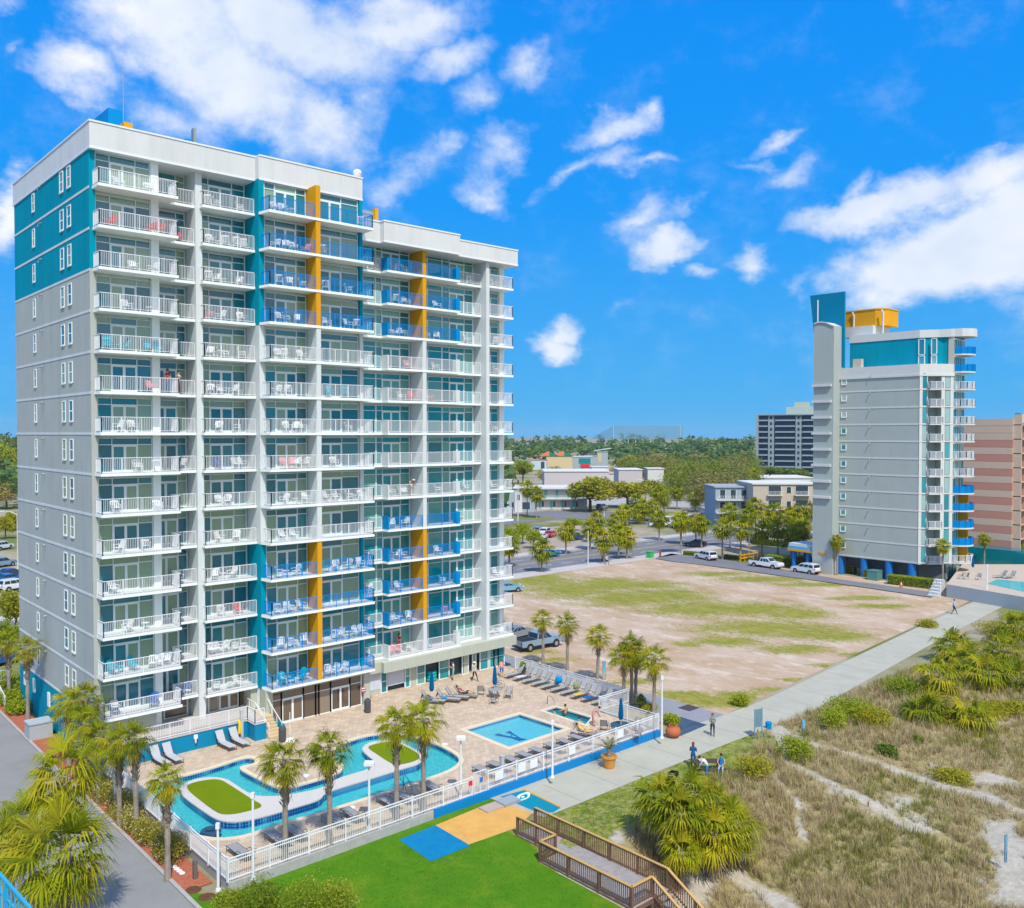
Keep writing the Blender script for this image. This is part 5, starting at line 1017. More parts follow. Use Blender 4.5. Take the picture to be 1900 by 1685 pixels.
# far-off wood on the horizon: nobody could count it
rg = random.Random(3); m = MB()
def far_wood(m, n, pxr, dr, hr, s):
    for i in range(n):
        d = dr[0] + (dr[1] - dr[0]) * rg.random(); px = rg.uniform(*pxr); c = GD(px, d, GZ); h = rg.uniform(*hr) * (1 + .22 * mnoise.noise((px * .006, d * .002, 0)) * 2); r = rg.uniform(3.5, 7)
        leafcloud(m, [(c.x, c.y, h * .62, r, r, h * .42), (c.x + r * .5, c.y, h * .5, r * .7, r * .7, h * .35)], 26, s, rg, 0 if rg.random() < .75 else 1, .4, .3)
far_wood(m, 1000, (-500, 2500), (640, 950), (15, 18.5), 2.2); far_wood(m, 500, (-900, 2900), (950, 1700), (17, 21), 3.6); far_wood(m, 220, (1150, 1410), (480, 640), (8, 13), 1.7)
far_wood(m, 170, (250, 930), (230, 640), (8, 14), 1.7); far_wood(m, 160, (-300, 60), (260, 560), (8, 14), 1.6); far_wood(m, 120, (1520, 2300), (300, 520), (8, 12), 1.7)
m.build('far_wood', [LF, LD], None, kind='stuff', label='dense green wood filling the horizon behind the town', cat='wood')

m = MB()
for i in range(420):                                 # belt of bushy crowns that reads as one mass in the middle distance
    d = rg.uniform(255, 470); px = rg.uniform(1150, 1405); c = GD(px, d, GZ); ty = 838 + (470 - d) * .17 + 14 * mnoise.noise((px * .02, d * .01, 1)); top = ZAT(ty, d); r = rg.uniform(3, 5.5)
    if (px < 1290 and d < 300) or (px < 1245 and d < 395): continue
    leafcloud(m, [(c.x, c.y, top * .55, r, r, max(1, top * .42)), (c.x + r * .6, c.y, top * .45, r * .7, r * .7, max(1, top * .35))], 210, .42, rg, (0 if mnoise.noise((px * .015, d * .01, 4)) > -.05 else 1) if rg.random() < .8 else 2, .5, .3)
m.build('tree_belt', [leafmat('belt_green', (.10, .14, .015), (.28, .30, .04), .25, .06), leafmat('belt_olive', (.15, .14, .04), (.34, .29, .09), .25, .06), LD], None, kind='stuff', label='mass of yellow-green and brownish trees between the shops and the cream motel', cat='wood')
# dune grass: countless blades
rg = random.Random(11); m = MB(); made = 0
DG = [leafmat('dune_straw', (.38, .29, .13), (.62, .52, .30), .3, .5), leafmat('dune_green', (.15, .18, .025), (.36, .33, .08), .3, .5), leafmat('dune_brown', (.22, .14, .08), (.36, .27, .17), .2, 1)]
def blade(m, p, h, w_, an, bend, mi):
    dx, dy = math.cos(an), math.sin(an); b = len(m.v)
    m.v += [(p[0] - dy * w_, p[1] + dx * w_, p[2]), (p[0] + dy * w_, p[1] - dx * w_, p[2]), (p[0] + dx * bend * .4 + dy * w_ * .7, p[1] + dy * bend * .4 - dx * w_ * .7, p[2] + h * .6), (p[0] + dx * bend * .4 - dy * w_ * .7, p[1] + dy * bend * .4 + dx * w_ * .7, p[2] + h * .6), (p[0] + dx * bend, p[1] + dy * bend, p[2] + h)]
    m.f += [(b, b + 1, b + 2, b + 3), (b + 3, b + 2, b + 4)]; m.m += [mi, mi]
for _ in range(30000):
    px = rg.uniform(1180, 1990); d = 38 + 72 * rg.random() ** 1.5; c = GD(px, d, -.5)
    if not (36 < c.x < 125 and -12 < c.y < 37.8 + max(0, c.x - 70) * .09): continue
    cv = cover(c.x, c.y); lw = lawn(c.x, c.y)
    if rg.random() > (cv * (1 - lw)) ** 1.3 * 1.05: continue
    z = duneh(c.x, c.y); gr = mnoise.noise((c.x * .15, c.y * .15, 5)) + .5 * mnoise.noise((c.x * .7, c.y * .7, 1)) > .16; k = 1 + (d - 38) * .014; hh = rg.uniform(.7, 1.35) * (.65 + cv * .5); mi0 = 1 if (gr and rg.random() < .7) or rg.random() < .10 else (2 if rg.random() < .12 else 0); r0 = rg.uniform(.07, .2)
    for _b in range(9):
        a_ = rg.uniform(0, 6.28); rr = r0 * rg.random() * k; blade(m, (c.x + math.cos(a_) * rr, c.y + math.sin(a_) * rr, z - .03), rg.uniform(.25, .62) * hh, .011 * k, a_ + rg.uniform(-.6, .6), rg.uniform(.08, .42) * hh, mi0)
m.build('dune_grass', DG, None, kind='stuff', label='dry straw and green beach grass covering the dune', cat='dune grass')
m = MB()
for _ in range(5200):
    px = rg.uniform(1010, 1440); py = rg.uniform(1385, 1640); c = G(px, py, GZ)
    if c.y > 37.7 or c.x < 36 or lawn(c.x, c.y) < .4: continue
    for _b in range(3): blade(m, (c.x + rg.gauss(0, .12), c.y + rg.gauss(0, .12), duneh(c.x, c.y)), rg.uniform(.05, .14), .014, rg.uniform(0, 6.28), .05, 0)
m.build('rough_grass', [leafmat('rough_green', (.09, .15, .01), (.26, .28, .03), .25, 2.0)], None, kind='stuff', label='short green grass with sandy gaps beside the promenade', cat='grass')

m = MB(); rg = random.Random(21)
for _ in range(26000):
    x, y = rg.uniform(18, 33), rg.uniform(27, 43)
    if y > 41.6 - max(0, x - 27) * .62 or x > 32: continue
    if 23 < x < 27 and False: continue
    an = rg.uniform(0, 6.28); h = rg.uniform(.03, .09); b0 = (x, y, GZ + .015)
    for (mx, my) in (): pass
    m.tri((x - .012, y, GZ + .015), (x + .012, y, GZ + .015), (x + math.cos(an) * .03, y + math.sin(an) * .03, GZ + .015 + h), 0)
BM = [(p.x, p.y) for p in BLT_]; YM = [(p.x, p.y) for p in YP]
def inside(P, x, y):
    c = False
    for i in range(len(P)):
        (x1, y1), (x2, y2) = P[i - 1], P[i]
        if (y1 > y) != (y2 > y) and x < (x2 - x1) * (y - y1) / (y2 - y1) + x1: c = not c
    return c
keep = [i for i, f_ in enumerate(m.f) if not any(inside(P_, m.v[f_[0]][0], m.v[f_[0]][1]) for P_ in (BM, YM))]
m.f = [m.f[i] for i in keep]; m.m = [0] * len(keep)
m.build('lawn_blades', [leafmat('lawn_green', (.035, .16, .004), (.13, .30, .012), .3, 1.2)], None, kind='stuff', label='bright green blades of the mown lawn', cat='grass')
# ---------------------------------------------------------------- the far grey and teal hotel
def onseg(px, A, B):
    d = FW + RT * ((px - CX) / FPX); ex, ey = B[0] - A[0], B[1] - A[1]; den = d.x * ey - d.y * ex; t = (A[0] * ey - A[1] * ex) / den; return (d.x * t, d.y * t)
GREY2 = mat('far_grey_render', (.40, .45, .43), .85, .1, vary=.05, vscale=.3, streak=.06); LTR = mat('far_light_render', (.60, .62, .61), .8, .1, vary=.05); BEI2 = mat('far_beige', (.44, .45, .38), .85, .1, vary=.05)
GLT = glassmat('aqua_glass', (.0, .20, .26), (.08, .42, .45), .08, .3, (.5, .6, .55)); BLC = mat('blue_column', (.01, .16, .50), .6, .3, vary=.04)
H = empty('far_hotel', 'far grey hotel with a blue blade wall, teal penthouse, yellow roof box and rounded balconies', 'hotel', (137, 66, 0))
A_, B_, C_ = (137, 59.2), (139.5, 57.0), (141.3, 55.9); PA = lambda px: onseg(px, A_, B_) if px <= 1745 else onseg(px, B_, C_)
nrm2 = (.66, .75); inn = lambda p, k=1.6: (p[0] + nrm2[0] * k, p[1] + nrm2[1] * k)
body = [(137, 72.8), A_, PA(1720), inn(PA(1720)), inn(PA(1745)), PA(1745.5), C_, (146.2, 56.3), (151, 60), (151, 74), (139, 74)]
b = MB(); b.prism(body, 2.5, 31.6); b.build('wall', GREY2, H, w=True)
b = MB(); b.prism([(136.96, 72.9), (136.96, 59.2), (139.45, 56.9), (141.3, 55.8), (142, 57.5), (151, 60), (151, 74), (139, 74)], 31.6, 33.3); b.prism([(136.85, 73), (136.85, 59.15), (139.4, 56.8), (141.2, 55.7), (142, 57.5), (151, 60), (151, 74), (139, 74)], 31.45, 31.75); b.build('parapet', LTR, H, w=True)
b = MB()                                             # lighter facing of the corner with narrow aqua lights
for (p0, p1) in ((1705, 1710.5), (1718.5, 1720), (1745.5, 1752), (1762, 1768)):
    q0, q1 = PA(p0), PA(p1); b.prism([(q0[0] - nrm2[0] * .08, q0[1] - nrm2[1] * .08), (q1[0] - nrm2[0] * .08, q1[1] - nrm2[1] * .08), q1, q0], 2.5, 31.6)
b.build('corner_facing', LTR, H, w=True)
FZ = [29.5 - 2.67 * i for i in range(11)]
for i, z in enumerate(FZ):
    b = MB(); b.box(136.955, 137, 59.2, 72.82, z - .2, z + .05)
    for (p0, p1) in ((1705, 1720), (1745.5, 1768)):
        q0, q1 = PA(p0), PA(p1); b.prism([(q0[0] - nrm2[0] * .12, q0[1] - nrm2[1] * .12), (q1[0] - nrm2[0] * .12, q1[1] - nrm2[1] * .12), q1, q0], z - .16, z + .02)
    b.build('belt_course', LTR, H, w=True)
    y = YAT(1565.5, 137); w_ = MB(); w_.quad((136.97, y + .35, z + 1.2), (136.97, y - .35, z + 1.2), (136.97, y - .35, z + 1.9), (136.97, y + .35, z + 1.9)); wo_ = w_.build('small_window', GLT, H, w=True)
    f_ = MB(); f_.box(136.9, 137, y + .35, y + .45, z + 1.1, z + 2); f_.box(136.9, 137, y - .45, y - .35, z + 1.1, z + 2); f_.box(136.88, 137, y - .45, y + .45, z + 1.05, z + 1.2); f_.build('window_frame', WFRM, wo_)
    y = YAT(1615, 137); v_ = MB(); v_.tube([(137, y, z + 2.4), (136.7, y, z + 2.35), (136.6, y, z + 2.1)], .07, 5); v_.build('vent_pipe', MATS['dull_metal'], H, w=True)
    for (p0, p1) in ((1711, 1718), (1753, 1761)):
        q0, q1 = PA(p0), PA(p1); k = .05; a = (q0[0] - nrm2[0] * k, q0[1] - nrm2[1] * k); c = (q1[0] - nrm2[0] * k, q1[1] - nrm2[1] * k)
        w_ = MB(); w_.quad((*a, z + .15), (*c, z + .15), (*c, z + 2.35), (*a, z + 2.35)); w_.build('narrow_window', GLT, H, w=True)
    q0, q1 = PA(1720), PA(1745.3)                    # inset balcony
    b = MB(); b.prism([(q0[0] - .5, q0[1] - .6), (q1[0] - .4, q1[1] - .5), inn(q1), inn(q0)], z - .2, z); o = b.build('inset_balcony', LTR, H, w=True)
    r_ = MB(); railing(r_, [(q0[0], q0[1]), (q0[0] - .45, q0[1] - .55), (q1[0] - .35, q1[1] - .45), q1], z, 1.1, .16, 1.3, .05); r_.build('railing', RAILW, o)
    g0, g1 = inn(q0, 1.57), inn(q1, 1.57); gm, fm = MB(), MB(); m0 = (g0[0] * .55 + g1[0] * .45, g0[1] * .55 + g1[1] * .45); gm.quad((*g0, z), (*m0, z), (*m0, z + 2.2), (*g0, z + 2.2)); o = gm.build('balcony_door', GLT, H, w=True); seg(fm, g0, m0, .12, z + 2.15, z + 2.3); fm.box((g0[0] + m0[0]) / 2 - .06, (g0[0] + m0[0]) / 2 + .06, (g0[1] + m0[1]) / 2 - .06, (g0[1] + m0[1]) / 2 + .06, z, z + 2.16); fm.build('window_frame', FRM, o)
def curved(z0, z1, k=1.0): return [(141.3, 55.9), (141.55, 54.9), (142.2, 54.2), (143.1, 53.8), (144.2, 53.8), (145.1, 54.2), (145.7, 54.9), (146.0, 55.7), (146.2, 56.3)]
CV = curved(0, 0)
for i, z in enumerate([34.85, 32.17] + FZ):
    bl = i < 2 or 8 <= i <= 11
    b = MB(); b.prism(CV, z - .22, z); o = b.build('rounded_balcony', LTR, H, w=True)
    r_ = MB(); railing(r_, [(p[0] * .995 + 143.7 * .005, p[1] + .05) for p in CV], z, 1.12, .15, 1.2, .05)
    if bl:
        for p, q in zip(CV[:-1], CV[1:]): seg(r_, (p[0], p[1] + .07), (q[0], q[1] + .07), .03, z, z + 1.0, 1)
    r_.build('railing', [BLUR if bl else RAILW, BLUP], o)
    gm, fm = MB(), MB()
    for t0, t1 in ((0, .2), (.22, .42), (.45, .65), (.68, .98)):
        P_ = lambda t: (141.35 + 4.8 * t, 55.86 + .4 * t - .05); gm.quad((*P_(t0), z), (*P_(t1), z), (*P_(t1), z + 2.2), (*P_(t0), z + 2.2)); seg(fm, P_(t1), P_(min(1, t1 + .03)), .14, z, z + 2.3)
    seg(fm, P_(0), P_(1), .12, z + 2.2, z + 2.45); o = gm.build('balcony_glass', GLT, H, w=True); fm.build('window_frame', FRM, o)
    if 9 <= i <= 12: b = MB(); b.prism([(143.9, 54.6), (144.1, 54.6), (145.9, 56.1), (143.9, 56.1)], z + .01, z + 2.44); b.build('yellow_fin', YEL, H, w=True)
b = MB(); b.prism([(139, 71.5), (139, 60.2), (141, 57.4), C_, (146.2, 56.3), (151, 60), (151, 71.5)], 33.3, 37.5); b.build('penthouse', [TEAL], H, w=True)
q0, q1 = (141.05, 57.3), (141.3, 55.9)
b = MB(); b.prism([(141.1, 56.7), (141.0, 56.6), (141.2, 55.8), (141.35, 55.9)], 32, 37.5); b.build('corner_facing', BEI2, H, w=True)
b = MB(); b.prism([(138.9, 71.6), (138.9, 60.1), (140.4, 57.8), (140.9, 56.2)] + [(p[0] + (p[0] - 143.7) * .05, p[1] - .15) for p in CV] + [(151, 60), (151, 71.6)], 37.5, 38.7); b.build('roof_parapet', LTR, H, w=True)
for (p0, p1) in ((1703, 1714), (1727, 1738)):
    X = 138.95 if p0 < 1720 else 139.0; ya, yb = YAT(p0, X), YAT(p1, X)
    if p0 > 1720: ya, yb = YAT(p0, 139.6), YAT(p1, 139.9); X = 139.55
    for (z0, z1) in ((33.4, 34.6), (34.9, 37.2)):
        w_ = MB(); w_.quad((X - .03, ya, z0), (X - .03, yb, z0), (X - .03, yb, z1), (X - .03, ya, z1)); o = w_.build('penthouse_window', GLT, H, w=True); f_ = MB()
        for y in (ya, yb): f_.box(X - .1, X, y - .06, y + .06, z0, z1)
        f_.box(X - .1, X, yb, ya, z1, z1 + .1); f_.box(X - .1, X, yb, ya, z0 - .1, z0); f_.build('window_frame', WFRM, o)
# stair tower with curved top, ledges, blade wall, roof box
b = MB(); Y0, Y1 = 72.2, 75.7; n = 8; prof = [(Y1, 40.8), (Y1 - .6, 41.0), (Y1 - 1.4, 41.0), (Y1 - 2.2, 40.8), (Y1 - 2.9, 40.45), (Y0, 40.15)]
k = len(prof); v0 = [(135, Y1, -.5)] + [(135, y, z) for y, z in prof] + [(135, Y0, -.5)]; v1 = [(138.4, y, z) for _, y, z in v0]; nb = len(v0); b.v = v0 + v1
b.f.append(tuple(range(nb))); b.m.append(0); b.f.append(tuple(range(2 * nb - 1, nb - 1, -1))); b.m.append(0)
for i in range(nb): j = (i + 1) % nb; b.f.append((i, i + nb, j + nb, j)); b.m.append(0)
b.build('stair_tower', GREY2, H, w=True)
b = MB(); b.box(137.2, 139.2, 72.0, 74, -.5, 33.5); b.build('link_wall', GREY2, H, w=True)
b = MB(); b.box(134.7, 135, 72.4, 75.8, 40.9, 41.05)
for i in range(1): pass
b = MB()
for p, q in zip(prof[:-1], prof[1:]): b.quad((134.85, p[0], p[1] + .02), (134.85, q[0], q[1] + .02), (138.5, q[0], q[1] + .02), (138.5, p[0], p[1] + .02)); b.quad((134.85, p[0], p[1] - .18), (134.85, q[0], q[1] - .18), (134.85, q[0], q[1] + .02), (134.85, p[0], p[1] + .02))
b.build('coping', LTR, H, w=True)
for i in range(8): z = ZAT(716, 147) - 2.62 * i; b = MB(); b.box(134.6, 135, 72.5, 75.85, z - .25, z + .15); b.build('ledge', LTR, H, w=True)
b = MB(); BQ = [(71.75, 27), (75.6, 27), (77.9, 45.9), (71.75, 45.9)]; b.v = [(137.5, y, z) for y, z in BQ] + [(137.9, y, z) for y, z in BQ]; b.f = [(3, 2, 1, 0), (4, 5, 6, 7), (0, 1, 5, 4), (1, 2, 6, 5), (2, 3, 7, 6), (3, 0, 4, 7)]; b.m = [0] * 6; b.build('blade_wall', mat('blade_teal', (.0, .205, .36), .8, .1, vary=.05), H, w=True)
b = MB(); y = YAT(1515.5, 137.45); b.box(137.4, 137.5, y - .08, y + .08, 41, 45); b.build('light_strip', WFRM, H, w=True)
ya, yb = YAT(1567, 141), YAT(1622, 141); b = MB(); b.prism([(141, ya), (141, yb), (141.5, yb - 1), (142.6, yb - 1.5), (146, yb - 1.5), (146, ya)], 40.3, 42.9); b.prism([(140.9, ya), (140.9, yb), (141.4, yb - 1.1), (142.6, yb - 1.6), (146, yb - 1.6), (146, ya)], 42.9, 43.1); b.build('yellow_roof_box', YEL, H, w=True)
b = MB(); b.box(140.2, 146, yb, ya, 38.6, 40.3)
for px in (1582, 1636): y = YAT(px, 140.6); b.tube([(140.6, y, 38.7), (140.7, y, 42.2), (140.7, y + .3, 42.8)], .14, 6)
b.build('roof_plant', LTR, H, w=True)
b = MB(); y = YAT(1587, 137); b.box(137.3, 138.1, y - .7, y + .7, 33.3, 34.7); b.build('roof_unit', mat('unit_cream', (.55, .5, .42), .8), H, w=True)
for px in (1560, 1604, 1650, 1693): y = YAT(px, 137.3); b = MB(); b.cyl(137.6, y, -.5, 2.5, .62, .62, 16); b.build('blue_column', BLC, H, w=True)
b = MB(); b.prism([(139.2, 72.8), (139.2, 60), (141.5, 57), (146, 57), (151, 60), (151, 74)], -.5, 2.5); b.build('ground_floor_wall', mat('far_dark_wall', (.11, .13, .15), .8, vary=.2), H, w=True)
b = MB()
for t0, t1 in ((.05, .3), (.35, .6), (.65, .95)): P_ = lambda t: (141.35 + 4.6 * t, 56.9); b.quad((*P_(t0), 0), (*P_(t1), 0), (*P_(t1), 2.3), (*P_(t0), 2.3))
b.build('lobby_glass', GLT, H, w=True)
t = empty('entrance_canopy', 'entrance canopy with blue, white and yellow stripes on blue columns beside the far hotel', 'canopy', tuple(G(1515, 1060, GZ)))
c0, c1 = GD(1478, 152), GD(1548, 146); b = MB(); seg(b, (c0.x, c0.y), (c1.x, c1.y), 4.6, 2.7, 3.05, 2); seg(b, (c0.x, c0.y), (c1.x, c1.y), 4.3, 3.05, 3.55, 1); seg(b, (c0.x, c0.y), (c1.x, c1.y), 3.8, 3.55, 4.0, 0); b.build('roof', [LTR, mat('canopy_blue', (.12, .42, .62), .6), YEL], t, w=True)
for u in (.12, .5, .9):
    for s_ in (-1.6, 1.6): d = (c1 - c0).normalized(); p = c0 + (c1 - c0) * u + Vector((-d.y, d.x, 0)) * s_; b = MB(); b.cyl(p.x, p.y, GZ, 2.7, .4, .4, 12); b.build('column', BLC, t, w=True)
# pool terrace of the far hotel
t = empty('far_pool_terrace', 'grey walled pool terrace of the far hotel with a turquoise pool', 'terrace', (140, 52, 0))
TW = [G(1756, 1108, GZ), G(1900, 1134, GZ), G(2100, 1170, GZ), G(2100, 1068, GZ), G(1785, 1068, GZ)]; TW = [(p.x, p.y) for p in TW]
b = MB(); b.prism(TW, GZ - .2, 1.3); b.build('retaining_wall', mat('far_pool_wall', (.38, .43, .46), .85, vary=.06), t, w=True)
b = MB(); b.prism([(p[0], p[1]) for p in TW], 1.304, 1.34); b.build('terrace_floor', mat('far_terrace', (.50, .42, .34), .85, vary=.08), t, w=True)
PQ = [G(px, py, 1.36) for px, py in ((1832, 1083), (1850, 1075), (1990, 1088), (1990, 1104), (1900, 1098))]; b = MB(); b.poly([(p.x, p.y) for p in PQ], (), 1.36); b.build('pool_water', [mat('far_pool', (.0, .50, .55), .1, .5, vary=.1, vscale=1.5)], t, w=True)
b = MB()
for i in range(6): c = G(1728 + i * 2.4, 1107 - i * 2.6, GZ); b.box(c.x - .2, c.x + .6, c.y - .8, c.y + .5, GZ, GZ + .25 * (i + 1))
b.build('steps', LTR, t, w=True)
b = MB(); p, q = G(1724, 1106, GZ), G(1742, 1086, 1.3); seg(b, (p.x, p.y), (q.x, q.y), .08, GZ + .9, GZ + 1.0, 0, 1.6); p = G(1745, 1110, GZ); b.box(p.x, p.x + .1, p.y, p.y + .1, GZ, 2); b.build('step_rail', RAILW, t, w=True)
# pink and beige striped tower
PK = mat('pink_render', (.52, .26, .21), .85, .1, vary=.04); PB = mat('pale_beige_render', (.60, .46, .37), .85, .1, vary=.04)
K = empty('pink_tower', 'pink and beige striped tower behind the far pool terrace at the right edge', 'building', (165, 56, 0)); X = 165; Y0, Y1 = YAT(1879, X), YAT(1795, X) + 4
for i in range(18): z0 = 2.9 + 1.24 * i; b = MB(); b.box(X, X + 30, Y0, Y1, z0 + .02, z0 + 1.22); b.build('stripe', PB if (i % 2 or i > 14) else PK, K, w=True)
b = MB(); b.box(X + .08, X + 29.9, Y0 + .1, Y1 - .1, -.5, 25.2); b.build('wall', mat('stripe_joint', (.25, .15, .12), .9, vary=0), K, w=True)
b = MB(); b.box(X + .3, X + 29.7, Y0 - 1.3, Y0, 24.4, 25.9); b.build('parapet', PB, K, w=True)
for i in range(9):
    z = 4.6 + 2.45 * i; b = MB(); b.box(X + .3, X + 28, Y0 - 1.3, Y0 - .02, z - .15, z); o = b.build('balcony', PB, K, w=True); r_ = MB(); railing(r_, [(X + .4, Y0 - 1.25), (X + 20, Y0 - 1.25)], z, 1.05, .3, 3, .06); r_.build('railing', PK, o)
b = MB()
for j in range(8): b.box(X + .3 + 3.6 * j, X + .55 + 3.6 * j, Y0 - 1.28, Y0 - .01, -.5, 24.4)
b.build('balcony_wall', PB, K, w=True)
for i in range(9):
    for j in range(6): z = 4.6 + 2.45 * i; b = MB(); b.quad((X + .8 + 3.6 * j, Y0 - .03, z), (X + 3.6 + 3.6 * j, Y0 - .03, z), (X + 3.6 + 3.6 * j, Y0 - .03, z + 2), (X + .8 + 3.6 * j, Y0 - .03, z + 2)); b.build('window', GLA, K, w=True)
b = MB(); c0, c1 = G(1790, 1062, GZ), G(1880, 1066, GZ); b.box(X - 3, X - .05, Y0 - 4, Y1, -.5, 2.9); b.build('glazed_base', GLB, K, w=True)
# distant grey tower
D = 470; q = lambda px, dd=0: GD(px, D + dd)
K = empty('distant_tower', 'distant dark grey apartment tower with rows of balconies beyond the trees', 'building', tuple(q(1450)))
ax = (q(1520, -14) - q(1405)); ax.z = 0; L = ax.length; ax.normalize(); ay = Vector((-ax.y, ax.x, 0)); zT = ZAT(771, D); zB = -.5
def lq(u, v_, z): p = q(1405) + ax * u + ay * v_; return (p.x, p.y, z)
def lbox(b, u0, u1, v0, v1, z0, z1, mi=0):
    n = len(b.v); b.v += [lq(u, v_, z) for z in (z0, z1) for u, v_ in ((u0, v0), (u1, v0), (u1, v1), (u0, v1))]
    for f_ in ((3, 2, 1, 0), (4, 5, 6, 7), (0, 1, 5, 4), (1, 2, 6, 5), (2, 3, 7, 6), (3, 0, 4, 7)): b.f.append(tuple(n + i for i in f_)); b.m.append(mi)
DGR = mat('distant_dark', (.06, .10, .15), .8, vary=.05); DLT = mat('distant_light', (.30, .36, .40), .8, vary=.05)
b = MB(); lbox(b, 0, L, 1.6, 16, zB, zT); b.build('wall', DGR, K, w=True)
b = MB(); lbox(b, -.5, .6, -.6, 16, zB, zT)
for u in (5.5, 19.5): lbox(b, u, u + 3.0, .6, 1.7, zB, zT)
lbox(b, -.6, L, -.4, 16.4, zT, zT + .6); b.build('pale_wall', DLT, K, w=True)
b = MB(); lbox(b, 14, 27, 5, 12, zT + .6, zT + 4.5); lbox(b, 18, 25, 6, 11, zT + 4.5, zT + 7); b.build('roof_housing', mat('distant_cream', (.45, .52, .45), .8), K, w=True)
for i in range(12):
    z = zT - 3.05 * (i + 1) + .3
    for u0, u1 in ((.7, 5.4), (9.2, 19.3), (23, L)):
        b = MB(); lbox(b, u0, u1, -.3, 1.6, z - .3, z); lbox(b, u0, u1, -.3, -.15, z, z + .45); b.build('balcony', DLT, K, w=True)
b = MB()
for i in range(12):
    for u in (6.5, 20.5): lbox(b, u, u + 1, .5, .6, zT - 3.05 * (i + 1) + 1, zT - 3.05 * (i + 1) + 2.5)
b.build('windows_column', mat('distant_window', (.02, .04, .06), .3), K, w=True)
# driving-range net on the horizon
K = empty('range_net', 'tall pale net on poles above the wood on the horizon', 'net', tuple(GD(1190, 960)))
def netmat():
    m = bpy.data.materials.new('net'); m.use_nodes = True; t = NT(m.node_tree); out = t.n('ShaderNodeOutputMaterial'); tr = t.n('ShaderNodeBsdfTransparent'); df = t.n('ShaderNodeBsdfDiffuse'); df.inputs[0].default_value = (.25, .42, .48, 1); mx = t.n('ShaderNodeMixShader', i_Fac=.5); t.l(tr.outputs[0], mx.inputs[1]); t.l(df.outputs[0], mx.inputs[2]); t.l(mx.outputs[0], out.inputs[0]); return m
b = MB(); pts = [(1100, 812), (1138, 790), (1266, 790)]; P3 = lambda px, py, d: (lambda c: (c.x, c.y, ZAT(py, d)))(GD(px, d))
b.quad(P3(1100, 815, 1050), P3(1138, 815, 1020), P3(1138, 790, 1020), P3(1100, 811, 1050)); b.quad(P3(1138, 815, 1020), P3(1262, 815, 960), P3(1262, 790, 960), P3(1138, 790, 1020)); b.quad(P3(1262, 815, 960), P3(1267, 815, 1090), P3(1267, 790, 1090), P3(1262, 790, 960)); b.build('netting', netmat(), K, w=True)
for i in range(10):
    px = 1138 + 13.8 * i; b = MB(); d = 1020 - 6.6 * i; c = GD(min(px, 1262), d); b.cyl(c.x, c.y, 0, ZAT(789, d), .4, .3, 5); b.build('pole', LTR, K, w=True)

# ---------------------------------------------------------------- low buildings of the town
def house(name, label, px0, px1, ybase, ytop, deep, m_, roof=None, cat='building', parts=(), d1=None, over=.3):
    """front wall between two photo columns at the distance given by the ground row; parts: (part name, u0, u1, z0, z1, material, thickness, frame?)"""
    a = G(px0, ybase, GZ); da = a.x * FW.x + a.y * FW.y; d1 = d1 or da; a = GD(px0, da, GZ); c = GD(px1, d1, GZ); top = ZAT(ytop, (da + d1) / 2); ux = (c - a).normalized(); uy = Vector((-ux.y, ux.x, 0)); L = (c - a).length; h = top - GZ
    t = empty(name, label, cat, tuple(a), math.atan2(ux.y, ux.x)); b = MB(); b.box(0, L, 0, deep, -.3, h - .3); b.build('wall', m_, t); b = MB(); b.box(-over, L + over, -over, deep + over, h - .3, h); b.build('roof', roof or LTR, t)
    for (nm, u0, u1, z0, z1, mm, th) in parts:
        b = MB(); b.box(u0 * L, u1 * L, -th, .02, z0 * h, z1 * h)
        o = b.build(nm, mm, t)
        if 'window' in nm: f_ = MB(); f_.box(u0 * L - .08, u0 * L, -th - .05, 0, z0 * h, z1 * h); f_.box(u1 * L, u1 * L + .08, -th - .05, 0, z0 * h, z1 * h); f_.build('window_frame', WFRM, o)
    return t, L, h
WH = mat('town_white', (.62, .62, .60), .8, .1, vary=.06); CRM = mat('town_cream', (.58, .48, .28), .8, .1, vary=.05); PLL = mat('town_lilac', (.52, .48, .50), .8, .1, vary=.06); DKW = mat('town_window', (.04, .07, .09), .2, .5, vary=.2); AQ = mat('town_aqua', (.15, .48, .48), .7, vary=.06); GRF = mat('grey_roof', (.34, .36, .38), .8, vary=.1)
ORR = mat('orange_roof', (.72, .22, .07), .8, vary=.05); GRR = mat('green_roof', (.02, .20, .12), .8, vary=.05); GRYW = mat('town_grey', (.34, .40, .44), .8, vary=.06)
t, L, h = house('motel', 'two-storey motel with aqua doors and white galleries left of the broad tree', 995, 1090, 945, 904, 12, WH, WH, parts=[('door', .05 + .11 * i, .10 + .11 * i, .02 + .5 * (i % 2), .38 + .5 * (i % 2), AQ, .05) for i in range(8)] + [('window', .11 + .22 * i, .15 + .22 * i, .12, .36, DKW, .06) for i in range(4)])
for z in (.46, .92): b = MB(); b.box(0, L, -1.8, 0, z * h, z * h + .2); o = b.build('gallery', WH, t); r_ = MB(); (railing(r_, [(0, -1.75), (L, -1.75)], z * h + .2, 1.0, .4, 3, .1), r_.build('railing', mat('aqua_rail', (.45, .68, .70), .6), o)) if z < .9 else None
house('motel_wing', 'white and grey motel wing next to the tower with small windows', 930, 993, 950, 905, 12, GRYW, WH, parts=[('window', .1, .18, .15, .4, DKW, .05), ('window', .3, .38, .15, .4, DKW, .05), ('window', .6, .85, .12, .4, DKW, .05), ('gable_wall', .4, .62, .0, .8, WH, .4), ('window', .46, .55, .5, .72, DKW, .5)])
house('flat_roof_shop', 'long low white building with a lilac side behind the bare tree', 1010, 1130, 915, 874, 22, PLL, WH); house('lilac_building', 'pale lilac flat-roofed block behind the olive trees', 1148, 1192, 905, 871, 18, PLL, WH)
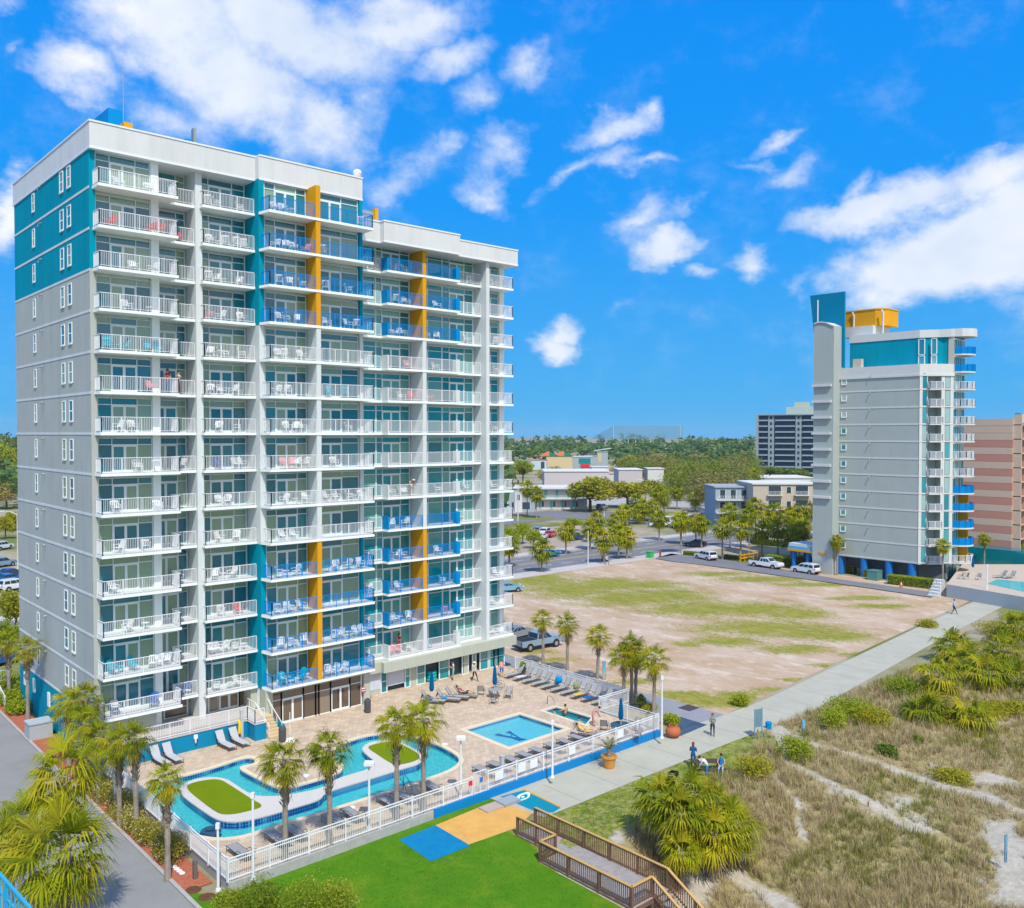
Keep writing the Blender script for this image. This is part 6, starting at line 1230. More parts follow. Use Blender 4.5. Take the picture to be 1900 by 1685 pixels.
house('white_block', 'small white block with a dark red door in the middle of the town', 1098, 1130, 885, 866, 10, WH, WH, parts=[('door', .45, .9, .1, .6, mat('maroon', (.2, .04, .06), .8), .1)]); house('white_block', 'white stepped block at the right of the lilac building', 1202, 1232, 905, 869, 10, WH, WH)
house('low_shed', 'low pale shed with a pinkish awning between trees', 1125, 1150, 898, 878, 10, WH, mat('pink_awning', (.7, .4, .36), .8))
t, L, h = house('orange_roof_shop', 'pale blue shop with an orange roof and an arched window', 985, 1015, 872, 853, 14, mat('pale_blue_wall', (.5, .6, .68), .8), ORR, parts=[('window', .62, .85, .1, .8, DKW, .1)])
t, L, h = house('cream_shop', 'cream hall with orange and green gabled roofs', 1014, 1062, 872, 846, 20, CRM, GRR)
for u, mm in ((-.25, ORR), (.32, ORR)):
    b = MB(); x = u * L; n = len(b.v); b.v = [(x, 0, h), (x + .36 * L, 0, h), (x + .36 * L, 0, h + 2.8), (x, 14, h), (x + .36 * L, 14, h), (x + .36 * L, 14, h + 2.8), (x + .72 * L, 0, h), (x + .72 * L, 14, h)]; b.f = [(0, 1, 2), (0, 2, 5, 3), (1, 6, 2), (2, 6, 7, 5)]; b.m = [0, 0, 1, 1]; b.build('gable_roof', [mm, GRR], t)
house('glass_shop', 'grey shop with a red sign beside the cream hall', 1062, 1100, 870, 847, 14, GRYW, WH, parts=[('window', .3, .9, .4, .85, GLB, .1), ('sign', .4, .85, .12, .38, mat('shop_red', (.75, .02, .02), .6), .5)])
t, L, h = house('slant_roof_tower', 'small tower with a tilted white roof right of the red sign', 1108, 1128, 866, 838, 6, GRYW, WH, parts=[('cream_panel', .1, .4, .3, .9, CRM, .1)]); b = MB(); seg(b, (-2, 3), (L + 2.5, 3), 7, h + .3, h + .7, 0, 1.8); b.build('slant_roof', WH, t)
house('glazed_block', 'grey glazed block below the tilted roof', 1085, 1108, 868, 845, 8, GRYW, GRF); house('purple_building', 'dark blue and purple building among the trees', 1166, 1200, 850, 833, 16, mat('purple_wall', (.10, .07, .22), .7), mat('purple_roof', (.03, .09, .25), .7))
house('roof_in_trees', 'grey hipped roof showing above the far wood', 1350, 1385, 838, 822, 20, GRYW, GRF); house('white_roof', 'flat white roofline above the trees left of the distant tower', 1307, 1345, 842, 827, 16, WH, WH); house('small_white_house', 'white house with a brick end beside the distant tower', 1357, 1385, 872, 851, 10, WH, WH, parts=[('brick_end', .85, 1.0, 0, .9, mat('brick_end', (.4, .18, .12), .9), .1)]); house('small_white_house', 'white and blue house right at the foot of the distant tower', 1388, 1404, 876, 860, 8, mat('house_blue', (.35, .5, .65), .8), WH)
house('cabin', 'white vehicle-like cabin roofs beyond the green bank', 1277, 1300, 897, 884, 6, WH, GRF)
t, L, h = house('motel', 'three-storey cream motel with dark windows and galleries beyond the street palms', 1398, 1515, 985, 897, 14, mat('motel_cream', (.52, .46, .36), .85, vary=.06), WH, parts=[('window', .24 + .43 * (i % 2), .44 + .43 * (i % 2), .16 + .3 * (i // 2), .34 + .3 * (i // 2), DKW, .08) for i in range(6)] + [('small_window', .53, .6, .2 + .3 * i, .32 + .3 * i, DKW, .08) for i in range(3)])
for i in range(2):
    for u in (.22, .65): b = MB(); b.box(u * L, (u + .24) * L, -.9, 0, (.14 + .3 * (i + 1)) * h, (.14 + .3 * (i + 1)) * h + .2); o = b.build('balcony', WH, t); r_ = MB(); railing(r_, [(u * L, -.85), ((u + .24) * L, -.85)], (.14 + .3 * (i + 1)) * h + .2, .9, .3, 2, .08); r_.build('railing', WH, o)
t, L, h = house('motel_wing', 'grey gallery wing of the three-storey motel under a hipped roof', 1328, 1398, 980, 903, 12, GRYW, GRF, parts=[('window', .12 + .28 * (i % 3), .26 + .28 * (i % 3), .12 + .3 * (i // 3), .32 + .3 * (i // 3), DKW, .05) for i in range(9)])
for z in (.36, .67): b = MB(); b.box(0, L, -1.6, 0, z * h, z * h + .2); o = b.build('gallery', WH, t); r_ = MB(); railing(r_, [(0, -1.55), (L, -1.55)], z * h + .2, 1.0, .4, 3, .08); r_.build('railing', WH, o)
house('long_white_roof', 'long white flat roof behind the three-storey motel', 1410, 1510, 925, 886, 20, WH, WH, parts=[('window', .72, .78, .6, .8, DKW, .05), ('window', .82, .88, .6, .8, DKW, .05)])
b = G(1338, 965, GZ); house('covered_walk', 'low grey sloping roof before the motel galleries', 1312, 1332, 965, 945, 8, WH, GRF)
t, L, h = house('white_house', 'white house with a hipped roof at the left edge of the picture', 8, 42, 888, 866, 14, WH, GRF, parts=[('window', .3, .42, .35, .6, DKW, .05), ('window', .6, .72, .35, .6, DKW, .05)])
# ---------------------------------------------------------------- vehicles
TYRE = mat('tyre', (.02, .02, .022), .8, .2, vary=0); RIM = mat('rim', (.45, .46, .48), .35, .5, .7, vary=0); CGL = mat('car_glass', (.015, .03, .045), .06, .6, vary=0); LAMPW = mat('headlight', (.75, .78, .8), .15, .6, vary=0); LAMPR = mat('tail_light', (.55, .01, .01), .25, .5, vary=0); BLK = mat('black_trim', (.02, .02, .02), .6, .3, vary=0)
PROF = {'suv': ([(-2.3, .42), (-2.36, .95), (-2.24, 1.12), (-2.02, 1.70), (-1.2, 1.78), (.35, 1.75), (1.0, 1.16), (2.05, 1.04), (2.3, .85), (2.36, .42)], 2.36, (-2.1, 1.18, 1.62, -1.98, .38, .95), 1.42, .37),
        'sedan': ([(-2.3, .36), (-2.36, .86), (-2.1, 1.0), (-1.6, 1.03), (-.85, 1.42), (.2, 1.45), (1.0, 1.0), (2.1, .86), (2.34, .66), (2.36, .36)], 2.36, (-1.5, 1.03, 1.36, -.85, .2, .92), 1.45, .33),
        'pickup': ([(-2.9, .55), (-2.95, 1.18), (-.78, 1.18), (-.62, 1.80), (-.2, 1.86), (.7, 1.85), (1.35, 1.26), (2.7, 1.15), (2.93, .95), (2.95, .55)], 2.95, (-.72, 1.22, 1.72, -.6, .72, 1.28), 1.85, .41),
        'van': ([(-2.6, .42), (-2.62, 2.2), (-2.5, 2.35), (1.3, 2.35), (1.9, 1.35), (2.5, 1.15), (2.6, .42)], 2.6, (-1.9, 1.4, 2.0, -1.9, 1.35, 1.8), 1.65, .36)}
CARS = {}
def car(kind, col, label, rear, front, z=GZ, scale=1.0, group=None, cat=None):
    a, c = (G(*rear, z) if isinstance(rear, tuple) else rear), (G(*front, z) if isinstance(front, tuple) else front); mid = (a + c) / 2; an = math.atan2(c.y - a.y, c.x - a.x); key = (kind, col)
    cat = cat or {'suv': 'car', 'sedan': 'car', 'pickup': 'pickup truck', 'van': 'van'}[kind]; nm = {'suv': 'parked_suv', 'sedan': 'parked_car', 'pickup': 'pickup_truck', 'van': 'parked_van'}[kind]
    if key in CARS: o = again(CARS[key], (mid.x, mid.y, z), an, label, scale); return o
    t = empty(nm, label, cat, (mid.x, mid.y, z), an, group); t.scale = (scale,) * 3; CARS[key] = t
    prof, half, (gx0, gz0, gz1, rx0, rx1, gx1), ax, wr = PROF[kind]; W = .93; pm = mat('paint_' + col, {'white': (.70, .72, .74), 'silver': (.20, .29, .38), 'black': (.02, .035, .05), 'teal': (.0, .18, .28), 'blue': (.02, .10, .30), 'light_blue': (.16, .36, .52), 'red': (.6, .03, .03), 'navy': (.02, .05, .14), 'grey': (.2, .23, .26)}[col], .28, .5, vary=0, coat=.6)
    yw = lambda zz: W - max(0, zz - .95) * .2; b = MB(); n = len(prof)
    for s_ in (-1, 1): b.v += [(x, s_ * yw(zz), zz) for x, zz in prof]
    b.f.append(tuple(range(n))); b.m.append(0); b.f.append(tuple(range(2 * n - 1, n - 1, -1))); b.m.append(0)
    for i in range(n): j = (i + 1) % n; b.f.append((i, i + n, j + n, j)); b.m.append(0)
    if kind == 'pickup':
        b.box(-2.82, -.82, -.78, .78, 1.185, 1.2, 1)
    b.box(-half - .04, -half + .1, -W + .08, W - .08, .42, .6, 1); b.box(half - .1, half + .04, -W + .08, W - .08, .42, .58, 1)
    for s_ in (-1, 1):
        for x in (-ax, ax): b.tube([(x, s_ * (W - .12), wr + .02), (x, s_ * (W + .004), wr + .02)], wr * 1.16, 16, 1)
    b.build('body', [pm, BLK], t)
    g = MB(); y0, y1 = yw(gz0) + .012, yw(gz1) + .012
    for s_ in (-1, 1):
        xs_ = [gx0 + (gx1 - gx0) * k / 3 for k in range(4)]; xt = [rx0 + .06 + (rx1 - rx0 - .06) * k / 3 for k in range(4)]
        for k in range(3): g.quad((xs_[k] + .05, s_ * y0, gz0), (xs_[k + 1] - .05, s_ * y0, gz0), (xt[k + 1] - .04, s_ * y1, gz1), (xt[k] + .04, s_ * y1, gz1))
    P0 = [p for p in prof if p[1] > 1.3]; fr = max(P0, key=lambda p: p[0]); i = prof.index(fr); nx2 = prof[i + 1]; bk = min(P0, key=lambda p: p[0]); pv = prof[prof.index(bk) - 1]
    for (p, q) in ((fr, nx2), (bk, pv)):
        s2 = 1 if p is fr else -1; a2, c2 = .1, .9; x0, z0, x1, z1 = p[0] + (q[0] - p[0]) * a2, p[1] + (q[1] - p[1]) * a2, p[0] + (q[0] - p[0]) * c2, p[1] + (q[1] - p[1]) * c2; yA, yB = yw(z0) - .1, yw(z1) - .08; o_ = .015 * s2
        g.quad((x0 + o_, -yA, z0 + .01), (x0 + o_, yA, z0 + .01), (x1 + o_, yB, z1 + .01), (x1 + o_, -yB, z1 + .01))
    g.build('windows', CGL, t)
    for x in (-ax, ax):
        for s_ in (-1, 1):
            w_ = MB(); w_.tube([(x, s_ * (W - .2), wr), (x, s_ * (W + .02), wr)], wr, 16); o = w_.build('wheel', TYRE, t); w_ = MB(); w_.tube([(x, s_ * W, wr), (x, s_ * (W + .03), wr)], wr * .6, 10); w_.build('rim', RIM, o)
    for s_ in (-1, 1):
        w_ = MB(); w_.box(half - .12, half + .015, s_ * .72 - .16, s_ * .72 + .16, .72, .88); w_.build('headlight', LAMPW, t); w_ = MB(); w_.box(-half - .02, -half + .08, s_ * .78 - .1, s_ * .78 + .1, .85, 1.1); w_.build('tail_light', LAMPR, t)
    return t
car('suv', 'white', 'white estate car parked on the side lane nearest the street', (1334, 1044), (1286, 1034)); car('pickup', 'white', 'white pickup truck parked between two white cars on the side lane', (1392, 1050), (1452, 1058), scale=1.0); car('suv', 'white', 'white off-roader parked nearest the far hotel wall', (1521, 1068), (1470, 1060))
car('sedan', 'black', 'black car driving on the street behind the palms', (1306, 1014), (1275, 1013)); car('sedan', 'teal', 'bright teal car on the street below the tower edge', (998, 1036), (1038, 1031)); car('sedan', 'light_blue', 'light blue car parked on the lot at the tower edge', (925, 1099), (955, 1097))
car('pickup', 'silver', 'silver-blue pickup truck parked beside the path on the sand lot', (967, 1208), (1029, 1196), GZ + .03, .98); car('sedan', 'grey', 'grey car half hidden behind the silver pickup truck', (940, 1188), (972, 1180))
for i, (k, c, lb, r, f_) in enumerate([('suv', 'white', 'white car with tinted windows in the small lot across the street', (1003, 996), (1022, 989)), ('suv', 'silver', 'silver car at the left of the small lot across the street', (992, 993), (1008, 988)), ('sedan', 'red', 'red car in the small lot across the street', (1012, 1000), (1030, 993)), ('suv', 'navy', 'navy car beside the palm in the small lot', (1055, 1004), (1078, 1001)), ('sedan', 'white', 'white low car nearest the street in the small lot', (995, 1004), (1012, 998)),
    ('pickup', 'white', 'white pickup on the back street behind the lone palm', (1212, 978), (1240, 978)), ('van', 'white', 'white box van on the back street', (1238, 975), (1252, 972)), ('suv', 'navy', 'navy car behind the white van on the back street', (1250, 982), (1262, 977)), ('suv', 'black', 'black car in the motel lot, middle of the row', (1285, 968), (1305, 966)), ('suv', 'navy', 'dark blue car in the motel lot, right of the black one', (1303, 965), (1318, 962)), ('sedan', 'teal', 'teal car in the motel lot before the galleries', (1312, 974), (1332, 972)), ('sedan', 'white', 'white car in the motel lot right of the teal one', (1338, 970), (1356, 968)),
    ('suv', 'white', 'white car in the motel lot, far left of the row', (1262, 962), (1276, 960)), ('sedan', 'silver', 'silver car in the motel lot behind the palms, right end', (1362, 965), (1378, 963)), ('sedan', 'white', 'white car crossing the back street left of the lone palm', (1170, 966), (1188, 968)), ('suv', 'grey', 'grey car under the broad motel tree', (1110, 946), (1124, 944)), ('sedan', 'light_blue', 'pale blue car before the aqua motel doors', (1036, 941), (1050, 939)), ('suv', 'white', 'white car under the palms beyond the dark hedge', (1180, 956), (1192, 952)), ('suv', 'silver', 'silver car under the palms beyond the dark hedge', (1196, 956), (1208, 953)), ('suv', 'black', 'black car by the street palms left of the canopy', (1395, 1008), (1415, 1006)), ('suv', 'blue', 'blue car beside the grey stair tower of the far hotel', (1490, 1003), (1503, 996)),
    ('suv', 'white', 'white car highest up in the lot at the left edge', (-8, 1022), (14, 1018)), ('suv', 'silver', 'silver car in the middle of the lot at the left edge', (-10, 1054), (16, 1050)), ('sedan', 'navy', 'navy car in the row at the left edge, rear', (0, 1073), (40, 1068)), ('sedan', 'blue', 'blue car in the row at the left edge, second', (-4, 1084), (36, 1078)), ('suv', 'white', 'white off-roader nearest the trees at the left edge', (8, 1098), (46, 1092)), ('sedan', 'blue', 'blue car behind the hedge and slender palms at the left edge', (-12, 1236), (30, 1226))]): car(k, c, lb, r, f_)

# ---------------------------------------------------------------- people
SKIN = mat('skin', (.52, .30, .20), .6, .3, vary=0); HAIRD = mat('hair_dark', (.03, .02, .015), .7, .2, vary=0); HAIRR = mat('hair_red', (.22, .05, .02), .7, .2, vary=0); SHOE = mat('shoe', (.1, .1, .11), .7, vary=0)
def cloth(n, c): return mat('cloth_' + n, c, .85, .1, vary=.05, vscale=6)
def figure(pos, rz, label, pose, top, low, sleeves=False, longlegs=True, hair=HAIRD, hat=None, scale=1.0, longhair=False, name='person'):
    """pose: dict of joint offsets in metres, x right, y forward, z up; built with a skinned skeleton, then baked"""
    J = dict(pel=(0, 0, .93), wai=(0, 0, 1.10), che=(0, .01, 1.32), nek=(0, .01, 1.48), hd0=(0, .02, 1.56), hd1=(0, .03, 1.70), shL=(-.19, 0, 1.40), shR=(.19, 0, 1.40), elL=(-.24, -.02, 1.12), elR=(.24, -.02, 1.12), haL=(-.25, .08, .88), haR=(.25, .08, .88),
             hiL=(-.10, 0, .90), hiR=(.10, 0, .90), knL=(-.11, .03, .49), knR=(.11, .03, .49), anL=(-.11, 0, .09), anR=(.11, 0, .09), toL=(-.12, .17, .035), toR=(.12, .17, .035)); J.update(pose)
    keys = list(J); V = [Vector(J[k]) for k in keys]; E = []; ix = {k: i for i, k in enumerate(keys)}
    rad = dict(pel=.15, wai=.125, che=.15, nek=.055, hd0=.082, hd1=.088, shL=.065, shR=.065, elL=.043, elR=.043, haL=.03, haR=.03, hiL=.095, hiR=.095, knL=.06, knR=.06, anL=.038, anR=.038, toL=.035, toR=.035); Rr = [rad[k] for k in keys]; seg_m = []
    def e(a, b_, mi): E.append((ix[a], ix[b_])); seg_m.append((Vector(J[a]), Vector(J[b_]), mi))
    sl = 0 if sleeves else 2; ll = 1 if longlegs else 2
    for a, b_, mi in (('pel', 'wai', 0), ('wai', 'che', 0), ('che', 'nek', 0), ('nek', 'hd0', 2), ('hd0', 'hd1', 2), ('che', 'shL', 0), ('che', 'shR', 0), ('shL', 'elL', sl), ('shR', 'elR', sl), ('elL', 'haL', sl if sleeves else 2), ('elR', 'haR', 2 if not sleeves else sl), ('pel', 'hiL', 1), ('pel', 'hiR', 1), ('hiL', 'knL', 1), ('hiR', 'knR', 1), ('knL', 'anL', ll), ('knR', 'anR', ll), ('anL', 'toL', 3), ('anR', 'toR', 3)): e(a, b_, mi)
    for s_ in ('L', 'R'):                            # palm, four fingers, thumb
        h = Vector(J['ha' + s_]); d = (h - Vector(J['el' + s_])).normalized(); sd_ = d.orthogonal().normalized(); i0 = ix['ha' + s_]; palm_ = h + d * .07; V.append(palm_); Rr.append(.026); ip = len(V) - 1; E.append((i0, ip)); seg_m.append((h, palm_, 2))
        for k in range(4):
            q0 = palm_ + sd_ * (.027 * (k - 1.5)) + d * .012; q1 = q0 + d * (.045 - .004 * abs(k - 1.3)); q2 = q1 + (d + d.cross(sd_) * .6).normalized() * .035
            for q in (q0, q1, q2): V.append(q); Rr.append(.0085)
            m_ = len(V); E.extend([(ip, m_ - 3), (m_ - 3, m_ - 2), (m_ - 2, m_ - 1)]); seg_m.append((q0, q2, 2))
        t0 = h + d * .03 + sd_ * .034; t1 = t0 + (d + sd_).normalized() * .045; V.extend([t0, t1]); Rr.extend([.01, .009]); m_ = len(V); E.extend([(i0, m_ - 2), (m_ - 2, m_ - 1)]); seg_m.append((t0, t1, 2))
    me = bpy.data.meshes.new('tmp'); me.from_pydata([tuple(v) for v in V], E, []); o = bpy.data.objects.new('tmp', me); COL.objects.link(o)
    md = o.modifiers.new('s', 'SKIN'); md.use_smooth_shade = True; sv = me.skin_vertices[0].data
    for i, r in enumerate(Rr): sv[i].radius = (r, r * (.72 if keys[i] in ('pel', 'wai', 'che') else 1) if i < len(keys) else r)
    for i in range(len(Rr)): sv[i].use_root = (i == 0)
    o.modifiers.new('u', 'SUBSURF').levels = 1; bpy.context.view_layer.update(); ev = o.evaluated_get(bpy.context.evaluated_depsgraph_get()); m2 = bpy.data.meshes.new_from_object(ev); m2.name = 'body'; bpy.data.objects.remove(o)
    m2.materials.clear()
    for mm in (top, low, SKIN, SHOE): m2.materials.append(mm)
    hd = Vector(J['hd1'])
    for p in m2.polygons:
        c = p.center; best = 9; bi = 0
        for a, b_, mi in seg_m:
            ab = b_ - a; tt = max(0, min(1, (c - a).dot(ab) / (ab.length_squared + 1e-9))); dd = (c - a - ab * tt).length
            if dd < best - .002: best, bi = dd, mi
        p.material_index = bi
    m2.polygons.foreach_set('use_smooth', [True] * len(m2.polygons))
    t = empty(name, label, 'person', tuple(pos), rz); t.scale = (scale,) * 3; obj('body', m2, t)
    up = (hd - Vector(J['hd0'])).normalized(); fw_ = Vector((0, 1, 0)); fw_ = (fw_ - up * fw_.dot(up)).normalized(); c = hd - up * .03
    hm = MB(); hm.ball(tuple(c - fw_ * .022 + up * .018), .102, 0, 10, 1.05)
    if longhair: hm.ball(tuple(c - fw_ * .06 - up * .10), .095, 0, 8, 1.6)
    hm.build('hair', hair, t, True)
    fm = MB(); fc = c + fw_ * .085; sdv = up.cross(fw_); fm.tube([fc + up * .01, fc + fw_ * .028 - up * .03], [.010, .016], 5, 0); fm.ball(tuple(fc + sdv * .032 + up * .018 - fw_ * .004), .011, 1, 6); fm.ball(tuple(fc - sdv * .032 + up * .018 - fw_ * .004), .011, 1, 6); fm.box(-.022, .022, -.004, .006, -.006, .004, 2, Matrix.Translation(fc - up * .058) @ Matrix((sdv, fw_, up)).transposed().to_4x4())
    for s_ in (-1, 1): fm.ball(tuple(c + sdv * s_ * .088), .022, 0, 6)
    fm.build('face', [SKIN, BLK, mat('lips', (.45, .12, .1), vary=0)], t)
    if hat: hh = MB(); hh.lathe([(.2, -.01), (.2, .0), (.11, .015), (.095, .09), (0, .11)], n=14); q = hh.build('hat', hat, t); q.location = c + up * .06
    return t
SIT = dict(pel=(0, 0, .55), wai=(0, -.03, .72), che=(0, -.04, .94), nek=(0, -.03, 1.1), hd0=(0, -.01, 1.18), hd1=(0, .0, 1.32), shL=(-.19, -.04, 1.02), shR=(.19, -.04, 1.02), elL=(-.24, .08, .80), elR=(.24, .08, .80), haL=(-.14, .30, .72), haR=(.14, .30, .72), hiL=(-.10, .02, .53), hiR=(.10, .02, .53), knL=(-.13, .44, .52), knR=(.13, .44, .52), anL=(-.13, .48, .10), anR=(.13, .48, .10), toL=(-.13, .64, .04), toR=(.13, .64, .04))
LIE = dict(pel=(0, 0, .46), wai=(0, -.15, .52), che=(0, -.32, .66), nek=(0, -.44, .78), hd0=(0, -.50, .84), hd1=(0, -.58, .96), shL=(-.19, -.36, .72), shR=(.19, -.36, .72), elL=(-.27, -.20, .55), elR=(.27, -.20, .55), haL=(-.15, .0, .56), haR=(.15, .0, .56), hiL=(-.10, .05, .45), hiR=(.10, .05, .45), knL=(-.12, .42, .62), knR=(.12, .46, .50), anL=(-.12, .82, .44), anR=(.12, .88, .44), toL=(-.12, .90, .52), toR=(.12, .96, .52))
WALK = dict(knL=(-.11, .20, .52), anL=(-.11, .30, .10), toL=(-.11, .46, .05), knR=(.11, -.02, .48), anR=(.11, -.28, .14), toR=(.11, -.14, .04), elL=(-.25, -.10, 1.14), haL=(-.24, -.12, .90), elR=(.25, .04, 1.13), haR=(.24, .20, .94))
PHONE = dict(elL=(-.22, .04, 1.12), haL=(-.08, .24, 1.22), elR=(.22, .04, 1.12), haR=(.08, .24, 1.22))
BEND = dict(wai=(0, .06, 1.08), che=(0, .22, 1.22), nek=(0, .36, 1.30), hd0=(0, .42, 1.33), hd1=(0, .54, 1.40), shL=(-.19, .26, 1.26), shR=(.19, .26, 1.26), elL=(-.22, .38, 1.0), elR=(.22, .38, 1.0), haL=(-.16, .5, .8), haR=(.16, .5, .8))
FACECAM = YAW + R(90)                                # local +Y towards the camera
figure(G(841, 1262), R(60), 'person wrapped in a white and turquoise towel by the arcade opening', PHONE, cloth('towel', (.6, .62, .62)), cloth('aqua', (.1, .55, .52)), longlegs=False)
figure(G(880, 1264), R(190), 'person in a wide straw hat, beige shirt and dark trousers walking past the arcade', WALK, cloth('beige', (.55, .45, .34)), cloth('dark', (.03, .03, .035)), True, True, hat=cloth('straw', (.7, .6, .38)))
figure(G(931, 1257), R(-30), 'person in a salmon shirt and blue shorts by the arcade windows', BEND, cloth('salmon', (.7, .26, .2)), cloth('blueshorts', (.02, .15, .45)), longlegs=False)
figure(G(1322, 1366, GZ + .03), FACECAM - R(15), 'person in a grey cardigan and black leggings walking on the promenade looking at a phone', PHONE, cloth('cardigan', (.22, .27, .26)), cloth('dark', (.03, .03, .035)), True, hair=HAIRR, longhair=True)
PZ = G(1318, 1428, GZ); PZ.z = duneh(PZ.x, PZ.y)
figure(Vector((*G(1286, 1424, GZ).xy, GZ)), R(-60), 'person with red hair in blue standing at the left end of the picnic table', PHONE, cloth('denim', (.02, .12, .30)), cloth('jeans', (.02, .10, .25)), True, hair=HAIRR, longhair=True)
figure(Vector((*G(1312, 1446, GZ).xy, GZ)), R(20), 'person in a white top and jeans standing at the near side of the picnic table', BEND, cloth('white', (.6, .6, .62)), cloth('jeans2', (.04, .2, .42)), True)
figure(Vector((*G(1338, 1436, GZ).xy, GZ)), R(120), 'person with long dark hair in a blue shirt seated right at the picnic table', SIT, cloth('blue', (.02, .2, .5)), cloth('paleblue', (.35, .45, .6)), longhair=True)
figure(G(1770, 1140, GZ), R(200), 'person in a pale blue shirt and dark trousers walking across the sand lot', WALK, cloth('skyblue', (.3, .5, .68)), cloth('navytr', (.03, .05, .12)), True, scale=1.1)
figure(G(1888, 1126, GZ), R(100), 'small person in turquoise walking below the grey pool wall at the right edge', WALK, cloth('turq', (.15, .5, .55)), cloth('white', (.6, .6, .62)), True)
figure(G(1117, 1046, GZ + .1), R(200), 'left one of the people in black walking on the street pavement', WALK, cloth('dark', (.03, .03, .035)), cloth('dark', (.03, .03, .035)), True); figure(G(1126, 1048, GZ + .1), R(190), 'right one of the people walking on the street pavement, with white sleeves', WALK, cloth('white', (.6, .6, .62)), cloth('dark', (.03, .03, .035)), True)
figure(Vector((25.4, 65.3, zk(10))), R(200), 'person in white and red standing on the sixth-row recessed corner balcony', PHONE, cloth('white', (.6, .6, .62)), cloth('red', (.5, .04, .05))); figure(Vector((24.1, 64.0, zk(10))), R(160), 'person in a red top standing on the sixth-row long corner balcony', PHONE, cloth('red', (.5, .04, .05)), cloth('jeans', (.02, .10, .25)))
figure(Vector((45.6, 64.4, zk(7))), R(180), 'person in pink with a white hat leaning on a lower block balcony rail', BEND, cloth('pink', (.7, .3, .3)), cloth('dark', (.03, .03, .035)), hat=cloth('white', (.6, .6, .62))); figure(Vector((44.8, 65.0, zk(2))), R(190), 'person in a crimson dress standing on the lowest balcony of the lower block', PHONE, cloth('crimson', (.5, .02, .06)), cloth('crimson', (.5, .02, .06)), longhair=True)
# bathers
for i, (px, py, lb) in enumerate(((1049, 1322, 'bather floating in the middle of the small dip pool'), (1029, 1328, 'bather at the near left edge of the dip pool'), (1075, 1343, 'dark-haired bather at the near right edge of the dip pool'))):
    p = G(px, py, -.12); figure(Vector((p.x, p.y, -1.35 if i else -1.2)), R(60 * i), lb, dict(haL=(-.4, .2, 1.25), haR=(.4, .2, 1.25), elL=(-.35, .05, 1.28), elR=(.35, .05, 1.28), knL=(-.1, .1, .98), knR=(.1, .1, .98), anL=(-.1, .3, .95), anR=(.1, .3, .95), toL=(-.1, .4, .95), toR=(.1, .4, .95)), SKIN, cloth('swim', (.02, .1, .2)), longlegs=False)
figure(G(1100, 1347), R(-120), 'person in a pink swimsuit bending at the right end of the dip pool', BEND, cloth('pinksuit', (.6, .3, .28)), cloth('pinksuit', (.6, .3, .28)), longlegs=False)

# ---------------------------------------------------------------- deck furniture
SLG = mat('sling_grey', (.36, .36, .35), .7, .2, vary=.05); SLD = mat('sling_dark', (.30, .30, .31), .7, .2, vary=.05); SLL = mat('sling_pale', (.45, .46, .49), .7, .2, vary=.05); FRB = mat('frame_bronze', (.12, .09, .07), .4, .5, .5, vary=0)
def lounger(sling, back=1.0):
    t = empty('sun_lounger', 'x', 'sun lounger', (0, 0, 0)); m = MB(); W = .31; hy = -.35; by, bz = hy - .85 * math.cos(back), .34 + .85 * math.sin(back)
    for s_ in (-1, 1):
        m.tube([(s_ * W, hy, .34), (s_ * W, 1.25, .34)], .02, 5); m.tube([(s_ * W, hy, .34), (s_ * W, by, bz)], .02, 5)
        for y in (-.5, .25, 1.1): m.tube([(s_ * W, y + .05, .34), (s_ * W * 1.02, y, 0)], .018, 5)
        m.tube([(s_ * W, hy - .2, .52), (s_ * (W + .04), hy + .05, .58), (s_ * (W + .04), hy + .5, .34)], .018, 5)
    m.build('frame', FRB, t); c = MB()
    for y0, y1, z0, z1 in ((hy, 1.24, .35, .35), (hy, by, .35, bz + .01)): c.quad((-W, y0, z0), (W, y0, z0), (W, y1, z1), (-W, y1, z1)); c.quad((-W, y0, z0 - .012), (-W, y1, z1 - .012), (W, y1, z1 - .012), (W, y0, z0 - .012))
    c.build('sling', sling, t); return t
LP = {'p': lounger(SLL), 'g': lounger(SLG), 'd': lounger(SLD, .55)}; USED = set()
def put(kind, p, rz, label, group='sun loungers round the pools'):
    t = LP[kind]
    if kind in USED: t = again(t, p, rz, label)
    else: USED.add(kind); t.location = p; t.rotation_euler = (0, 0, rz); t['label'] = label
    t['group'] = group; return t
for px, py, lb in ((222, 1440, 'pale lounger against the teal wall behind the palm trunks'), (297, 1418, 'left pale lounger of the middle pair at the teal wall'), (321, 1413, 'right pale lounger of the middle pair at the teal wall'), (425, 1392, 'left pale lounger of the pair beside the yellow float'), (447, 1384, 'right pale lounger beside the grey column and yellow float')):
    p = G(px, py); put('p', (p.x, 60.9, 0), R(185), lb)
for i in range(10): p = Vector((54.9, 60.6 - i * 1.22, 0)); put('g', p, R(86), f"{['grey lounger next to the potted bush, first of the long row by the side path', 'second grey lounger from the potted bush in the long row', 'third grey lounger from the potted bush in the long row', 'fourth grey lounger from the potted bush in the long row', 'fifth lounger of the long row with a round blue bag', 'sixth grey lounger from the potted bush in the long row', 'seventh grey lounger of the long row, with a patterned bag', 'eighth lounger of the long row, covered by a yellow and white towel', 'ninth lounger of the long row, with a blue towel', 'last lounger of the long row at the fence jog'][i]}")
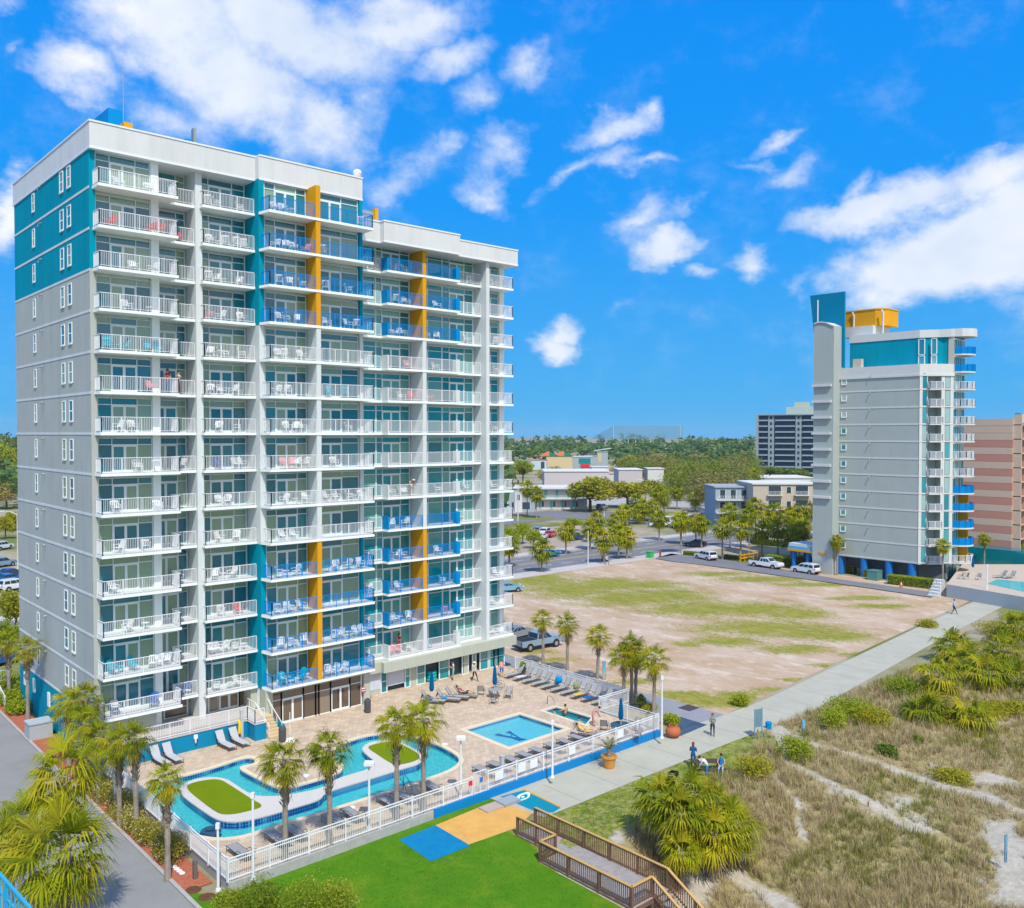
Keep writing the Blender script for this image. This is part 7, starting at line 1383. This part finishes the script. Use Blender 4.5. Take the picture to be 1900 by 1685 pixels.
for i, x in enumerate((20.4, 22.6, 23.7, 26.2, 27.3, 29.9, 31.0, 33.2)): put('d', (x, 44.3, 0), R(rnd.uniform(-6, 6)), ['dark lounger nearest the fence corner by the lawn', 'left dark lounger of the pair before the first deck palm', 'right dark lounger of the pair before the first deck palm', 'left dark lounger behind the fence, between the two left deck palms', 'right dark lounger behind the fence, between the two left deck palms', 'left dark lounger behind the fence under the right deck palms', 'right dark lounger behind the fence under the right deck palms', 'dark lounger behind the fence left of the gate'][i])
for i in range(8): put('d', (37.4 + i * 1.32, 44.2, 0), R(rnd.uniform(-5, 5)), ['dark lounger first right of the gate', 'dark lounger second right of the gate', 'dark lounger third right of the gate', 'dark lounger fourth right of the gate, before the square pool', 'dark lounger fifth right of the gate, near the tall white post', 'dark lounger sixth right of the gate, past the white post', 'dark lounger seventh right of the gate', 'dark lounger eighth right of the gate, behind the potted palm'][i])
for i, (px, py, lb) in enumerate(((846, 1303, 'grey lounger with a bright blue towel over its back'), (862, 1299, 'empty grey lounger between the towel and the seated person'), (878, 1295, 'grey lounger under the person in a striped top'), (818, 1306, 'grey lounger with a dark blue towel behind the palm crown'), (1105, 1368, 'grey lounger under the sunbather in yellow'))): p = G(px, py); put('g', (p.x - .55, p.y + .6, 0), R(215), lb)
p = G(878, 1295); figure(Vector((p.x - .55, p.y + .6, 0)) , R(215), 'person in a striped dark top sitting up on a grey lounger', LIE, cloth('striped', (.25, .06, .1)), cloth('dark', (.03, .03, .035)), longlegs=False)
p = G(1105, 1368); figure(Vector((p.x - .55, p.y + .6, 0)), R(215), 'sunbather in yellow lying on the lounger near the dark round table', LIE, cloth('yellow', (.7, .5, .05)), cloth('yellow', (.7, .5, .05)), longlegs=False)
def draped(p, rz, col, label, nm='towel', back=True):
    b = MB(); hy, bk = -.35, .9; by, bz = hy - .62 * math.cos(bk), .37 + .62 * math.sin(bk)
    if back: b.quad((-.3, hy, .375), (.3, hy, .375), (.3, by, bz), (-.3, by, bz)); b.quad((-.3, by, bz), (.3, by, bz), (.3, by - .12, bz - .45), (-.3, by - .12, bz - .45)); b.quad((-.3, hy, .375), (-.3, .1, .37), (.3, .1, .37), (.3, hy, .375))
    else: b.box(-.28, .28, .1, 1.0, .355, .385)
    o = b.build(nm, mat('towel_' + col, {'blue': (.03, .35, .70), 'deep': (.02, .12, .48), 'yellow': (.65, .5, .1), 'lilac': (.6, .6, .85), 'white': (.6, .62, .66)}[col], .9, .1, vary=.25, vscale=9), None, label=label, cat='towel'); o.location = p; o.rotation_euler = (0, 0, rz)
q = lambda px, py: (lambda p: (p.x - .55, p.y + .6, 0))(G(px, py))
draped(q(846, 1303), R(215), 'blue', 'bright light blue towel draped over a lounger back'); draped(q(818, 1306), R(215), 'deep', 'deep blue towel over a lounger behind the palm crown'); draped((54.9, 60.6 - 7 * 1.22, 0), R(86), 'yellow', 'yellow and white towel on the long row of loungers', back=False); draped((54.9, 60.6 - 8 * 1.22, 0), R(86), 'deep', 'blue towel on the ninth lounger of the long row', back=False); draped(q(1105, 1368), R(215), 'white', 'white towel over the sunbather\'s lounger back')
draped((54.9, 59.38, 0), R(86), 'white', 'white cloth on the second lounger of the long row', back=False)
b = MB(); b.ball((55.2, 55.3, .75), .33, 0, 12); b.build('beach_bag', BLUP, None, label='round blue bag on the fifth lounger of the long row', cat='bag'); b = MB(); b.ball((55.3, 53.3, .65), .25, 0, 10, 1.3); b.build('beach_bag', mat('bag_olive', (.3, .32, .15), .9, vary=.3, vscale=9), None, label='patterned bag on the seventh lounger of the long row', cat='bag')
def round_table(p, label, col, r=.62):
    t = empty('round_table', label, 'table', p); b = MB(); b.lathe([(0, .70), (r, .70), (r, .735), (0, .74)], n=20); b.build('table_top', col, t); b = MB()
    for a in range(4): b.tube([(.35 * r * math.cos(a * 1.57), .35 * r * math.sin(a * 1.57), .7), (.75 * r * math.cos(a * 1.57), .75 * r * math.sin(a * 1.57), 0)], .025, 5)
    b.build('table_legs', FRB, t); return t
def armchair(p, rz, label, sling=SLG):
    t = empty('patio_chair', label, 'chair', p, rz, 'patio chairs at the round tables'); b = MB()
    for s_ in (-1, 1): b.tube([(s_ * .28, .25, 0), (s_ * .29, .32, .3), (s_ * .29, .22, .62), (s_ * .29, -.2, .64), (s_ * .27, -.32, .3), (s_ * .28, -.28, 0)], .018, 5); b.tube([(s_ * .26, .2, .42), (s_ * .26, -.22, .40), (s_ * .26, -.42, .95)], .018, 5)
    b.build('frame', FRB, t); b = MB(); b.quad((-.25, .2, .43), (.25, .2, .43), (.25, -.22, .41), (-.25, -.22, .41)); b.quad((-.25, -.22, .41), (.25, -.22, .41), (.25, -.42, .96), (-.25, -.42, .96)); b.build('sling', sling, t); return t
def closed_umbrella(p, label, m_, h=2.7, z0=0.9):
    t = empty('closed_umbrella', label, 'umbrella', p); b = MB(); b.cyl(0, 0, 0, h, .022, .022, 6); b.build('pole', RAILW, t); b = MB(); n = 12; b.v = []; pr = [(.05, h + .02), (.10, h - .2), (.14, h - .8), (.17, h - 1.3), (.13, h - 1.55), (.10, h - 1.6)]
    for k, (r, z) in enumerate(pr):
        for i in range(n): a = 2 * math.pi * i / n; rr = r * (1 + (.25 if i % 2 else -.15)); b.v.append((rr * math.cos(a), rr * math.sin(a), z))
    for k in range(len(pr) - 1):
        for i in range(n): j = (i + 1) % n; b.f.append((k * n + i, k * n + j, (k + 1) * n + j, (k + 1) * n + i)); b.m.append(0)
    b.f.append(tuple(range(n))); b.m.append(0); b.build('canopy', m_, t); return t
UB = mat('umbrella_blue', (.0, .10, .26), .8, .1, vary=.08)
p = G(918, 1294); round_table(tuple(p), 'dark round table with a closed blue umbrella in the middle of the deck', SLD); closed_umbrella(tuple(p), 'closed blue umbrella through the round table in the middle of the deck', UB)
for px, py, a, lb in ((893, 1290, -70, 'patio chair facing right, left of the middle table'), (916, 1306, 10, 'patio chair with its back to the camera at the middle table'), (943, 1296, 100, 'patio chair right of the middle table'), (928, 1278, 190, 'patio chair behind the middle table')): c = G(px, py); armchair(tuple(c), R(a + 20), lb)
p = G(1152, 1362); round_table(tuple(p), 'dark teal round table in the fenced corner of the deck', mat('teal_top', (.03, .10, .12), .4, vary=.1), .8); closed_umbrella(tuple(p), 'closed navy umbrella through the dark table in the deck corner', UB)
c = G(1178, 1356); armchair(tuple(c), R(90), 'patio chair right of the dark corner table'); c = G(1180, 1374); armchair(tuple(c), R(70), 'pale patio chair near the fence below the dark corner table', SLL); c = G(1122, 1356); armchair(tuple(c), R(-60), 'dark patio chair beside the sunbather', SLD)
closed_umbrella(tuple(G(801, 1300)), 'closed blue umbrella among the loungers behind the palm crowns', UB, 2.4)
for i, (px, py, a, lb) in enumerate(((1858, 1072, 60, 'turquoise-looking lounger by the far hotel pool'), (1875, 1073, 70, 'lounger with a red towel look by the far hotel pool'))):
    p = G(px, py, 1.34); put('g', tuple(p), R(a), ['left lounger by the far hotel pool at the right edge', 'right lounger by the far hotel pool at the right edge'][i])
closed_umbrella(tuple(G(1805, 1066, 1.34)), 'closed blue umbrella on the far hotel pool terrace', UB)
for i, px in enumerate((1782, 1792, 1815)): armchair(tuple(G(px, 1074 + i, 1.34)), R(40 * i), ['patio chair at the left end of the far pool terrace', 'second patio chair from the left on the far pool terrace', 'patio chair nearest the far hotel pool'][i])
# posts, bins, lamps
def lamp_post(bx, by, ty, label, z=0.0, head=False):
    p = G(bx, by, z); d = p.x * FW.x + p.y * FW.y; h = ZAT(ty, d) - z; t = empty('lamp_post', label, 'lamp post', tuple(p), YAW); b = MB(); b.cyl(0, 0, 0, h, .075, .06, 8); b.cyl(0, 0, 0, .12, .14, .12, 8); b.build('pole', RAILW, t)
    if head:
        b = MB(); b.box(-.26, .26, -.26, .26, h, h + .16); b.box(-.2, .2, -.3, -.26, h - .05, h + .12); b.build('lamp_head', RAILW, t)
        b = MB(); b.quad((-.2, -.2, h - .004), (-.2, .2, h - .004), (.2, .2, h - .004), (.2, -.2, h - .004)); b.build('lens', LAMPW, t)
    else: b = MB(); b.box(-.09, .09, -.09, .09, h, h + .28); b.build('cap', RAILW, t)
    return t
lamp_post(405, 1653, 1545, 'tall white post at the near corner of the white fence'); lamp_post(470, 1632, 1487, 'tall white post beside the near fence in front of the left turf island'); lamp_post(685, 1537, 1424, 'white lamp post with a square head before the river pool channel', head=True); lamp_post(855, 1480, 1376, 'white lamp post with a square head between river pool and square pool', head=True); lamp_post(1025, 1443, 1348, 'tall white post by the fence right of the square pool'); lamp_post(1831, 1092, 1052, 'white post beside the pool of the far hotel', z=1.34); lamp_post(1228, 1370, 1264, 'white lamp post at the right corner of the deck fence')
p = G(214, 1495, 0); b = MB(); b.box(p.x - .06, p.x + .06, p.y - .06, p.y + .06, 0, ZAT(1395, p.x * FW.x + p.y * FW.y)); b.build('white_post', RAILW, None, label='white square post of the side fence next to the thick palm', cat='post')
for px, by, lb in ((682, 1322, 'dark domed bin by the lobby doors'), (524, 1376, 'dark domed bin beside the steps')):
    p = G(px, by); t = empty('litter_bin', lb, 'bin', tuple(p)); b = MB(); b.lathe([(.24, 0), (.27, .1), (.27, .85)], n=14); b.build('body', mat('bin_grey', (.07, .075, .085), .5, .3, vary=.1), t); b = MB(); b.lathe([(.28, .85), (.28, .92), (.22, 1.08), (.1, 1.16), (0, 1.17)], n=14); b.build('domed_lid', mat('bin_grey', (.07, .075, .085)), t)
p = G(931, 1441); t = empty('outdoor_shower', 'square grey shower post on the deck left of the square pool', 'shower', tuple(p)); b = MB(); b.box(-.12, .12, -.12, .12, 0, 1.35); b.box(-.3, .3, -.3, .3, 0, .05); b.build('post', mat('post_grey', (.3, .34, .36)), t); b = MB(); b.box(-.14, .14, -.14, .14, 1.35, 1.4); b.build('cap', mat('post_grey', (.3, .34, .36)), t)
for nm, px, py, lb, s_ in (('ladder', 752, 1468, 'dark curved handrails of the river pool ladder', .8), ('ladder', 1023, 1307, 'bent steel handrail at the head of the dip pool', .6)):
    p = G(px, py); b = MB()
    for k in (-.28, .28) if s_ > .7 else (0,): b.tube([(k, .35, 0), (k, .35, .7 * s_ + .2), (k, .2, .85 * s_ + .2), (k, -.15, .5), (k, -.45, -.2)], .025, 6)
    o = b.build('handrail', FRB, None, True, label=lb, cat='handrail'); o.location = p; o.rotation_euler = (0, 0, R(20))
p = G(391, 1546, -.2); b = MB(); 
for i in range(20):
    a0, a1 = 2 * math.pi * i / 20, 2 * math.pi * (i + 1) / 20
    for j in range(8):
        c0, c1 = 2 * math.pi * j / 8, 2 * math.pi * (j + 1) / 8; q_ = lambda a, c: ((.42 + .17 * math.cos(c)) * math.cos(a), (.42 + .17 * math.cos(c)) * math.sin(a), .17 * math.sin(c)); b.quad(q_(a0, c0), q_(a1, c0), q_(a1, c1), q_(a0, c1))
TM = b.mesh('swim_ring', mat('ring_navy', (.02, .07, .14), .25, .5, vary=0), True); o = obj('swim_ring', TM, None, 'dark blue swim ring floating at the near bend of the river pool', 'swim ring'); o.location = (p.x, p.y, -.12)
for i in range(3): o = obj('swim_ring', b.mesh('swim_ring', mat('ring_teal', (.0, .38, .36), .3, .5, vary=0), True), None, ['lowest', 'middle', 'topmost'][i] + ' turquoise swim ring stacked in the arcade opening', 'swim ring', 'turquoise rings in the arcade'); o.location = (XAT(801, 64.6), 64.85, .2 + .3 * i)
# plants in pots
def pot(p, label, r, h, m_, plant='bush', plantm=None, name='potted_plant'):
    t = empty(name, label, 'potted plant', tuple(p)); b = MB(); b.lathe([(r * .62, 0), (r * .7, .04), (r * .95, h * .85), (r * 1.08, h * .86), (r * 1.08, h), (r * .9, h), (r * .85, h * .9), (0, h * .88)], n=18); b.build('pot', m_, t)
    rg = random.Random(int(p[0] * 10))
    if plant == 'bush': b = MB(); leafcloud(b, [(0, 0, h + r * .8, r * .95, r * .95, r * 1.1)], 500, .07, rg, 0, 1, .4); b.build('foliage', plantm or LB, t)
    else:
        b = MB()
        for i in range(26):
            a = i * 2.4; e = 1.25 - 1.15 * i / 26; L = r * 2.6; d = Vector((math.cos(a) * math.cos(e), math.sin(a) * math.cos(e), math.sin(e))); sd_ = Vector((-math.sin(a), math.cos(a), 0)); P0 = Vector((0, 0, h + .35))
            for k in range(9):
                u = (k + 1) / 9; q0 = P0 + d * L * u - Vector((0, 0, u * u * L * .35))
                for s_ in (-1, 1): tip = q0 + (sd_ * s_ * .9 + d * .5) * (.34 * r * 1.4 * math.sin(math.pi * min(.95, u * .8 + .15))); b.tri(q0 - d * .03, q0 + d * .03, tip)
        b.build('fronds', leafmat('cycad', (.09, .13, .03), (.28, .30, .08), .25, 2), t); b = MB(); b.cyl(0, 0, h * .8, h + .4, .16, .13, 9); b.build('stem', BARK, t)
    return t
pot(G(1130, 1424, GZ + .03), 'spiky palm in a big ochre pot on the promenade', .52, .85, mat('ochre_pot', (.62, .28, .06), .7, .3, vary=.08), 'cycad')
pot(G(970, 1252), 'green bush in a dark pot on the deck corner near the side path', .34, .62, mat('dark_pot', (.07, .065, .07), .6, vary=.05))
t = empty('ball_planter', 'large round terracotta ball planter outside the deck corner with a small yellow plant', 'planter', tuple(G(1249, 1368, GZ + .03))); t.scale = (.75,) * 3; b = MB(); b.lathe([(.3, 0), (.62, .22), (.8, .62), (.66, 1.0), (.45, 1.16), (.5, 1.22), (.38, 1.22), (.3, 1.1), (0, 1.08)], n=20); b.build('pot', mat('terracotta', (.50, .15, .07), .8, .1, vary=.15), t, True); b = MB(); leafcloud(b, [(0, 0, 1.3, .3, .3, .22)], 160, .07, random.Random(1)); b.build('foliage', LG, t)
bush(G(1246, 1345, GZ), .8, .8, .9, LB, 'bright green shrub behind the terracotta ball planter', 1500, .09); bush(G(1205, 1322, GZ), .9, .6, .7, LG, 'yellowish shrub at the foot of the deck corner palms', 1200, .08); bush(G(1190, 1318, GZ), .5, .5, 1.4, LD, 'small dark plant between the deck corner palms', 700, .09)
sheet('painted_ground', [(lambda p: (p.x, p.y))(G(x, y, GZ + .03)) for x, y in ((1236, 1352), (1262, 1330), (1312, 1345), (1262, 1366))], GZ + .036, mat('slate_mural', (.06, .10, .16), .8, .2, vary=.45, vscale=1.5))
b = MB(); p = G(1278, 1314, GZ); b.box(p.x - .7, p.x + .7, p.y - .6, p.y + .6, GZ + .02, GZ + .045); b.build('manhole_cover', mat('cover_dark', (.07, .06, .06), .8, vary=.2), None, label='square dark cover in the side path near the terracotta planter', cat='manhole cover')
# promenade things
def board(px, by, ty, label, w_=.9, m_=None, legs=True, cat='sign', z=GZ):
    p = G(px, by, z); d = p.x * FW.x + p.y * FW.y; h = ZAT(ty, d) - z; t = empty('information_sign', label, cat, tuple(p), YAW - R(90) + R(25)); b = MB()
    for s_ in (-1, 1): b.box(s_ * w_ / 2 - .03, s_ * w_ / 2 + .03, -.03, .03, 0, h)
    b.build('legs', mat('sign_post_blue', (.18, .34, .42), .6), t); b = MB(); b.box(-w_ / 2 + .03, w_ / 2 - .03, -.02, .02, h * .38, h - .05); b.build('panel', m_ or mat('sign_panel', (.16, .27, .33), .5, vary=.25, vscale=4), t); return t
board(1407, 1370, 1318, 'tall blue-grey information board at the beach access', .7); board(1491, 1362, 1338, 'narrow blue marker sign behind the round bright bush', .25, mat('sign_lightblue', (.15, .45, .65), .5)); board(1866, 1600, 1556, 'thin leaning blue marker post in the dune near the right edge', .12, mat('sign_lightblue', (.15, .45, .65)), z=-.4); board(1121, 1262, 1229, 'small blue sign on a post beside the side path', .25, mat('sign_lightblue', (.15, .45, .65)))
p = G(1426, 1352, GZ); b = MB(); b.lathe([(.22, 0), (.26, .5), (.2, .55), (0, .55)], n=10); o = b.build('small_bin', BLUP, None, label='small blue tub beside the information board', cat='tub'); o.location = p
for px, by, a, w_, lb in ((943, 1490, .35, .95, 'dark grey slab step at the fence gate'), (915, 1499, .2, 1.15, 'pale brown slab step left of the fence gate')):
    p = G(px, by, GZ); b = MB(); b.box(-w_ * .7, w_ * .7, -.45, .45, 0, a * .6); o = b.build('stone_slab', mat('slab_grey' if px > 930 else 'slab_brown', (.30, .33, .38) if px > 930 else (.45, .36, .30), .8, vary=.1), None, label=lb, cat='step'); o.location = p
p = G(1249, 1463, GZ); t = empty('park_grill', 'black charcoal grill on a post over a pale slab beside the promenade', 'grill', (p.x, p.y, GZ), R(20)); b = MB(); b.cyl(0, 0, 0, .8, .04, .04, 8); b.build('post', BLK, t); b = MB(); b.box(-.35, .35, -.25, .25, .8, .84)
for q4 in ((-.35, -.33, -.25, .25), (.33, .35, -.25, .25), (-.33, .33, .23, .25)): b.box(*q4, .84, 1.06)
b.build('firebox', BLK, t); b = MB(); b.box(-1.0, .8, -.7, .7, .01, .05); b.build('pad', mat('grill_pad', (.42, .34, .32), .9, vary=.2), t)
p = G(1314, 1432, GZ); t = empty('picnic_table', 'dark brown picnic table with benches on the grass beside the promenade', 'picnic table', (p.x, p.y, GZ), R(-38)); DB = mat('picnic_brown', (.09, .065, .055), .8, .1, vary=.15)
b = MB(); [b.box(-1.05, 1.05, -.38 + .155 * i, -.24 + .155 * i, .72, .76) for i in range(5)]; b.build('table_top', DB, t)
for s_ in (-1, 1): b = MB(); b.box(-1.05, 1.05, s_ * .72 - .13, s_ * .72 + .13, .42, .46); b.build('bench', DB, t)
for x in (-.75, .75): b = MB(); b.tube([(x, -.15, .72), (x, -.6, 0)], .045, 4); b.tube([(x, .15, .72), (x, .6, 0)], .045, 4); b.box(x - .04, x + .04, -.8, .8, .36, .42); b.build('leg_frame', DB, t)
b = MB(); b.ball((p.x - .5, p.y + .3, GZ + .88), .14, 0, 8); b.build('shopping_bag', PLW, None, label='white bag on the left end of the picnic table', cat='bag')
p = G(1672, 1091, GZ); t = empty('traffic_cone', 'orange traffic cone with a white band on the side lane', 'traffic cone', (p.x, p.y, GZ + .12)); b = MB(); b.box(-.25, .25, -.25, .25, 0, .05); b.lathe([(.2, .05), (.13, .4)], n=10); b.lathe([(.1, .62), (.05, .9), (0, .92)], n=10); b.build('cone', mat('cone_orange', (.8, .12, .02), .6, vary=0), t); b = MB(); b.lathe([(.135, .4), (.1, .62)], n=10); b.build('band', PLW, t)
p = G(1623, 1076, GZ); t = empty('utility_cabinet', 'green utility cabinet before the blank grey hotel wall', 'cabinet', (p.x, p.y, GZ)); b = MB(); b.box(-.9, .9, -.8, .8, 0, 1.45); b.build('box', mat('cabinet_green', (.10, .24, .22), .5, vary=.1), t); b = MB(); b.box(-.95, .95, -.85, .85, 1.45, 1.55); b.build('lid', mat('cabinet_green', (.1, .24, .22)), t)
p = G(1206, 1036, GZ); b = MB(); b.box(-.5, .5, -.5, .5, 0, 1.2); b.box(-.55, .55, -.55, .55, 1.2, 1.3); o = b.build('green_bin', mat('bin_green', (.05, .45, .12), .6), None, label='bright green bin at the edge of the sand lot near the street', cat='bin'); o.location = p
p = G(1225, 1035, GZ); b = MB(); b.box(-.12, .12, -.12, .12, 0, 1.5); o = b.build('marker_post', mat('post_redbrown', (.3, .08, .04), .8), None, label='red-brown post at the corner of the sand lot by the street', cat='post'); o.location = p
for px, by, ty, lb, arms in ((1091, 1049, 985, 'grey street lamp pole on the near pavement of the street', 0), (1311, 908, 884, 'double-armed white street lamp among the distant trees', 2), (33, 1060, 952, 'tall street lamp at the left edge over the parked cars', 1), (961, 975, 905, 'thin traffic signal pole beside the tower', 0), (1198, 935, 892, 'curved street lamp among the palms in the middle distance', 1), (1367, 895, 868, 'white pole before the motel roofs', 0), (1121, 965, 949, 'white sign pylon on the verge across the street', 0)):
    p = G(px, by, GZ); d = p.x * FW.x + p.y * FW.y; h = ZAT(ty, d) - GZ; t = empty('street_lamp', lb, 'street lamp', tuple(p), YAW - R(90)); b = MB(); b.cyl(0, 0, 0, h, .11 * d / 150, .07 * d / 150, 6); b.build('pole', LTR, t)
    for k in range(arms): s_ = 1 if k else -1; b = MB(); b.tube([(0, 0, h - .3), (s_ * 1.2, 0, h + .25), (s_ * 2.4, 0, h + .3)], .07 * d / 150, 5); b.box(s_ * 2.4 - .4, s_ * 2.4 + .4, -.15, .15, h + .2, h + .4); b.build('lamp_arm', LTR, t)
p = G(1145, 880, GZ); 
for i, (px, py, lb) in enumerate(((1390, 1040, 'yellow playground frame behind the parked pickup'),)):
    p = G(px, py, GZ); b = MB(); [b.box(-3 + 1.4 * k, -2.8 + 1.4 * k, -.1, .1, 0, 1.6 - .2 * (k % 2)) for k in range(6)]; b.box(-3, 4.2, -.15, .15, 1.1, 1.25); b.box(-3, 1, -.15, .15, .5, .7); o = b.build('yellow_frame', YEL, None, label=lb, cat='frame'); o.location = p
# things at the left
p = G(72, 1368, GZ); b = MB(); b.box(-.8, .8, -.7, .7, 0, 1.2); b.box(-.85, .85, -.75, .75, 1.2, 1.3); o = b.build('utility_box', mat('box_grey', (.42, .46, .48), .6, vary=.08), None, label='grey utility box at the bend of the mulch strip beside the driveway', cat='utility box'); o.location = p
p = G(70, 1305, GZ); b = MB(); b.cyl(0, 0, 0, 1.2, .08, .08, 8); b.ball((0, 0, 1.35), .34, 0, 10, .8); o = b.build('red_beach_buoy', mat('buoy_red', (.8, .01, .01), .5, vary=0), None, label='red round object on a short stand against the teal base wall', cat='buoy'); o.location = p
b = MB(); railing(b, [(17.6, 88), (17.6, 83.5)], GZ + 1.2, 1.0, .2, 1.4, .04, dz=-1.2); railing(b, [(18.7, 88), (17.6, 88)], GZ + 1.2, 1.0, .2, 1.4, .04); b.build('stair_railing', RAILW, None, label='white sloping stair railing behind the far end of the teal base', cat='railing')
BF = mat('bright_blue_rail', (.02, .36, .62), .4, .4, vary=0); b = MB(); p0, p1 = GD(-30, 27, 0), GD(46, 24.5, 0); z0 = ZAT(1612, 27); z1 = ZAT(1700, 24.5); seg(b, (p0.x, p0.y), (p1.x, p1.y), .08, z0, z0 + .08, 0, z1 - z0)
for i in range(12): u = i / 11; c = p0 + (p1 - p0) * u; z = z0 + (z1 - z0) * u; b.box(c.x - .02, c.x + .02, c.y - .02, c.y + .02, z - 2.2, z)
seg(b, (p0.x, p0.y), (p1.x, p1.y), .06, z0 - .5, z0 - .45, 0, z1 - z0); c = p0 + (p1 - p0) * .42; b.box(c.x - .06, c.x + .06, c.y - .06, c.y + .06, GZ, z0 + (z1 - z0) * .42); b.box(p1.x - .06, p1.x + .06, p1.y - .06, p1.y + .06, GZ, z1); b.build('blue_railing', BF, None, label='bright blue railing cut by the lower left corner of the picture', cat='railing')
p = G(362, 1632, GZ); b = MB(); b.box(-.1, .1, -.1, .1, 0, 1.0); o = b.build('wooden_post', mat('post_wood', (.16, .14, .12), .9, vary=.2, vscale=8), None, label='short grey wooden post outside the side fence by the stepping stones', cat='post'); o.location = p
for i in range(4): p = G(323 + 5 * i, 1608 + 4 * i, GZ + .05); b = MB(); b.ball((0, 0, 0), .16, 0, 8, .4); o = b.build('stepping_stone', PLW, None, label=['first white stone of the short row in the red mulch, nearest the palm', 'second white stone from the palm in the red mulch', 'third white stone from the palm in the red mulch', 'last white stone of the row, nearest the fence'][i], cat='stone', group='white stones in the mulch'); o.location = p
p = (28.2, 61.72, 1.0); b = MB(); b.tube([(0, -.05, .55), (.12, -.06, .2), (.1, -.06, -.5), (-.08, -.06, -.6)], [.06, .13, .14, .07], 8); o = b.build('rescue_float', mat('float_yellow', (.75, .55, .02), .5, vary=0), None, True, label='yellow rescue float hanging on the teal terrace wall', cat='float'); o.location = p
p = (25.0, 61.72, .85); b = MB(); b.box(-.13, .13, -.12, 0, 0, .28); b.cyl(0, -.06, -.3, 0, .05, .09, 8); o = b.build('wall_lamp', PLW, None, label='small white lamp on the teal terrace wall between lounger pairs', cat='lamp'); o.location = p
p = G(538, 1374); t = empty('white_stand', 'white umbrella stand with a bare pole before the lobby glass', 'stand', tuple(p)); b = MB(); b.cyl(0, 0, 0, .1, .4, .35, 14); b.build('base', PLW, t); b = MB(); b.cyl(0, 0, .1, 2.1, .03, .03, 6); b.build('pole', PLW, t)
p = (XAT(672, 62.7), 62.66, 1.1); b = MB(); b.box(-.2, .2, -.03, 0, 0, .45); b.box(-.16, .16, -.035, -.03, .28, .38, 1); b.box(-.16, .16, -.035, -.03, .1, .16, 1); o = b.build('red_notice', [MATS['sign_red'], PLW], None, label='red notice on the wall right of the lobby doors', cat='sign'); o.location = p
# air between here and the wood
hz = bpy.data.materials.new('haze'); hz.use_nodes = True; t_ = NT(hz.node_tree); o_ = t_.n('ShaderNodeOutputMaterial'); pv = t_.n('ShaderNodeVolumePrincipled', i_Density=.00009); pv.inputs['Color'].default_value = (.62, .82, 1.0, 1); t_.l(pv.outputs[0], o_.inputs['Volume'])
HAZE = True
if HAZE: b = MB(); b.box(-3500, 4000, -3000, 4500, -7, 60); b.build('haze', hz, None, kind='stuff')
